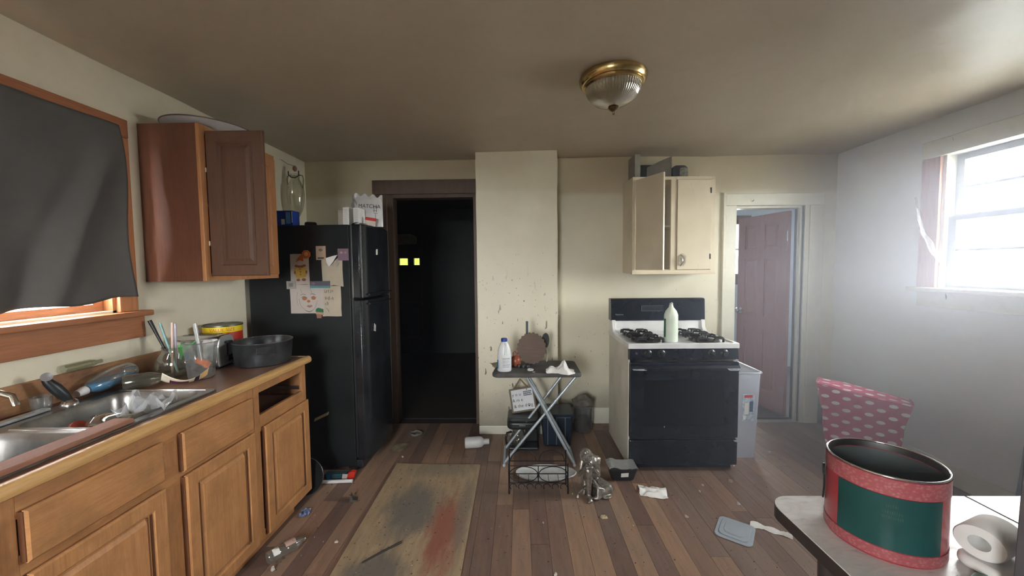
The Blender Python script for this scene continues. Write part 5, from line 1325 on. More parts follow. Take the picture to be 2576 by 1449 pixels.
# ================================================================== IRONING BOARD AND WHAT IS ROUND IT
ib = thing('ironing_board', 'grey ironing board on crossed steel legs by the chimney breast', 'ironing board', (2.06, 2.88, 0))
M_COVER = plain('scorched_grey_cover', (0.085, 0.082, 0.080), 0.8, var=0.3, scale=9)
pl = []
for (cx_, cy_, r_, a0) in ((2.36, 2.735, 0.025, 1.5*PI), (2.345, 3.045, 0.04, 0), (1.83, 3.05, 0.06, PI/2), (1.795, 2.755, 0.05, PI)):
    for i in range(7):
        a = a0 + PI/2*i/6
        pl.append((cx_+r_*math.cos(a), cy_+r_*math.sin(a)))
G().prism(pl, 0.668, 0.700).build('board', M_COVER, ib, smooth=30, fixn=True, bevel=0.010, bseg=3)
M_LEG = plain('galvanised_leg', (0.48, 0.55, 0.60), 0.4, 0.55, 0.15)
for yy, dx in ((2.765, 0.0), (2.985, -0.012)):
    G().tube([(1.99+dx, yy, 0.668), (2.335, yy, 0.012)], 0.0105, 10).build('leg', M_LEG, ib, smooth=50)
    G().tube([(2.362+dx*3, yy+0.012, 0.668), (1.822, yy+0.012, 0.012)], 0.0105, 10).build('leg', M_LEG, ib, smooth=50)
G().tube([(2.335, 2.735, 0.012), (2.335, 3.02, 0.012)], 0.011, 10).build('foot_bar', M_LEG, ib, smooth=50)
G().tube([(1.822, 2.735, 0.012), (1.822, 3.03, 0.012)], 0.011, 10).build('foot_bar', M_LEG, ib, smooth=50)
G().tube([(2.142, 2.76, 0.378), (2.142, 3.0, 0.378)], 0.006, 8).build('pivot_rod', M_LEG, ib, smooth=50)
G().tube([(1.99, 2.765, 0.664), (1.99, 2.985, 0.664)], 0.006, 8).build('cross_bar', M_LEG, ib, smooth=50)
IT = 0.7005
# ---- bleach jug
bj = thing('bleach_jug', 'white jug with a blue cap standing on the ironing board', 'jug', (1.832, 2.785, IT))
JM = T(1.832, 2.785, IT)
m_j = plain('white_jug_plastic', (0.74, 0.76, 0.78), 0.35, var=0.04)
g = G(JM).lathe([(0.0005, 0), (0.047, 0), (0.052, 0.006), (0.052, 0.115), (0.050, 0.130), (0.045, 0.165), (0.034, 0.195), (0.024, 0.212), (0.020, 0.216), (0.020, 0.222)], 32, sy=0.72)
g.build('body', m_j, bj, smooth=40)
G(JM).tube([(0.008, -0.020, 0.205), (0.012, -0.034, 0.195), (0.010, -0.043, 0.16), (0.006, -0.042, 0.125)], 0.008, 10, flat=0.8).build('handle', m_j, bj, smooth=50)
G(JM).lathe([(0.0215, 0.217), (0.0225, 0.218), (0.0225, 0.238), (0.019, 0.241), (0.0005, 0.242)], 20, rib=0.02, nrib=10).build('cap', plain('blue_cap', (0.015, 0.05, 0.28), 0.4), bj, smooth=25)
def jug_arc(a0, a1, z0, z1, nm, mt):
    G(JM).grid(lambda u, v: (0.0526*math.sin(a0+u*(a1-a0)), -0.0526*0.72*math.cos(a0+u*(a1-a0))-0.0004, z0+v*(z1-z0)), 10, 2).build(nm, mt, bj, smooth=60)
jug_arc(-1.15, 1.0, 0.02, 0.108, 'label_panel', plain('label_white', (0.68, 0.70, 0.72), 0.5))
g = G(JM)
for (z, h, a0, a1) in ((0.094, 0.004, -0.25, 0.85), (0.050, 0.003, -0.2, 0.85), (0.080, 0.002, -0.2, 0.7), (0.072, 0.002, -0.2, 0.8), (0.064, 0.002, -0.2, 0.5), (0.040, 0.002, -0.2, 0.7), (0.032, 0.002, -0.2, 0.75)):
    g.grid(lambda u, v: (0.0530*math.sin(a0+u*(a1-a0)), -0.0530*0.72*math.cos(a0+u*(a1-a0))-0.0008, z+v*h), 8, 1)
g.build('print_lines', plain('grey_ink', (0.16, 0.18, 0.22), 0.6), bj)
jug_arc(-1.45, -0.95, 0.02, 0.085, 'blue_panel', plain('sky_blue_print', (0.03, 0.20, 0.42), 0.5))
# ---- scalloped wooden plaque
sp_ = [(0.112*(1+0.035*math.cos(22*a))*math.cos(a), 0.118*(1+0.035*math.cos(22*a))*math.sin(a)*(1.06 if math.sin(a) > 0 else 0.98)) for a in [2*PI*i/132 for i in range(132)]]
FM = Matrix.Translation((2.037, 2.965, IT+0.122)) @ Matrix.Rotation(math.radians(-10), 4, 'X') @ SM(0)
tag(G().prism(sp_, -0.009, 0.009, FM).build('scalloped_plaque', wood('brown_plaque_wood', (0.085, 0.050, 0.034), (0.125, 0.075, 0.05), 'x', 0.6), fixn=True), 'round brown wooden plaque with a scalloped edge propped on the ironing board', 'plaque')
tag(G().box(1.994, 2.013, 2.998, 3.012, IT, IT+0.332).build('dark_bar', plain('dark_steel_bar', (0.05, 0.06, 0.062), 0.4, 0.5)), 'upright dark bar behind the scalloped plaque', 'bar')
hm = thing('hand_mirror', 'small oval hand mirror leaning beside the plaque', 'mirror', (2.152, 3.05, IT))
HMx = Matrix.Translation((2.150, 3.045, IT+0.17)) @ Matrix.Rotation(math.radians(4), 4, 'Y') @ SM(0)
G().prism(blob(0, 0, 0.030, 0.062, 24), -0.006, 0.006, HMx).build('frame', M_BLACKP, hm, fixn=True)
G().prism(blob(0.004, 0, 0.022, 0.053, 24), -0.0075, -0.006, HMx).build('glass_face', plain('mirror_grey', (0.18, 0.19, 0.19), 0.15, 0.8), hm, fixn=True)
G().tube([(2.154, 3.045, IT+0.110), (2.158, 3.045, IT+0.085), (2.166, 3.042, IT+0.06), (2.158, 3.042, IT+0.002)], 0.006, 8).build('handle', plain('yellowed_handle', (0.42, 0.38, 0.26), 0.5), hm, smooth=50)
op = thing('orange_pot', 'small orange pot with a loop handle behind the bleach jug', 'pot', (1.912, 2.93, IT))
G().lathe([(0.0005, 0), (0.030, 0), (0.042, 0.02), (0.042, 0.05), (0.030, 0.072), (0.012, 0.078), (0.0005, 0.080)], 22, (1.912, 2.93, IT)).build('body', plain('burnt_orange_glaze', (0.30, 0.075, 0.035), 0.35), op, smooth=50)
G().tube([(1.895+0.0, 2.93, IT+0.07), (1.893, 2.93, IT+0.10), (1.908, 2.93, IT+0.112), (1.925, 2.93, IT+0.09), (1.937, 2.93, IT+0.055)], 0.004, 8).build('handle', plain('burnt_orange_glaze', (0.30, 0.075, 0.035)), op, smooth=50)
for k, w_ in enumerate(('leftmost, beside the orange pot', 'middle one', 'rightmost, against the plaque')):
    tag(G().lathe([(0.0005, 0), (0.016, 0), (0.018, 0.010), (0.014, 0.022), (0.0005, 0.024)], 14, (1.938+0.034*k, 2.872-0.005*k, IT)).build('dark_lump', plain('dark_lump', (0.03, 0.03, 0.03), 0.4), smooth=40), 'small dark lump before the scalloped plaque, '+w_, 'lump', 'dark lumps on the ironing board')
tag(G(T(2.022, 2.795, IT)).tube([(0.019*math.cos(a), 0.019*math.sin(a), 0.004) for a in [2*PI*i/24 for i in range(24)]], 0.006, 8, True).build('white_ring', plain('white_ring', (0.66, 0.65, 0.62), 0.4), smooth=60), 'small white ring lying on the ironing board', 'ring')
tag(G(T(2.045, 2.745, IT, rz=0.3)).box(-0.010, 0.010, -0.008, 0.008, 0, 0.001).build('paper_scrap', M_PAPER), 'tiny pale paper scrap at the front of the ironing board', 'paper scrap')
def cloth(u, v):
    r_ = (u-0.5)
    h = 0.066*math.exp(-((u-0.62)/0.16)**2)*(0.75+0.25*math.sin(v*5+u*9)) + 0.028*math.exp(-((u-0.2)/0.22)**2) + 0.008
    h *= (1-abs(2*v-1)**3)
    w = 0.045+0.055*math.exp(-((u-0.72)/0.25)**2)
    return (2.235+r_*0.20+0.012*nz(u*5, v*5, 2), 2.745+(v-0.5)*2*w*0.85+0.010*nz(u*6, v*3, 7), IT+0.001+max(0, h*(1+0.35*nz(u*8, v*7, 1))))
tag(G().grid(cloth, 34, 20).build('white_cloth', M_TISSUE, smooth=70), 'crumpled white cloth on the right end of the ironing board', 'cloth')
tag(crumple((1.80, 2.95, IT), 0.15, 0.16, 0.022, 8.8, 10, 2.0, 0.4).build('brown_paper', plain('tan_waste_paper', (0.34, 0.29, 0.20), 0.8, var=0.3), smooth=40), 'crumpled tan paper behind the bleach jug', 'paper')
# ---- sign frame
fm_ = thing('framed_sign', 'small framed sign reading you & me & the dog', 'sign', (1.98, 3.10, 0.27))
FR = Matrix.Translation((1.966, 3.125, 0.366)) @ Matrix.Rotation(math.radians(-9), 4, 'Y') @ Matrix.Rotation(math.radians(-14), 4, 'X') @ SM(0)
def fbox(u0, u1, v0, v1, h0, h1): return G().prism([(u0, v0), (u1, v0), (u1, v1), (u0, v1)], h0, h1, FR)
M_FRM = wood('drab_frame_wood', (0.11, 0.085, 0.055), (0.18, 0.14, 0.09), 'x', 0.6)
for q in ((-0.102, 0.102, 0.084, 0.096), (-0.102, 0.102, -0.096, -0.084), (-0.102, -0.090, -0.084, 0.084), (0.090, 0.102, -0.084, 0.084)): fbox(*q, -0.012, 0.008).build('frame_bar', M_FRM, fm_, fixn=True)
fbox(-0.090, 0.090, -0.084, 0.084, -0.002, 0.004).build('board', plain('white_sign_board', (0.74, 0.76, 0.78), 0.6, var=0.04), fm_, fixn=True)
M_INK = plain('ink', (0.07, 0.06, 0.06))
TXM = lambda u, v: FR @ Matrix(((1, 0, 0, u), (0, 1, 0, v), (0, 0, -1, -0.003), (0, 0, 0, 1)))
text_mesh('y o u', 0.036, TXM(-0.046, 0.045), 0.0004).build('lettering', M_INK, fm_)
text_mesh('& m e', 0.036, TXM(-0.042, 0.000), 0.0004).build('lettering', M_INK, fm_)
text_mesh('& the d', 0.036, TXM(-0.026, -0.048), 0.0004).build('lettering', M_INK, fm_)
text_mesh('g', 0.036, TXM(0.069, -0.048), 0.0004).build('lettering', M_INK, fm_)
g = G()
for q in ((0.046, -0.055, 0.008, 0.006), (0.037, -0.047, 0.003, 0.004), (0.043, -0.042, 0.003, 0.004), (0.050, -0.042, 0.003, 0.004), (0.056, -0.047, 0.003, 0.004)): g.prism(blob(*q, 10), -0.0036, -0.0024, FR)
g.build('paw_mark', M_INK, fm_, fixn=True)
g = G(); rs = random.Random(4)
for row in range(3):
    u = 0.012
    while u < 0.072:
        w = 0.006+0.006*rs.random(); g.prism([(u, 0.055-row*0.014), (u+w, 0.056-row*0.014), (u+w, 0.066-row*0.014), (u, 0.065-row*0.014)], -0.0034, -0.0024, FR); u += w+0.002
g.build('small_print', plain('grey_blue_ink', (0.12, 0.14, 0.18), 0.7), fm_, fixn=True)
g = G().prism(blob(0.046, 0.076, 0.006, 0.006, 12)[2:10] , -0.0034, -0.0024, FR); g.build('moon_mark', M_INK, fm_, fixn=True)
rp = [FR @ Vector(q) for q in ((-0.060, 0.094, 0.0), (-0.030, 0.128, 0.0), (0.004, 0.166, 0.004), (0.030, 0.128, 0.0), (0.055, 0.094, 0.0))]
G().tube(rp, 0.007, 8).build('hanging_cord', plain('jute_cord', (0.24, 0.18, 0.10), 0.9, bmp=0.4, bscale=200), fm_, smooth=60)
# ---- coffee maker under the board
cf = thing('coffee_maker', 'black coffee maker with a glass pot on the floor below the sign', 'coffee maker', (1.965, 3.09, 0))
B('base_plate', M_BLACKP, cf, 1.850, 2.085, 2.985, 3.20, 0, 0.025, 0.008)
B('tower', M_BLACKP, cf, 1.985, 2.085, 3.09, 3.20, 0.025, 0.20, 0.01)
g = G().prism(rrect(1.838, 2.09, 2.975, 3.205, 0.05), 0.17, 0.235); g.build('brew_head', M_BLACKP, cf, smooth=40, bevel=0.02, bseg=4)
g = G().prism(rrect(1.842, 2.086, 2.98, 3.20, 0.05), 0.2355, 0.262); g.build('lid', plain('grey_black_lid', (0.04, 0.045, 0.048), 0.35), cf, smooth=40, bevel=0.008)
B('chrome_badge', M_CHROME, cf, 1.935, 1.985, 2.9735, 2.976, 0.205, 0.211)
G().lathe([(0.0005, 0), (0.052, 0), (0.066, 0.03), (0.064, 0.07), (0.050, 0.10), (0.046, 0.118)], 26, (1.925, 3.055, 0.026)).build('glass_pot', thin_clear('pot_glass', (0.66, 0.66, 0.60), 0.3, 0.05, 0.1, (0.4, 0.4, 0.36)), cf, smooth=50)
G().tube([(1.872, 3.04, 0.130), (1.838, 3.02, 0.130), (1.826, 3.01, 0.095), (1.832, 3.02, 0.045), (1.860, 3.03, 0.035)], 0.010, 8).build('pot_handle', M_BLACKP, cf, smooth=50)
# ---- dark blue bin
bn = thing('dark_bin', 'dark blue plastic bin behind the crossed legs', 'bin', (2.235, 3.14, 0))
g = G().taper(2.115, 2.37, 3.035, 3.265, 0, 0.262, 0.86); g.build('tub', plain('navy_plastic', (0.012, 0.022, 0.040), 0.35), bn, bevel=0.02, bseg=3)
G().prism(rrect(2.108, 2.377, 3.028, 3.272, 0.03), 0.258, 0.275).build('rim', plain('navy_rim', (0.015, 0.026, 0.045), 0.3), bn, smooth=30, bevel=0.004)
for xx in (2.165, 2.235, 2.305): G().tube([(xx+0.003*(xx-2.235), 3.046, 0.02), (xx, 3.0345, 0.25)], 0.0035, 6).build('rib', plain('highlight_rib', (0.14, 0.17, 0.20), 0.3), bn, smooth=60)  # the bin's vertical highlights, put into paler ribs
# ---- clear bin with a rag in the corner
cbn = thing('clear_tub', 'clear plastic tub stuffed with a dark rag left of the stove', 'tub', (2.50, 3.36, 0))
g = G(T(2.50, 3.36, 0)).lathe([(0.0005, 0.002), (0.072, 0.002), (0.078, 0.01), (0.085, 0.22), (0.088, 0.222)], 26); g.build('shell', thin_clear('grey_clear_plastic', (0.55, 0.58, 0.60), 0.25, 0.12, 0.12), cbn, smooth=45)
g = G(T(2.50, 3.36, 0)).lathe([(0.0005, 0.006), (0.068, 0.006), (0.074, 0.12), (0.0005, 0.125)], 22); g.build('dark_contents', plain('dark_contents', (0.03, 0.028, 0.025), 0.8), cbn, smooth=45)
g = G()
g.ell((2.50, 3.34, 0.275), (0.085, 0.06, 0.050), 26, 18)
g.v = [p + Vector((nz(p.x*22, p.y*22, p.z*22)*0.022, nz(p.x*22+5, p.y*22, p.z*22)*0.02, nz(p.x*22, p.y*22+9, p.z*22)*0.024)) for p in g.v]
g.build('rag', plain('grey_rag', (0.13, 0.115, 0.10), 0.9, var=0.5, scale=20), cbn, smooth=60)
# ---- wrought-iron rack
rk = thing('wire_rack', 'black scrolled wire rack standing in front of the ironing board', 'rack', (2.05, 2.46, 0))
M_WIRE = plain('black_wire', (0.02, 0.021, 0.023), 0.4, 0.6)
def circ(cx_, cz_, rx_, rz_, y, n=20, a0=0, a1=2*PI): return [(cx_+rx_*math.cos(a0+(a1-a0)*i/n), y, cz_+rz_*math.sin(a0+(a1-a0)*i/n)) for i in range(n if a1-a0 > 6.2 else n+1)]
for yy, top in ((2.405, 0.200), (2.515, 0.235)):
    for xx in (1.868, 2.246):
        G().tube([(xx, yy, 0), (xx, yy, top)], 0.0045, 8).build('post', M_WIRE, rk, smooth=50)
    for z in (0.072, 0.185 if yy < 2.5 else 0.16):
        G().tube([(1.868, yy, z), (2.246, yy, z)], 0.0035, 8).build('rail', M_WIRE, rk, smooth=50)
for xc in (1.962, 2.152):
    G().tube(circ(xc, 0.128, 0.092, 0.052, 2.405), 0.003, 6, True).build('oval_scroll', M_WIRE, rk, smooth=50)
    G().tube(circ(xc, 0.16, 0.085, 0.075, 2.515, 16, 0, PI), 0.003, 6).build('arch_scroll', M_WIRE, rk, smooth=50)
G().tube([(2.057, 2.405, 0.072), (2.057, 2.405, 0.185)], 0.003, 6).build('upright', M_WIRE, rk, smooth=50)
for k in range(7):
    xc = 1.893+0.054*k
    pts = [(xc+0.024*(1-0.10*i/4)*math.cos(i/4*PI/2*0.9), 2.405, 0.045+0.024*(1-0.1*i/4)*math.sin(i/4*PI/2*0.9)) for i in range(12)]
    G().tube(pts, 0.0024, 6).build('small_scroll', M_WIRE, rk, smooth=50)
for xx in (1.868, 2.057, 2.246):
    G().tube([(xx, 2.405, 0.072), (xx, 2.515, 0.072)], 0.003, 6).build('cross_wire', M_WIRE, rk, smooth=50)
for k in range(5):
    G().tube([(1.93+0.065*k, 2.405, 0.074), (1.93+0.065*k, 2.515, 0.074)], 0.002, 6).build('shelf_wire', M_WIRE, rk, smooth=50)
# ---- white oval tray on the floor
ot = thing('oval_tray', 'chipped white oval tray on the floor behind the wire rack', 'tray', (2.12, 2.625, 0))
G(T(2.12, 2.625, 0.001)).lathe([(0.0005, 0.0), (0.17, 0.0), (0.205, 0.010), (0.214, 0.022), (0.210, 0.026), (0.196, 0.014), (0.165, 0.007), (0.0005, 0.007)], 48, sy=0.47).build('dish', plain('chipped_white', (0.50, 0.50, 0.50), 0.5, var=0.25, scale=14), ot, smooth=45)

# ================================================================== SEATED FIGURINE (one continuous cast body)
fg = thing('figurine', 'silver figurine of a seated figure resting its head on one raised knee', 'figurine', (2.405, 2.42, 0))
m, t, b = nt('tarnished_silver')
f1 = noise_n(t, coords(t), 45, 5, 0.7)
t.links.new(ramp(t, f1, [(0.35, (0.15, 0.13, 0.11)), (0.65, (0.42, 0.39, 0.35))]), b.inputs['Base Color'])
setb(b, Metallic=0.75, Roughness=0.38)
M_SIL = m
FB = T(2.408, 2.42, 0.001)
g = G(FB)
def limb(a, c_, r0, r1, n=6):
    a, c_ = Vector(a), Vector(c_)
    g.tube([a+(c_-a)*i/n for i in range(n+1)], [r0+(r1-r0)*i/n for i in range(n+1)], 14)
    g.ell(a, (r0,)*3, 12, 8); g.ell(c_, (r1,)*3, 12, 8)
# torso bent forward over the knee
g.ell((0.000, 0.055, 0.055), (0.062, 0.055, 0.050))
limb((0.0, 0.055, 0.07), (-0.006, 0.028, 0.150), 0.050, 0.046)
limb((-0.006, 0.028, 0.150), (-0.012, -0.002, 0.205), 0.046, 0.050)
g.ell((-0.018, -0.002, 0.212), (0.054, 0.036, 0.032))
# neck and head, tipped down on to the hands
limb((-0.020, -0.004, 0.232), (-0.042, -0.036, 0.258), 0.026, 0.021)
HR = Matrix.Rotation(math.radians(52), 3, 'X') @ Matrix.Rotation(math.radians(-10), 3, 'Y')
hc = Vector((-0.052, -0.055, 0.268))
g.ell(hc, (0.0365, 0.042, 0.048), 20, 14, HR)
g.ell(hc + HR @ Vector((0, 0.012, 0.044)), (0.018, 0.018, 0.016), 12, 8, HR)           # top-knot
g.ell(hc + HR @ Vector((0.0, -0.036, -0.008)), (0.007, 0.010, 0.012), 10, 8, HR)        # nose
g.ell(hc + HR @ Vector((0.0, -0.030, -0.030)), (0.013, 0.010, 0.009), 10, 8, HR)        # chin
for s_ in (-1, 1):
    g.ell(hc + HR @ Vector((s_*0.034, 0.004, -0.010)), (0.005, 0.010, 0.020), 10, 8, HR)  # long ears
# raised leg: hip, knee, foot
limb((-0.030, 0.030, 0.060), (-0.040, -0.062, 0.178), 0.038, 0.026)
limb((-0.040, -0.062, 0.178), (-0.036, -0.060, 0.022), 0.027, 0.015)
g.ell((-0.036, -0.082, 0.012), (0.018, 0.036, 0.012))
for k in range(5): g.ell((-0.050+0.007*k, -0.116+0.003*abs(k-1), 0.008), (0.0042, 0.010, 0.006), 8, 6)
# folded leg lying to the right under the robe
limb((0.020, 0.040, 0.050), (0.092, -0.020, 0.036), 0.044, 0.036)
limb((0.092, -0.020, 0.034), (0.020, -0.070, 0.020), 0.034, 0.018)
g.ell((0.010, -0.080, 0.012), (0.026, 0.016, 0.011))
# arms: shoulder, elbow, wrist
limb((0.026, 0.000, 0.220), (0.028, -0.036, 0.135), 0.020, 0.0145)
limb((0.028, -0.036, 0.135), (-0.020, -0.078, 0.208), 0.0145, 0.010)
limb((-0.066, -0.002, 0.214), (-0.092, -0.038, 0.142), 0.020, 0.0145)
limb((-0.092, -0.038, 0.142), (-0.060, -0.080, 0.206), 0.0145, 0.010)
# hands: palm, four fingers laid over the knee and a thumb at the side
for s_, px in ((1, -0.026), (-1, -0.054)):
    g.ell((px, -0.084, 0.211), (0.014, 0.016, 0.008), 10, 8)
    for k in range(4):
        yb_ = -0.072-0.0075*k
        g.tube([(px, yb_, 0.214), (px-s_*0.014, yb_-0.002, 0.216), (px-s_*(0.024-0.002*abs(k-1)), yb_-0.003, 0.211)], [0.0042, 0.0040, 0.0032], 8)
    g.tube([(px+s_*0.006, -0.074, 0.216), (px-s_*0.002, -0.066, 0.223), (px-s_*0.010, -0.064, 0.226)], [0.0045, 0.0042, 0.0035], 8)
# robe: skirt over the folded leg with raised folds, sash over the shoulder
for k in range(7):
    a = k/6
    g.tube([(0.000+0.010*a, -0.020, 0.095-0.02*a), (0.022+0.030*a, -0.062+0.012*a, 0.062-0.012*a), (0.015+0.062*a, -0.092+0.034*a, 0.012)], [0.009, 0.011, 0.008], 8)
g.ell((0.074, -0.050, 0.010), (0.040, 0.036, 0.010))
g.tube([(0.030, 0.020, 0.236), (0.044, -0.002, 0.226), (0.036, -0.022, 0.200), (0.010, -0.034, 0.170), (-0.004, -0.030, 0.12)], [0.006, 0.009, 0.008, 0.007, 0.005], 10)
# toe of the robe trailing to the left
limb((-0.030, -0.030, 0.070), (-0.100, -0.062, 0.034), 0.010, 0.006)
limb((-0.050, -0.010, 0.09), (-0.062, -0.03, 0.012), 0.020, 0.016)
g.build('body', M_SIL, fg, remesh=0.0032)
g = G(FB)
rs = random.Random(2)
for i in range(150):
    z = 1-1.15*i/150; a = i*2.39996
    r_ = math.sqrt(max(0, 1-z*z))
    d = Vector((r_*math.cos(a), r_*math.sin(a), z))
    if d.y < -0.45 and d.z < 0.45: continue
    g.ell(hc + HR @ Vector((d.x*0.037, d.y*0.043, d.z*0.049)), (0.0048,)*3, 6, 4)
g.build('curled_hair', M_SIL, fg, smooth=60)
for k in range(8): pass

# ================================================================== FLOOR LITTER
bt = thing('black_food_tray', 'black plastic food tray with torn film by the stove', 'tray', (2.636, 2.60, 0))
g = G().taper(2.545, 2.732, 2.535, 2.660, 0.001, 0.088, 0.78, 0.7)
g.v = g.v; g.build('tray', M_BLACKP, bt, bevel=0.012, bseg=3)
g = G().grid(lambda u, v: (2.540+u*0.196, 2.530+v*0.135, 0.092+0.016*abs(nz(u*5, v*5, 3))+0.012*math.exp(-((u-0.2)/0.12)**2)), 14, 10)
g.build('torn_film', thin_clear('crinkled_film', (0.86, 0.88, 0.88), 0.5), bt, smooth=40)
G().prism([(2.622, 0.030), (2.672, 0.033), (2.672, 0.064), (2.622, 0.060)], -0.001, 0, Matrix(((1, 0, 0, 0), (0, -0.218, 1, 2.5530), (0, 1, 0, 0), (0, 0, 0, 1)))).build('price_label', M_PAPER, bt, fixn=True)
bn2 = thing('clear_bin', 'tall clear plastic bin with a printed label right of the stove', 'bin', (3.62, 3.02, 0))
M_BIN = thin_clear('frosted_bin_plastic', (0.86, 0.90, 0.97), 0.2, 0.15, 0.40, (0.80, 0.84, 0.95))
pts0 = rrect(3.535, 3.720, 2.868, 3.20, 0.03); pts1 = rrect(3.505, 3.742, 2.850, 3.23, 0.03)
n = len(pts0)
g = G().add([(a, c_, 0.002) for a, c_ in pts0] + [(a, c_, 0.655) for a, c_ in pts1], [(i, (i+1) % n, n+(i+1) % n, n+i) for i in range(n)] + [tuple(range(n-1, -1, -1))])
g.build('tub', M_BIN, bn2, smooth=30)
rim = [(a, c_, 0.655) for a, c_ in rrect(3.500, 3.747, 2.845, 3.235, 0.032)]
G().tube(rim, 0.007, 8, True).build('rim', thin_clear('frosted_rim', (0.8, 0.85, 0.92), 0.3, 0.15, 0.45, (0.66, 0.7, 0.78)), bn2, smooth=50)
G().prism([(3.605, 0.290), (3.688, 0.290), (3.692, 0.495), (3.602, 0.495)], -0.001, 0, Matrix(((1, 0, 0, 0), (0, -0.027, 1, 2.8655), (0, 1, 0, 0), (0, 0, 0, 1)))).build('label_panel', plain('washed_label', (0.34, 0.40, 0.47), 0.5, var=0.6, scale=30), bn2, fixn=True)
G().prism([(3.616, 0.468), (3.676, 0.470), (3.677, 0.490), (3.616, 0.488)], -0.0016, 0, Matrix(((1, 0, 0, 0), (0, -0.027, 1, 2.8655), (0, 1, 0, 0), (0, 0, 0, 1)))).build('red_strip', plain('red_label', (0.50, 0.05, 0.06), 0.5), bn2, fixn=True)
for (u0, u1, v0, v1, c_) in ((3.620, 3.650, 0.34, 0.43, (0.60, 0.58, 0.56)), (3.655, 3.682, 0.36, 0.44, (0.05, 0.09, 0.16)), (3.61, 3.63, 0.30, 0.33, (0.66, 0.66, 0.66))):
    G().prism([(u0, v0), (u1, v0), (u1, v1), (u0, v1)], -0.0014, 0, Matrix(((1, 0, 0, 0), (0, -0.027, 1, 2.8655), (0, 1, 0, 0), (0, 0, 0, 1)))).build('label_picture', plain('label_pic_%d' % int(u0*1000), c_, 0.5), bn2, fixn=True)
# white bottle lying by the hall doorway
wb = thing('white_bottle', 'empty white bottle lying on its side by the dark doorway', 'bottle', (1.59, 3.05, 0))
WM = T(1.495, 3.03, 0.0445, rz=math.radians(-82)) @ Matrix.Rotation(math.radians(-90), 4, 'X')
m_w = plain('milky_plastic', (0.60, 0.60, 0.60), 0.45, var=0.06)
G(WM).lathe([(0.0005, 0), (0.038, 0), (0.044, 0.008), (0.044, 0.115), (0.038, 0.138), (0.026, 0.150), (0.022, 0.155), (0.022, 0.195), (0.0005, 0.197)], 28).build('body', m_w, wb, smooth=40)
# plastic lid, folded napkin strip, tissue
ld_ = thing('container_lid', 'grey plastic container lid lying on the floor', 'lid', (3.115, 2.052, 0))
LDM = T(3.115, 2.056, 0.001, rz=math.radians(-36))
for i, (hw, z0, z1) in enumerate(((0.098, 0.0, 0.006), (0.078, 0.006, 0.011), (0.055, 0.011, 0.014))):
    G(LDM).prism(rrect(-hw*0.92, hw*0.92, -hw, hw, 0.03), z0, z1).build(('rim', 'step', 'centre_panel')[i], plain('cloudy_lid', (0.36, 0.40, 0.45), 0.4, var=0.05), ld_, smooth=30, bevel=0.002)
def strip(u, v):
    a = Vector((3.235, 2.118)); c_ = Vector((3.392, 2.004)); p = a+(c_-a)*u; n_ = Vector((c_.y-a.y, -(c_.x-a.x))).normalized()
    w = 0.022*(1-0.45*u)*(1+0.3*math.sin(u*14))
    q = p+n_*(v-0.5)*2*w
    return (q.x, q.y, 0.002+0.020*(1-(2*v-1)**2)*(0.6+0.4*abs(math.sin(u*9)))+0.004*nz(u*20, v*5, 1))
tag(G().grid(strip, 24, 8).build('twisted_napkin', M_TISSUE, smooth=50), 'twisted paper napkin on the floor beside the lid', 'napkin')
def tis(u, v):
    x = 2.79+(u-0.5)*0.16+0.02*(v-0.5); y = 2.415+(v-0.5)*0.11-0.05*(u-0.5)
    return (x+0.015*nz(u*4, v*4, 5), y+0.015*nz(u*4, v*4, 8), 0.003+0.05*max(0, 0.75*(1-abs(2*v-1))*(0.4+u*0.6)+0.5*nz(u*3.5, v*3.5, 2)))
tag(G().grid(tis, 16, 14).build('tissue', M_TISSUE, smooth=45), 'crumpled white tissue on the floor in front of the stove', 'tissue')
# black pan leaning at the cabinet end
bp = thing('black_tray', 'black round tray leaning behind the end of the oak cabinets', 'tray', (0.55, 2.42, 0))
BPM = Matrix.Translation((0.552, 2.405, 0.118)) @ Matrix.Rotation(math.radians(-12), 4, 'X') @ Matrix.Rotation(PI/2, 4, 'X')
G(BPM).lathe([(0.0005, 0.0), (0.100, 0.0), (0.116, 0.012), (0.118, 0.012), (0.102, -0.003), (0.0005, -0.003)], 40).build('dish', M_BLACKP, bp, smooth=40)
G(BPM).tube([(0.117*math.cos(a), 0.117*math.sin(a), 0.012) for a in [2*PI*i/40 for i in range(40)]], 0.002, 6, True).build('rim', plain('worn_rim', (0.25, 0.25, 0.26)), bp, smooth=60)
tag(G().tube([(0.56, 2.515, 0.0125), (0.795, 2.532, 0.0125)], 0.012, 12).build('white_tube', plain('white_tube', (0.70, 0.68, 0.68), 0.3), smooth=40), 'thin white tube on the floor in front of the fridge', 'tube')
pk = thing('red_blue_packet', 'dark packet with red and blue ends under the fridge edge', 'packet', (0.69, 2.585, 0))
B('pack', plain('dark_teal_pack', (0.02, 0.06, 0.075), 0.4), pk, 0.585, 0.735, 2.562, 2.61, 0.001, 0.042, 0.004)
B('blue_end', plain('bright_blue_end', (0.02, 0.20, 0.50), 0.4), pk, 0.60, 0.628, 2.5605, 2.562, 0.008, 0.038)
G().prism([(0.735, 0.002), (0.782, 0.002), (0.798, 0.052), (0.770, 0.056), (0.742, 0.040)], -0.03, 0, SM(2.60)).build('red_end', plain('bright_red_end', (0.62, 0.03, 0.015), 0.4), pk, fixn=True)
G().prism([(0.708, 0.004), (0.742, 0.004), (0.752, 0.044), (0.716, 0.046)], -0.002, 0, SM(2.561)).build('pale_panel', plain('pale_panel', (0.5, 0.42, 0.38), 0.5), pk, fixn=True)
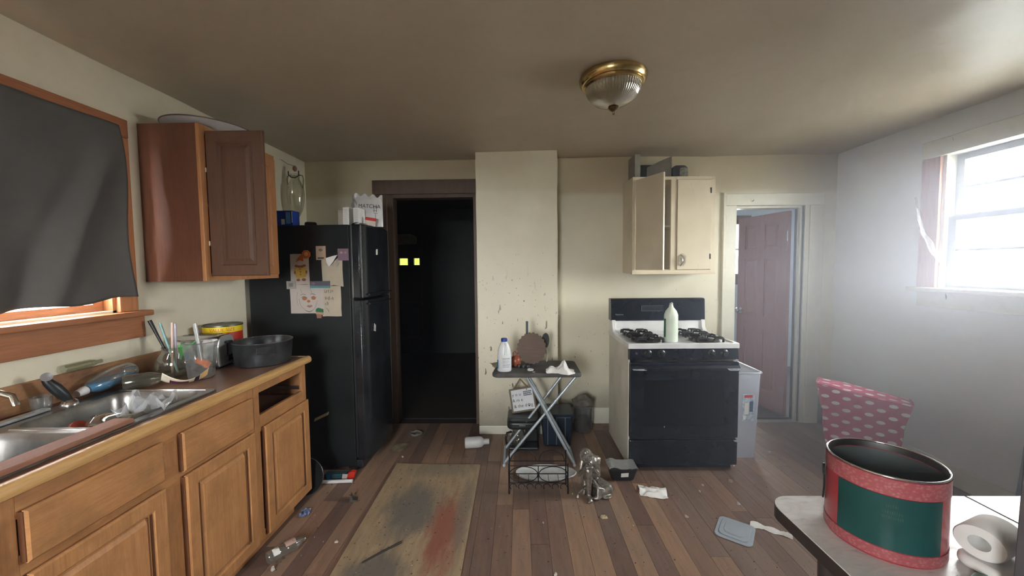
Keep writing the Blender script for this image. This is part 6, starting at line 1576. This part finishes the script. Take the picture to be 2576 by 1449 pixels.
# dull bracket
tag(G().prism([(0, 0), (0.052, 0.0), (0.050, 0.006), (0.026, 0.012), (0.018, 0.040), (0.012, 0.040), (0.008, 0.008)], -0.02, 0.02, T(0.862, 2.325, 0.001, rz=0.3) @ Matrix.Rotation(PI/2, 4, 'X')).build('metal_bracket', plain('dull_bracket', (0.10, 0.085, 0.07), 0.5, 0.4), fixn=True), 'small bent grey bracket on the floor near the oak cabinets', 'bracket')
# crushed clear bottle
kb = thing('crushed_bottle', 'crushed clear plastic bottle on the floor by the oak cabinets', 'bottle', (0.735, 1.87, 0))
KBM = T(0.688, 1.806, 0.0335, rz=math.radians(-38)) @ Matrix.Rotation(math.radians(-90), 4, 'X')
g = G(KBM).lathe([(0.0005, 0), (0.028, 0), (0.033, 0.01), (0.033, 0.05), (0.028, 0.062), (0.032, 0.080), (0.026, 0.098), (0.031, 0.115), (0.030, 0.13), (0.018, 0.155), (0.011, 0.165), (0.011, 0.18), (0.0005, 0.181)], 26)
g.v = [Vector((p.x+0.004*nz(p.x*40, p.y*40, p.z*40), p.y, max(0.001, p.z*(1+0.18*nz(p.x*30, p.y*30, 4))))) for p in g.v]
g.build('shell', thin_clear('dusty_clear_plastic', (0.72, 0.72, 0.68), 0.28, 0.1, 0.22, (0.55, 0.53, 0.48)), kb, smooth=40)
G(KBM).grid(lambda u, v: (0.0338*math.sin(1.9+u*1.1), 0.0338*math.cos(1.9+u*1.1), 0.018+v*0.03), 6, 2).build('white_label', M_PAPER, kb, smooth=60)
g = G(KBM).grid(lambda u, v: (0.0325*math.sin(2.3+u*1.5), 0.0325*math.cos(2.3+u*1.5), 0.078+v*0.05), 6, 2); g.build('pink_label', plain('pink_label', (0.45, 0.30, 0.25), 0.6), kb, smooth=60)
tag(crumple((0.655, 2.200, 0.0), 0.05, 0.07, 0.03, 2.2, 8, 2.5, 0.3).build('blue_scrap', plain('blue_grey_scrap', (0.16, 0.20, 0.36), 0.6, var=0.5, scale=30), smooth=40), 'crumpled blue scrap under the end of the oak cabinets', 'scrap')
tag(crumple((0.955, 3.04, 0.0), 0.11, 0.14, 0.012, 5.1, 8, 1.6, -0.25).build('tan_sheet', plain('dirty_tan_paper', (0.24, 0.20, 0.12), 0.8, var=0.3), smooth=40), 'dirty tan sheet of paper on the floor by the fridge corner', 'paper')
rg = [(1.025+0.048*math.cos(a)*(1+0.15*math.sin(3*a)), 3.295+0.042*math.sin(a), 0.008+0.003*math.sin(5*a)) for a in [2*PI*i/28 for i in range(28)]]
tag(G().tube(rg, [0.009*(1+0.25*math.sin(i*1.7)) for i in range(28)], 6, True, flat=0.7).build('torn_ring', plain('grey_ring', (0.16, 0.15, 0.13), 0.8), smooth=50), 'ragged grey ring on the floor in the dark doorway', 'ring')
tag(G().tube([(1.163, 1.800, 0.0175), (1.235, 1.868, 0.0195), (1.312, 1.940, 0.0185)], [0.004, 0.0045, 0.006], 8).build('dark_stick', plain('dark_stick', (0.035, 0.028, 0.022), 0.6), smooth=50), 'thin dark stick lying across the plywood sheet', 'stick')
# bits of litter big enough to pick out
BITS = [(2.305, 2.37, 0.022, 0.012, (0.70, 0.64, 0.55), 'cream crumb of plaster left of the figurine'),
        (2.275, 2.40, 0.016, 0.008, (0.36, 0.28, 0.16), 'brown chip beside the wire rack'),
        (2.425, 2.175, 0.050, 0.012, (0.45, 0.36, 0.22), 'tan scrap of card in the middle of the floor'),
        (2.735, 2.43, 0.016, 0.008, (0.66, 0.66, 0.68), 'white chip left of the tissue'),
        (2.575, 2.10, 0.016, 0.006, (0.46, 0.34, 0.22), 'small tan chip near the middle of the floor'),
        (2.905, 2.18, 0.026, 0.006, (0.40, 0.33, 0.26), 'thin tan flake between the tissue and the lid'),
        (3.36, 2.55, 0.045, 0.014, (0.26, 0.19, 0.15), 'brown curl of paper right of the stove'),
        (3.15, 2.50, 0.020, 0.008, (0.42, 0.40, 0.42), 'pale flake in front of the stove'),
        (3.095, 2.43, 0.022, 0.008, (0.44, 0.42, 0.44), 'pale flake behind the lid'),
        (3.27, 2.30, 0.028, 0.010, (0.38, 0.36, 0.40), 'grey flake behind the twisted napkin'),
        (3.87, 2.95, 0.040, 0.010, (0.44, 0.42, 0.44), 'pale paper flake near the clear bin'),
        (2.105, 1.752, 0.020, 0.009, (0.68, 0.62, 0.52), 'white chip at the front edge of the floor'),
        (0.735, 1.775, 0.026, 0.014, (0.55, 0.50, 0.44), 'pale lump beside the crushed bottle'),
        (0.955, 1.965, 0.026, 0.006, (0.56, 0.48, 0.38), 'thin white splinter left of the plywood'),
        (1.03, 2.885, 0.028, 0.010, (0.42, 0.34, 0.26), 'small pink-brown scrap above the plywood'),
        (2.07, 2.12, 0.012, 0.006, (0.66, 0.60, 0.50), 'pale crumb right of the plywood')]
for i, (x, y, s_, h, c_, lab_) in enumerate(BITS):
    n_ = 7; rs = random.Random(i+30)
    poly = [(s_/2*(0.6+0.6*rs.random())*math.cos(2*PI*k/n_), s_/2*(0.4+0.6*rs.random())*math.sin(2*PI*k/n_)) for k in range(n_)]
    g = G(T(x, y, 0.0005, rz=rs.random()*3))
    g.v = []
    vs = [(a, c2, 0) for a, c2 in poly] + [(a*0.7+0.002*rs.random(), c2*0.7, h*(0.6+0.6*rs.random())) for a, c2 in poly]
    g.add(vs, [tuple(range(n_-1, -1, -1)), tuple(range(n_, 2*n_))] + [(k, (k+1) % n_, n_+(k+1) % n_, n_+k) for k in range(n_)])
    tag(g.build('litter_scrap', plain('litter_%02d' % i, c_, 0.8), fixn=True), lab_, 'scrap', 'scraps of litter on the floor')
# crumbs nobody could count
g = G(); rs = random.Random(77)
for i in range(420):
    if i < 200: x, y = 0.66+0.95*rs.random(), 1.55+1.45*rs.random()
    else: x, y = 1.7+2.3*rs.random(), 1.6+1.3*rs.random()
    if sx0-0.02 < x < sx1+0.02 and y > 2.62: continue
    z = 0.0135 if (1.04 < x < 1.655 and 1.30 < y < 2.745) else 0.0002
    s_ = 0.002+0.0035*rs.random()**2
    g.add([(x-s_, y-s_*0.6, z), (x+s_, y-s_*0.4, z), (x+0.3*s_, y+s_, z), (x, y, z+s_*0.9)], [(0, 1, 3), (1, 2, 3), (2, 0, 3), (0, 2, 1)])
tag(g.build('floor_crumbs', plain('dark_crumbs', (0.055, 0.040, 0.030), 0.9, var=0.5, scale=200)), 'dark crumbs and dirt scattered over the floor', 'crumbs', None, 'stuff')
g = G()
for i in range(90):
    x, y = 0.7+3.2*rs.random(), 1.6+1.25*rs.random()
    if sx0-0.02 < x < sx1+0.02 and y > 2.62: continue
    z = 0.0135 if (1.04 < x < 1.655 and 1.30 < y < 2.745) else 0.0002
    s_ = 0.0015+0.003*rs.random()**2
    g.add([(x-s_, y-s_*0.6, z), (x+s_, y-s_*0.4, z), (x+0.3*s_, y+s_, z), (x, y, z+s_*0.9)], [(0, 1, 3), (1, 2, 3), (2, 0, 3), (0, 2, 1)])
tag(g.build('pale_floor_crumbs', plain('pale_crumbs', (0.52, 0.46, 0.38), 0.9)), 'pale plaster crumbs scattered over the floor', 'crumbs', None, 'stuff')

# ================================================================== RIGHT FOREGROUND
tbl = thing('kitchen_table', 'table with a pale marbled top and dark edge', 'table', (3.23, 0.76, 0))
m, t, b = nt('marbled_laminate')
f1 = noise_n(t, coords(t, (1, 2.5, 1)), 9, 7, 0.7, 1.2)
cc = ramp(t, f1, [(0.40, (0.72, 0.71, 0.70)), (0.58, (0.62, 0.60, 0.58)), (0.72, (0.38, 0.35, 0.32))])
t.links.new(cc, b.inputs['Base Color']); setb(b, Roughness=0.3)
M_MARB = m
M_TEDGE = plain('dark_table_edge', (0.035, 0.026, 0.024), 0.45)
for (x0, x1, nm) in ((2.70, 3.304, 'tabletop'), (3.308, 3.76, 'table_leaf')):
    if nm == 'tabletop':
        pl = [(x1, 0.35), (x1, 1.170)] + [(2.765+0.065*math.cos(a), 1.105+0.065*math.sin(a)) for a in [PI/2+PI/2*i/7 for i in range(8)]] + [(2.765+0.065*math.cos(a), 0.415+0.065*math.sin(a)) for a in [PI+PI/2*i/7 for i in range(8)]]
    else:
        pl = [(x0, 1.170), (x0, 0.35)] + [(x1-0.065+0.065*math.cos(a), 0.415+0.065*math.sin(a)) for a in [1.5*PI+PI/2*i/7 for i in range(8)]] + [(x1-0.065+0.065*math.cos(a), 1.105+0.065*math.sin(a)) for a in [PI/2*i/7 for i in range(8)]]
    tp = G().prism(pl, 0.706, 0.742).build(nm, M_TEDGE, tbl, fixn=True)
    n_ = len(pl); cxm = sum(p[0] for p in pl)/n_; cym = sum(p[1] for p in pl)/n_
    G().prism([(cxm+(a-cxm)*0.996, cym+(c_-cym)*0.996) for a, c_ in pl], 0.742, 0.745).build('marbled_surface', M_MARB, tp, fixn=True)
for q in ((2.80, 2.82, 0.45, 1.07), (3.64, 3.66, 0.45, 1.07), (2.82, 3.64, 0.45, 0.47), (2.82, 3.64, 1.05, 1.07)): B('apron', M_TEDGE, tbl, *q, 0.63, 0.706)
for xx in (2.81, 3.65):
    for yy in (0.46, 1.06): G().tube([(xx, yy, 0), (xx, yy, 0.70)], [0.016, 0.024], 12).build('leg', M_TEDGE, tbl, smooth=40)
TT = 0.7452
# ---- popcorn tin
tn = thing('popcorn_tin', 'round red tin with a green panel standing open on the table', 'tin', (2.892, 0.994, TT))
TNM = T(2.892, 0.994, TT)
m, t, b = nt('red_tin_print')
t.links.new(ramp(t, noise_n(t, coords(t), 6), [(0.3, (0.30, 0.030, 0.042)), (0.7, (0.40, 0.045, 0.055))]), b.inputs['Base Color']); setb(b, Roughness=0.28)
G(TNM).lathe([(0.0005, 0), (0.116, 0), (0.1175, 0.004), (0.1165, 0.206), (0.113, 0.206), (0.113, 0.006), (0.0005, 0.005)], 64).build('body', m, tn, smooth=40)
G(TNM).lathe([(0.1125, 0.190), (0.1125, 0.206)], 64).build('inner_lip', M_STEEL, tn, smooth=60)
G(TNM).lathe([(0.1120, 0.008), (0.1122, 0.188)], 64).build('inner_wall', plain('dark_tin_inside', (0.14, 0.165, 0.165), 0.4, 0.3), tn, smooth=60)
G(TNM).tube([(0.1155*math.cos(a), 0.1155*math.sin(a), 0.2075) for a in [2*PI*i/64 for i in range(64)]], 0.0026, 8, True).build('rim', M_CHROME, tn, smooth=60)
m, t, b = nt('checked_border_print')
tc = t.nodes.new('ShaderNodeTexCoord'); sep = t.nodes.new('ShaderNodeSeparateXYZ'); t.links.new(tc.outputs['Object'], sep.inputs[0])
at = t.nodes.new('ShaderNodeMath'); at.operation = 'ARCTAN2'; t.links.new(sep.outputs['Y'], at.inputs[0]); t.links.new(sep.outputs['X'], at.inputs[1])
cmb = t.nodes.new('ShaderNodeCombineXYZ'); t.links.new(at.outputs[0], cmb.inputs[0]); t.links.new(sep.outputs['Z'], cmb.inputs[1])
mp = t.nodes.new('ShaderNodeMapping'); mp.inputs['Scale'].default_value = (11, 120, 1); t.links.new(cmb.outputs[0], mp.inputs[0])
ck = t.nodes.new('ShaderNodeTexVoronoi'); ck.inputs['Scale'].default_value = 1.4; t.links.new(mp.outputs[0], ck.inputs['Vector'])
t.links.new(ramp(t, ck.outputs['Distance'], [(0.20, (0.40, 0.15, 0.15)), (0.55, (0.33, 0.075, 0.085))]), b.inputs['Base Color']); setb(b, Roughness=0.35)
M_BORD = m
G(TNM).lathe([(0.1182, 0.164), (0.1182, 0.204)], 64).build('top_border', M_BORD, tn, smooth=60)
G(TNM).lathe([(0.1184, 0.005), (0.1184, 0.030)], 64).build('bottom_border', M_BORD, tn, smooth=60)
aC = math.atan2(-0.994, -0.945)+0.02                       # towards the camera
G(TNM).grid(lambda u, v: (0.1183*math.cos(aC-0.80+u*1.78), 0.1183*math.sin(aC-0.80+u*1.78), 0.032+v*0.130), 40, 2).build('green_panel', plain('deep_green_print', (0.006, 0.060, 0.055), 0.3), tn, smooth=60)
# illegible gold print above the blank panel middle
g = G(TNM); rs = random.Random(21)
for row, (z, n_) in enumerate(((0.136, 6), (0.120, 9), (0.108, 10))):
    for k in range(n_):
        a = aC+0.12-0.030*n_/2*1.0+0.034*k
        w = 0.009+0.010*rs.random()
        g.grid(lambda u, v: (0.1187*math.cos(a+u*w), 0.1187*math.sin(a+u*w), z+v*(0.006+0.003*rs.random())), 1, 1)
g.build('faded_gold_print', plain('faded_gold', (0.030, 0.085, 0.060), 0.5), tn)
ha = aC-1.42
G(TNM @ T(0.119*math.cos(ha), 0.119*math.sin(ha), 0.145, rz=ha) @ Matrix.Rotation(PI/2, 4, 'Y')).lathe([(0.0005, 0), (0.016, 0), (0.014, 0.005), (0.0005, 0.006)], 18).build('handle_lug', M_BLACKP, tn, smooth=40)
G(TNM).tube([(0.121*math.cos(ha+0.10*math.sin(i*0.5)), 0.121*math.sin(ha+0.10*math.sin(i*0.5)), 0.145-0.012*i) for i in range(8)], 0.0025, 6).build('wire_handle', M_BLACKP, tn, smooth=50)
# ---- toilet roll on a folded wad and a blue-green cloth
rl = thing('paper_roll', 'flattened white paper roll lying on the table', 'paper roll', (3.03, 0.915, TT))
RM = T(3.003, 0.876, TT+0.066, rz=math.radians(-68)) @ Matrix.Rotation(math.radians(-90), 4, 'X')
prf = [(0.019, 0.0), (0.042, 0.0), (0.044, 0.003), (0.044, 0.095), (0.042, 0.098), (0.019, 0.098), (0.019, 0.0)]
G(RM).lathe(prf, 36, sx=1.0, sy=0.86).build('paper', M_TISSUE, rl, smooth=35)
G(RM).lathe([(0.0195, 0.0005), (0.0185, 0.0005), (0.0182, 0.097)], 24, sx=1.05, sy=0.9).build('core', plain('cardboard_core', (0.12, 0.06, 0.045), 0.9), rl, smooth=50)
g = G(T(3.075, 0.885, TT, rz=math.radians(14))).prism(rrect(-0.085, 0.080, -0.045, 0.05, 0.03), 0.0, 0.026)
tag(g.build('folded_napkins', M_TISSUE, smooth=40, bevel=0.010, bseg=3), 'wad of folded white napkins under the paper roll', 'napkins')
tag(crumple((2.955, 0.828, TT), 0.12, 0.045, 0.018, 4.4, 14, 2.2, 0.35).build('blue_green_cloth', plain('blue_green_cloth', (0.40, 0.56, 0.52), 0.8, var=0.3, scale=20), smooth=60), 'pale blue-green cloth at the front edge of the table', 'cloth')
# ---- dark grey carton at the right edge of the picture
gb = thing('grey_carton', 'dark grey carton on the table at the right edge of the picture', 'carton', (3.10, 0.63, TT))
M_GBX = plain('dark_grey_card', (0.11, 0.095, 0.105), 0.75, var=0.12)
g = G().taper(2.958, 3.25, 0.49, 0.775, TT, TT+0.335, 1.05, 1.0); g.build('box', M_GBX, gb, bevel=0.003)
B('tape_strip', plain('brown_tape', (0.16, 0.12, 0.09), 0.4), gb, 3.08, 3.13, 0.492, 0.773, TT+0.3348, TT+0.3356)
for (a, c_) in ((2.958, 3.08), (3.13, 3.25)): B('top_flap', M_GBX, gb, a+0.002, c_-0.002, 0.494, 0.771, TT+0.3348, TT+0.3368)
# ---- board leaning on the right wall
tag(G(T(4.66, 2.03, 0.0, ry=math.radians(5.5))).box(-0.012, 0.012, -0.09, 0.075, 0.004, 0.98).build('leaning_board', plain('dark_blue_grey_board', (0.15, 0.17, 0.20), 0.6), bevel=0.003), 'dark blue-grey board leaning on the wall under the bright window', 'board')
# ---- polka-dot hamper
hp = thing('polka_dot_hamper', 'pink-red fabric hamper with white polka dots behind the table', 'hamper', (4.27, 2.74, 0))
m, t, b = nt('polka_dot_fabric')
tc = t.nodes.new('ShaderNodeTexCoord'); sep = t.nodes.new('ShaderNodeSeparateXYZ'); t.links.new(tc.outputs['Object'], sep.inputs[0])
sm = t.nodes.new('ShaderNodeMath'); sm.operation = 'ADD'; 
def lin(a_, c_):
    n1 = t.nodes.new('ShaderNodeMath'); n1.operation = 'MULTIPLY'; n1.inputs[1].default_value = a_; t.links.new(sep.outputs['X'], n1.inputs[0])
    n2 = t.nodes.new('ShaderNodeMath'); n2.operation = 'MULTIPLY_ADD'; n2.inputs[1].default_value = c_; t.links.new(sep.outputs['Y'], n2.inputs[0]); t.links.new(n1.outputs[0], n2.inputs[2])
    return n2.outputs[0]
t.links.new(lin(0.755, -0.656), sm.inputs[0]); sm.inputs[1].default_value = 0.02
szz = t.nodes.new('ShaderNodeMath'); szz.operation = 'ADD'; t.links.new(sep.outputs['Z'], szz.inputs[0]); t.links.new(lin(0.656, 0.755), szz.inputs[1])
def frac_cell(off):
    cx_ = t.nodes.new('ShaderNodeMath'); cx_.operation = 'MULTIPLY_ADD'; cx_.inputs[1].default_value = 1/0.115; cx_.inputs[2].default_value = off+20
    t.links.new(sm.outputs[0], cx_.inputs[0])
    cz_ = t.nodes.new('ShaderNodeMath'); cz_.operation = 'MULTIPLY_ADD'; cz_.inputs[1].default_value = 1/0.078; cz_.inputs[2].default_value = off+20
    t.links.new(szz.outputs[0], cz_.inputs[0])
    outs = []
    for s_ in (cx_, cz_):
        f_ = t.nodes.new('ShaderNodeMath'); f_.operation = 'FRACT'; t.links.new(s_.outputs[0], f_.inputs[0])
        d_ = t.nodes.new('ShaderNodeMath'); d_.operation = 'SUBTRACT'; d_.inputs[1].default_value = 0.5; t.links.new(f_.outputs[0], d_.inputs[0]); outs.append(d_.outputs[0])
    cb_ = t.nodes.new('ShaderNodeCombineXYZ'); t.links.new(outs[0], cb_.inputs[0]); t.links.new(outs[1], cb_.inputs[1])
    mp_ = t.nodes.new('ShaderNodeVectorMath'); mp_.operation = 'MULTIPLY'; mp_.inputs[1].default_value = (1/0.20, 1/0.155, 0); t.links.new(cb_.outputs[0], mp_.inputs[0])
    l_ = t.nodes.new('ShaderNodeVectorMath'); l_.operation = 'LENGTH'; t.links.new(mp_.outputs[0], l_.inputs[0])
    return l_.outputs['Value']
mn = t.nodes.new('ShaderNodeMath'); mn.operation = 'MINIMUM'; t.links.new(frac_cell(0.0), mn.inputs[0]); t.links.new(frac_cell(0.5), mn.inputs[1])
t.links.new(ramp(t, mn.outputs[0], [(0.92, (0.72, 0.68, 0.70)), (1.0, (0.46, 0.075, 0.14))]), b.inputs['Base Color']); setb(b, Roughness=0.85)
HPM = T(4.305, 2.66, 0, rz=math.radians(-41))
def hamper_pt(x, y, v):
    """soft tapering bag: x, y in -1..1, v from the floor (0) to the shoulder (1)"""
    w = 0.150+0.085*v+0.004*math.sin(v*11+x*3); d = 0.075+0.020*v
    return (x*w, y*d, 0.004+v*0.575-0.03*x*v**3+0.012*nz(x*2, y*2, 5)*v)
def side(u, v):
    n_ = u*4; i = min(3, int(n_)); f = n_-i
    q = [(-1, -1), (1, -1), (1, 1), (-1, 1), (-1, -1)]
    x = q[i][0]+(q[i+1][0]-q[i][0])*f; y = q[i][1]+(q[i+1][1]-q[i][1])*f
    bl = 1+0.035*math.sin(PI*f)+0.02*nz(u*9, v*5, 3)
    return hamper_pt(x*bl, y*bl, v)
g = G(HPM).grid(side, 56, 18); g.build('fabric', m, hp, smooth=40, solid=0.003)
def lid_(u, v):
    p = hamper_pt(2*u-1, 2*v-1, 1.0)
    return (p[0], p[1], p[2]+0.022*math.sin(PI*u)*math.sin(PI*v)+0.006*nz(u*5, v*5, 2))
G(HPM).grid(lid_, 18, 12).build('folded_top', m, hp, smooth=50, solid=0.003)
G(HPM).box(-0.148, 0.148, -0.073, 0.073, 0.002, 0.008).build('bottom', plain('hamper_lining', (0.34, 0.05, 0.09), 0.9), hp)
G(HPM).tube([side(i/56, 0.995) for i in range(56)], 0.004, 6, True).build('hem', plain('hamper_hem', (0.46, 0.07, 0.12), 0.8), hp, smooth=60)

# small joined_print marks stay one part each
for o in bpy.data.objects:
    if o.name.split('.')[0] in ('pencil_lines', 'ink_letters', 'scrawl', 'print_lines', 'brown_marks', 'small_print', 'faded_gold_print', 'orange_pencil', 'brush_marks', 'curled_hair'): o['kind'] = 'stuff'

# ================================================================== ADDED HAZE standing in for lens glare, densest by the bright window
mh = bpy.data.materials.new('glare_haze'); mh.use_nodes = True
th = mh.node_tree; th.nodes.remove(th.nodes['Principled BSDF'])
vs_ = th.nodes.new('ShaderNodeVolumeScatter'); vs_.inputs['Color'].default_value = (0.80, 0.84, 1.0, 1)

tcv = th.nodes.new('ShaderNodeNewGeometry'); spv = th.nodes.new('ShaderNodeSeparateXYZ'); th.links.new(tcv.outputs['Position'], spv.inputs[0])
mrv = th.nodes.new('ShaderNodeMapRange'); mrv.interpolation_type = 'SMOOTHSTEP'
for k_, v_ in ((1, 2.2), (2, 4.75), (3, 0.006), (4, 0.205)): mrv.inputs[k_].default_value = v_
inr = th.nodes.new('ShaderNodeMath'); inr.operation = 'LESS_THAN'; inr.inputs[1].default_value = W+0.03; th.links.new(spv.outputs['X'], inr.inputs[0])
iny = th.nodes.new('ShaderNodeMath'); iny.operation = 'LESS_THAN'; iny.inputs[1].default_value = D+0.08; th.links.new(spv.outputs['Y'], iny.inputs[0])
th.links.new(spv.outputs['X'], mrv.inputs[0])
m1_ = th.nodes.new('ShaderNodeMath'); m1_.operation = 'MULTIPLY'; th.links.new(mrv.outputs[0], m1_.inputs[0]); th.links.new(inr.outputs[0], m1_.inputs[1])
m2_ = th.nodes.new('ShaderNodeMath'); m2_.operation = 'MULTIPLY'; th.links.new(m1_.outputs[0], m2_.inputs[0]); th.links.new(iny.outputs[0], m2_.inputs[1])
th.links.new(m2_.outputs[0], vs_.inputs['Density'])
vs_.inputs['Anisotropy'].default_value = 0.35
th.links.new(vs_.outputs[0], th.nodes['Material Output'].inputs['Volume'])
# the added volume, whose faces lie inside the outer walls of the house
hz = G().box(HX0-0.05, BX1+0.05, YB-0.06, HY1+0.05, -0.06, H+0.10).build('haze', mh)
tag(hz, 'added haze standing in for lens glare near the window', 'haze', None, 'stuff')
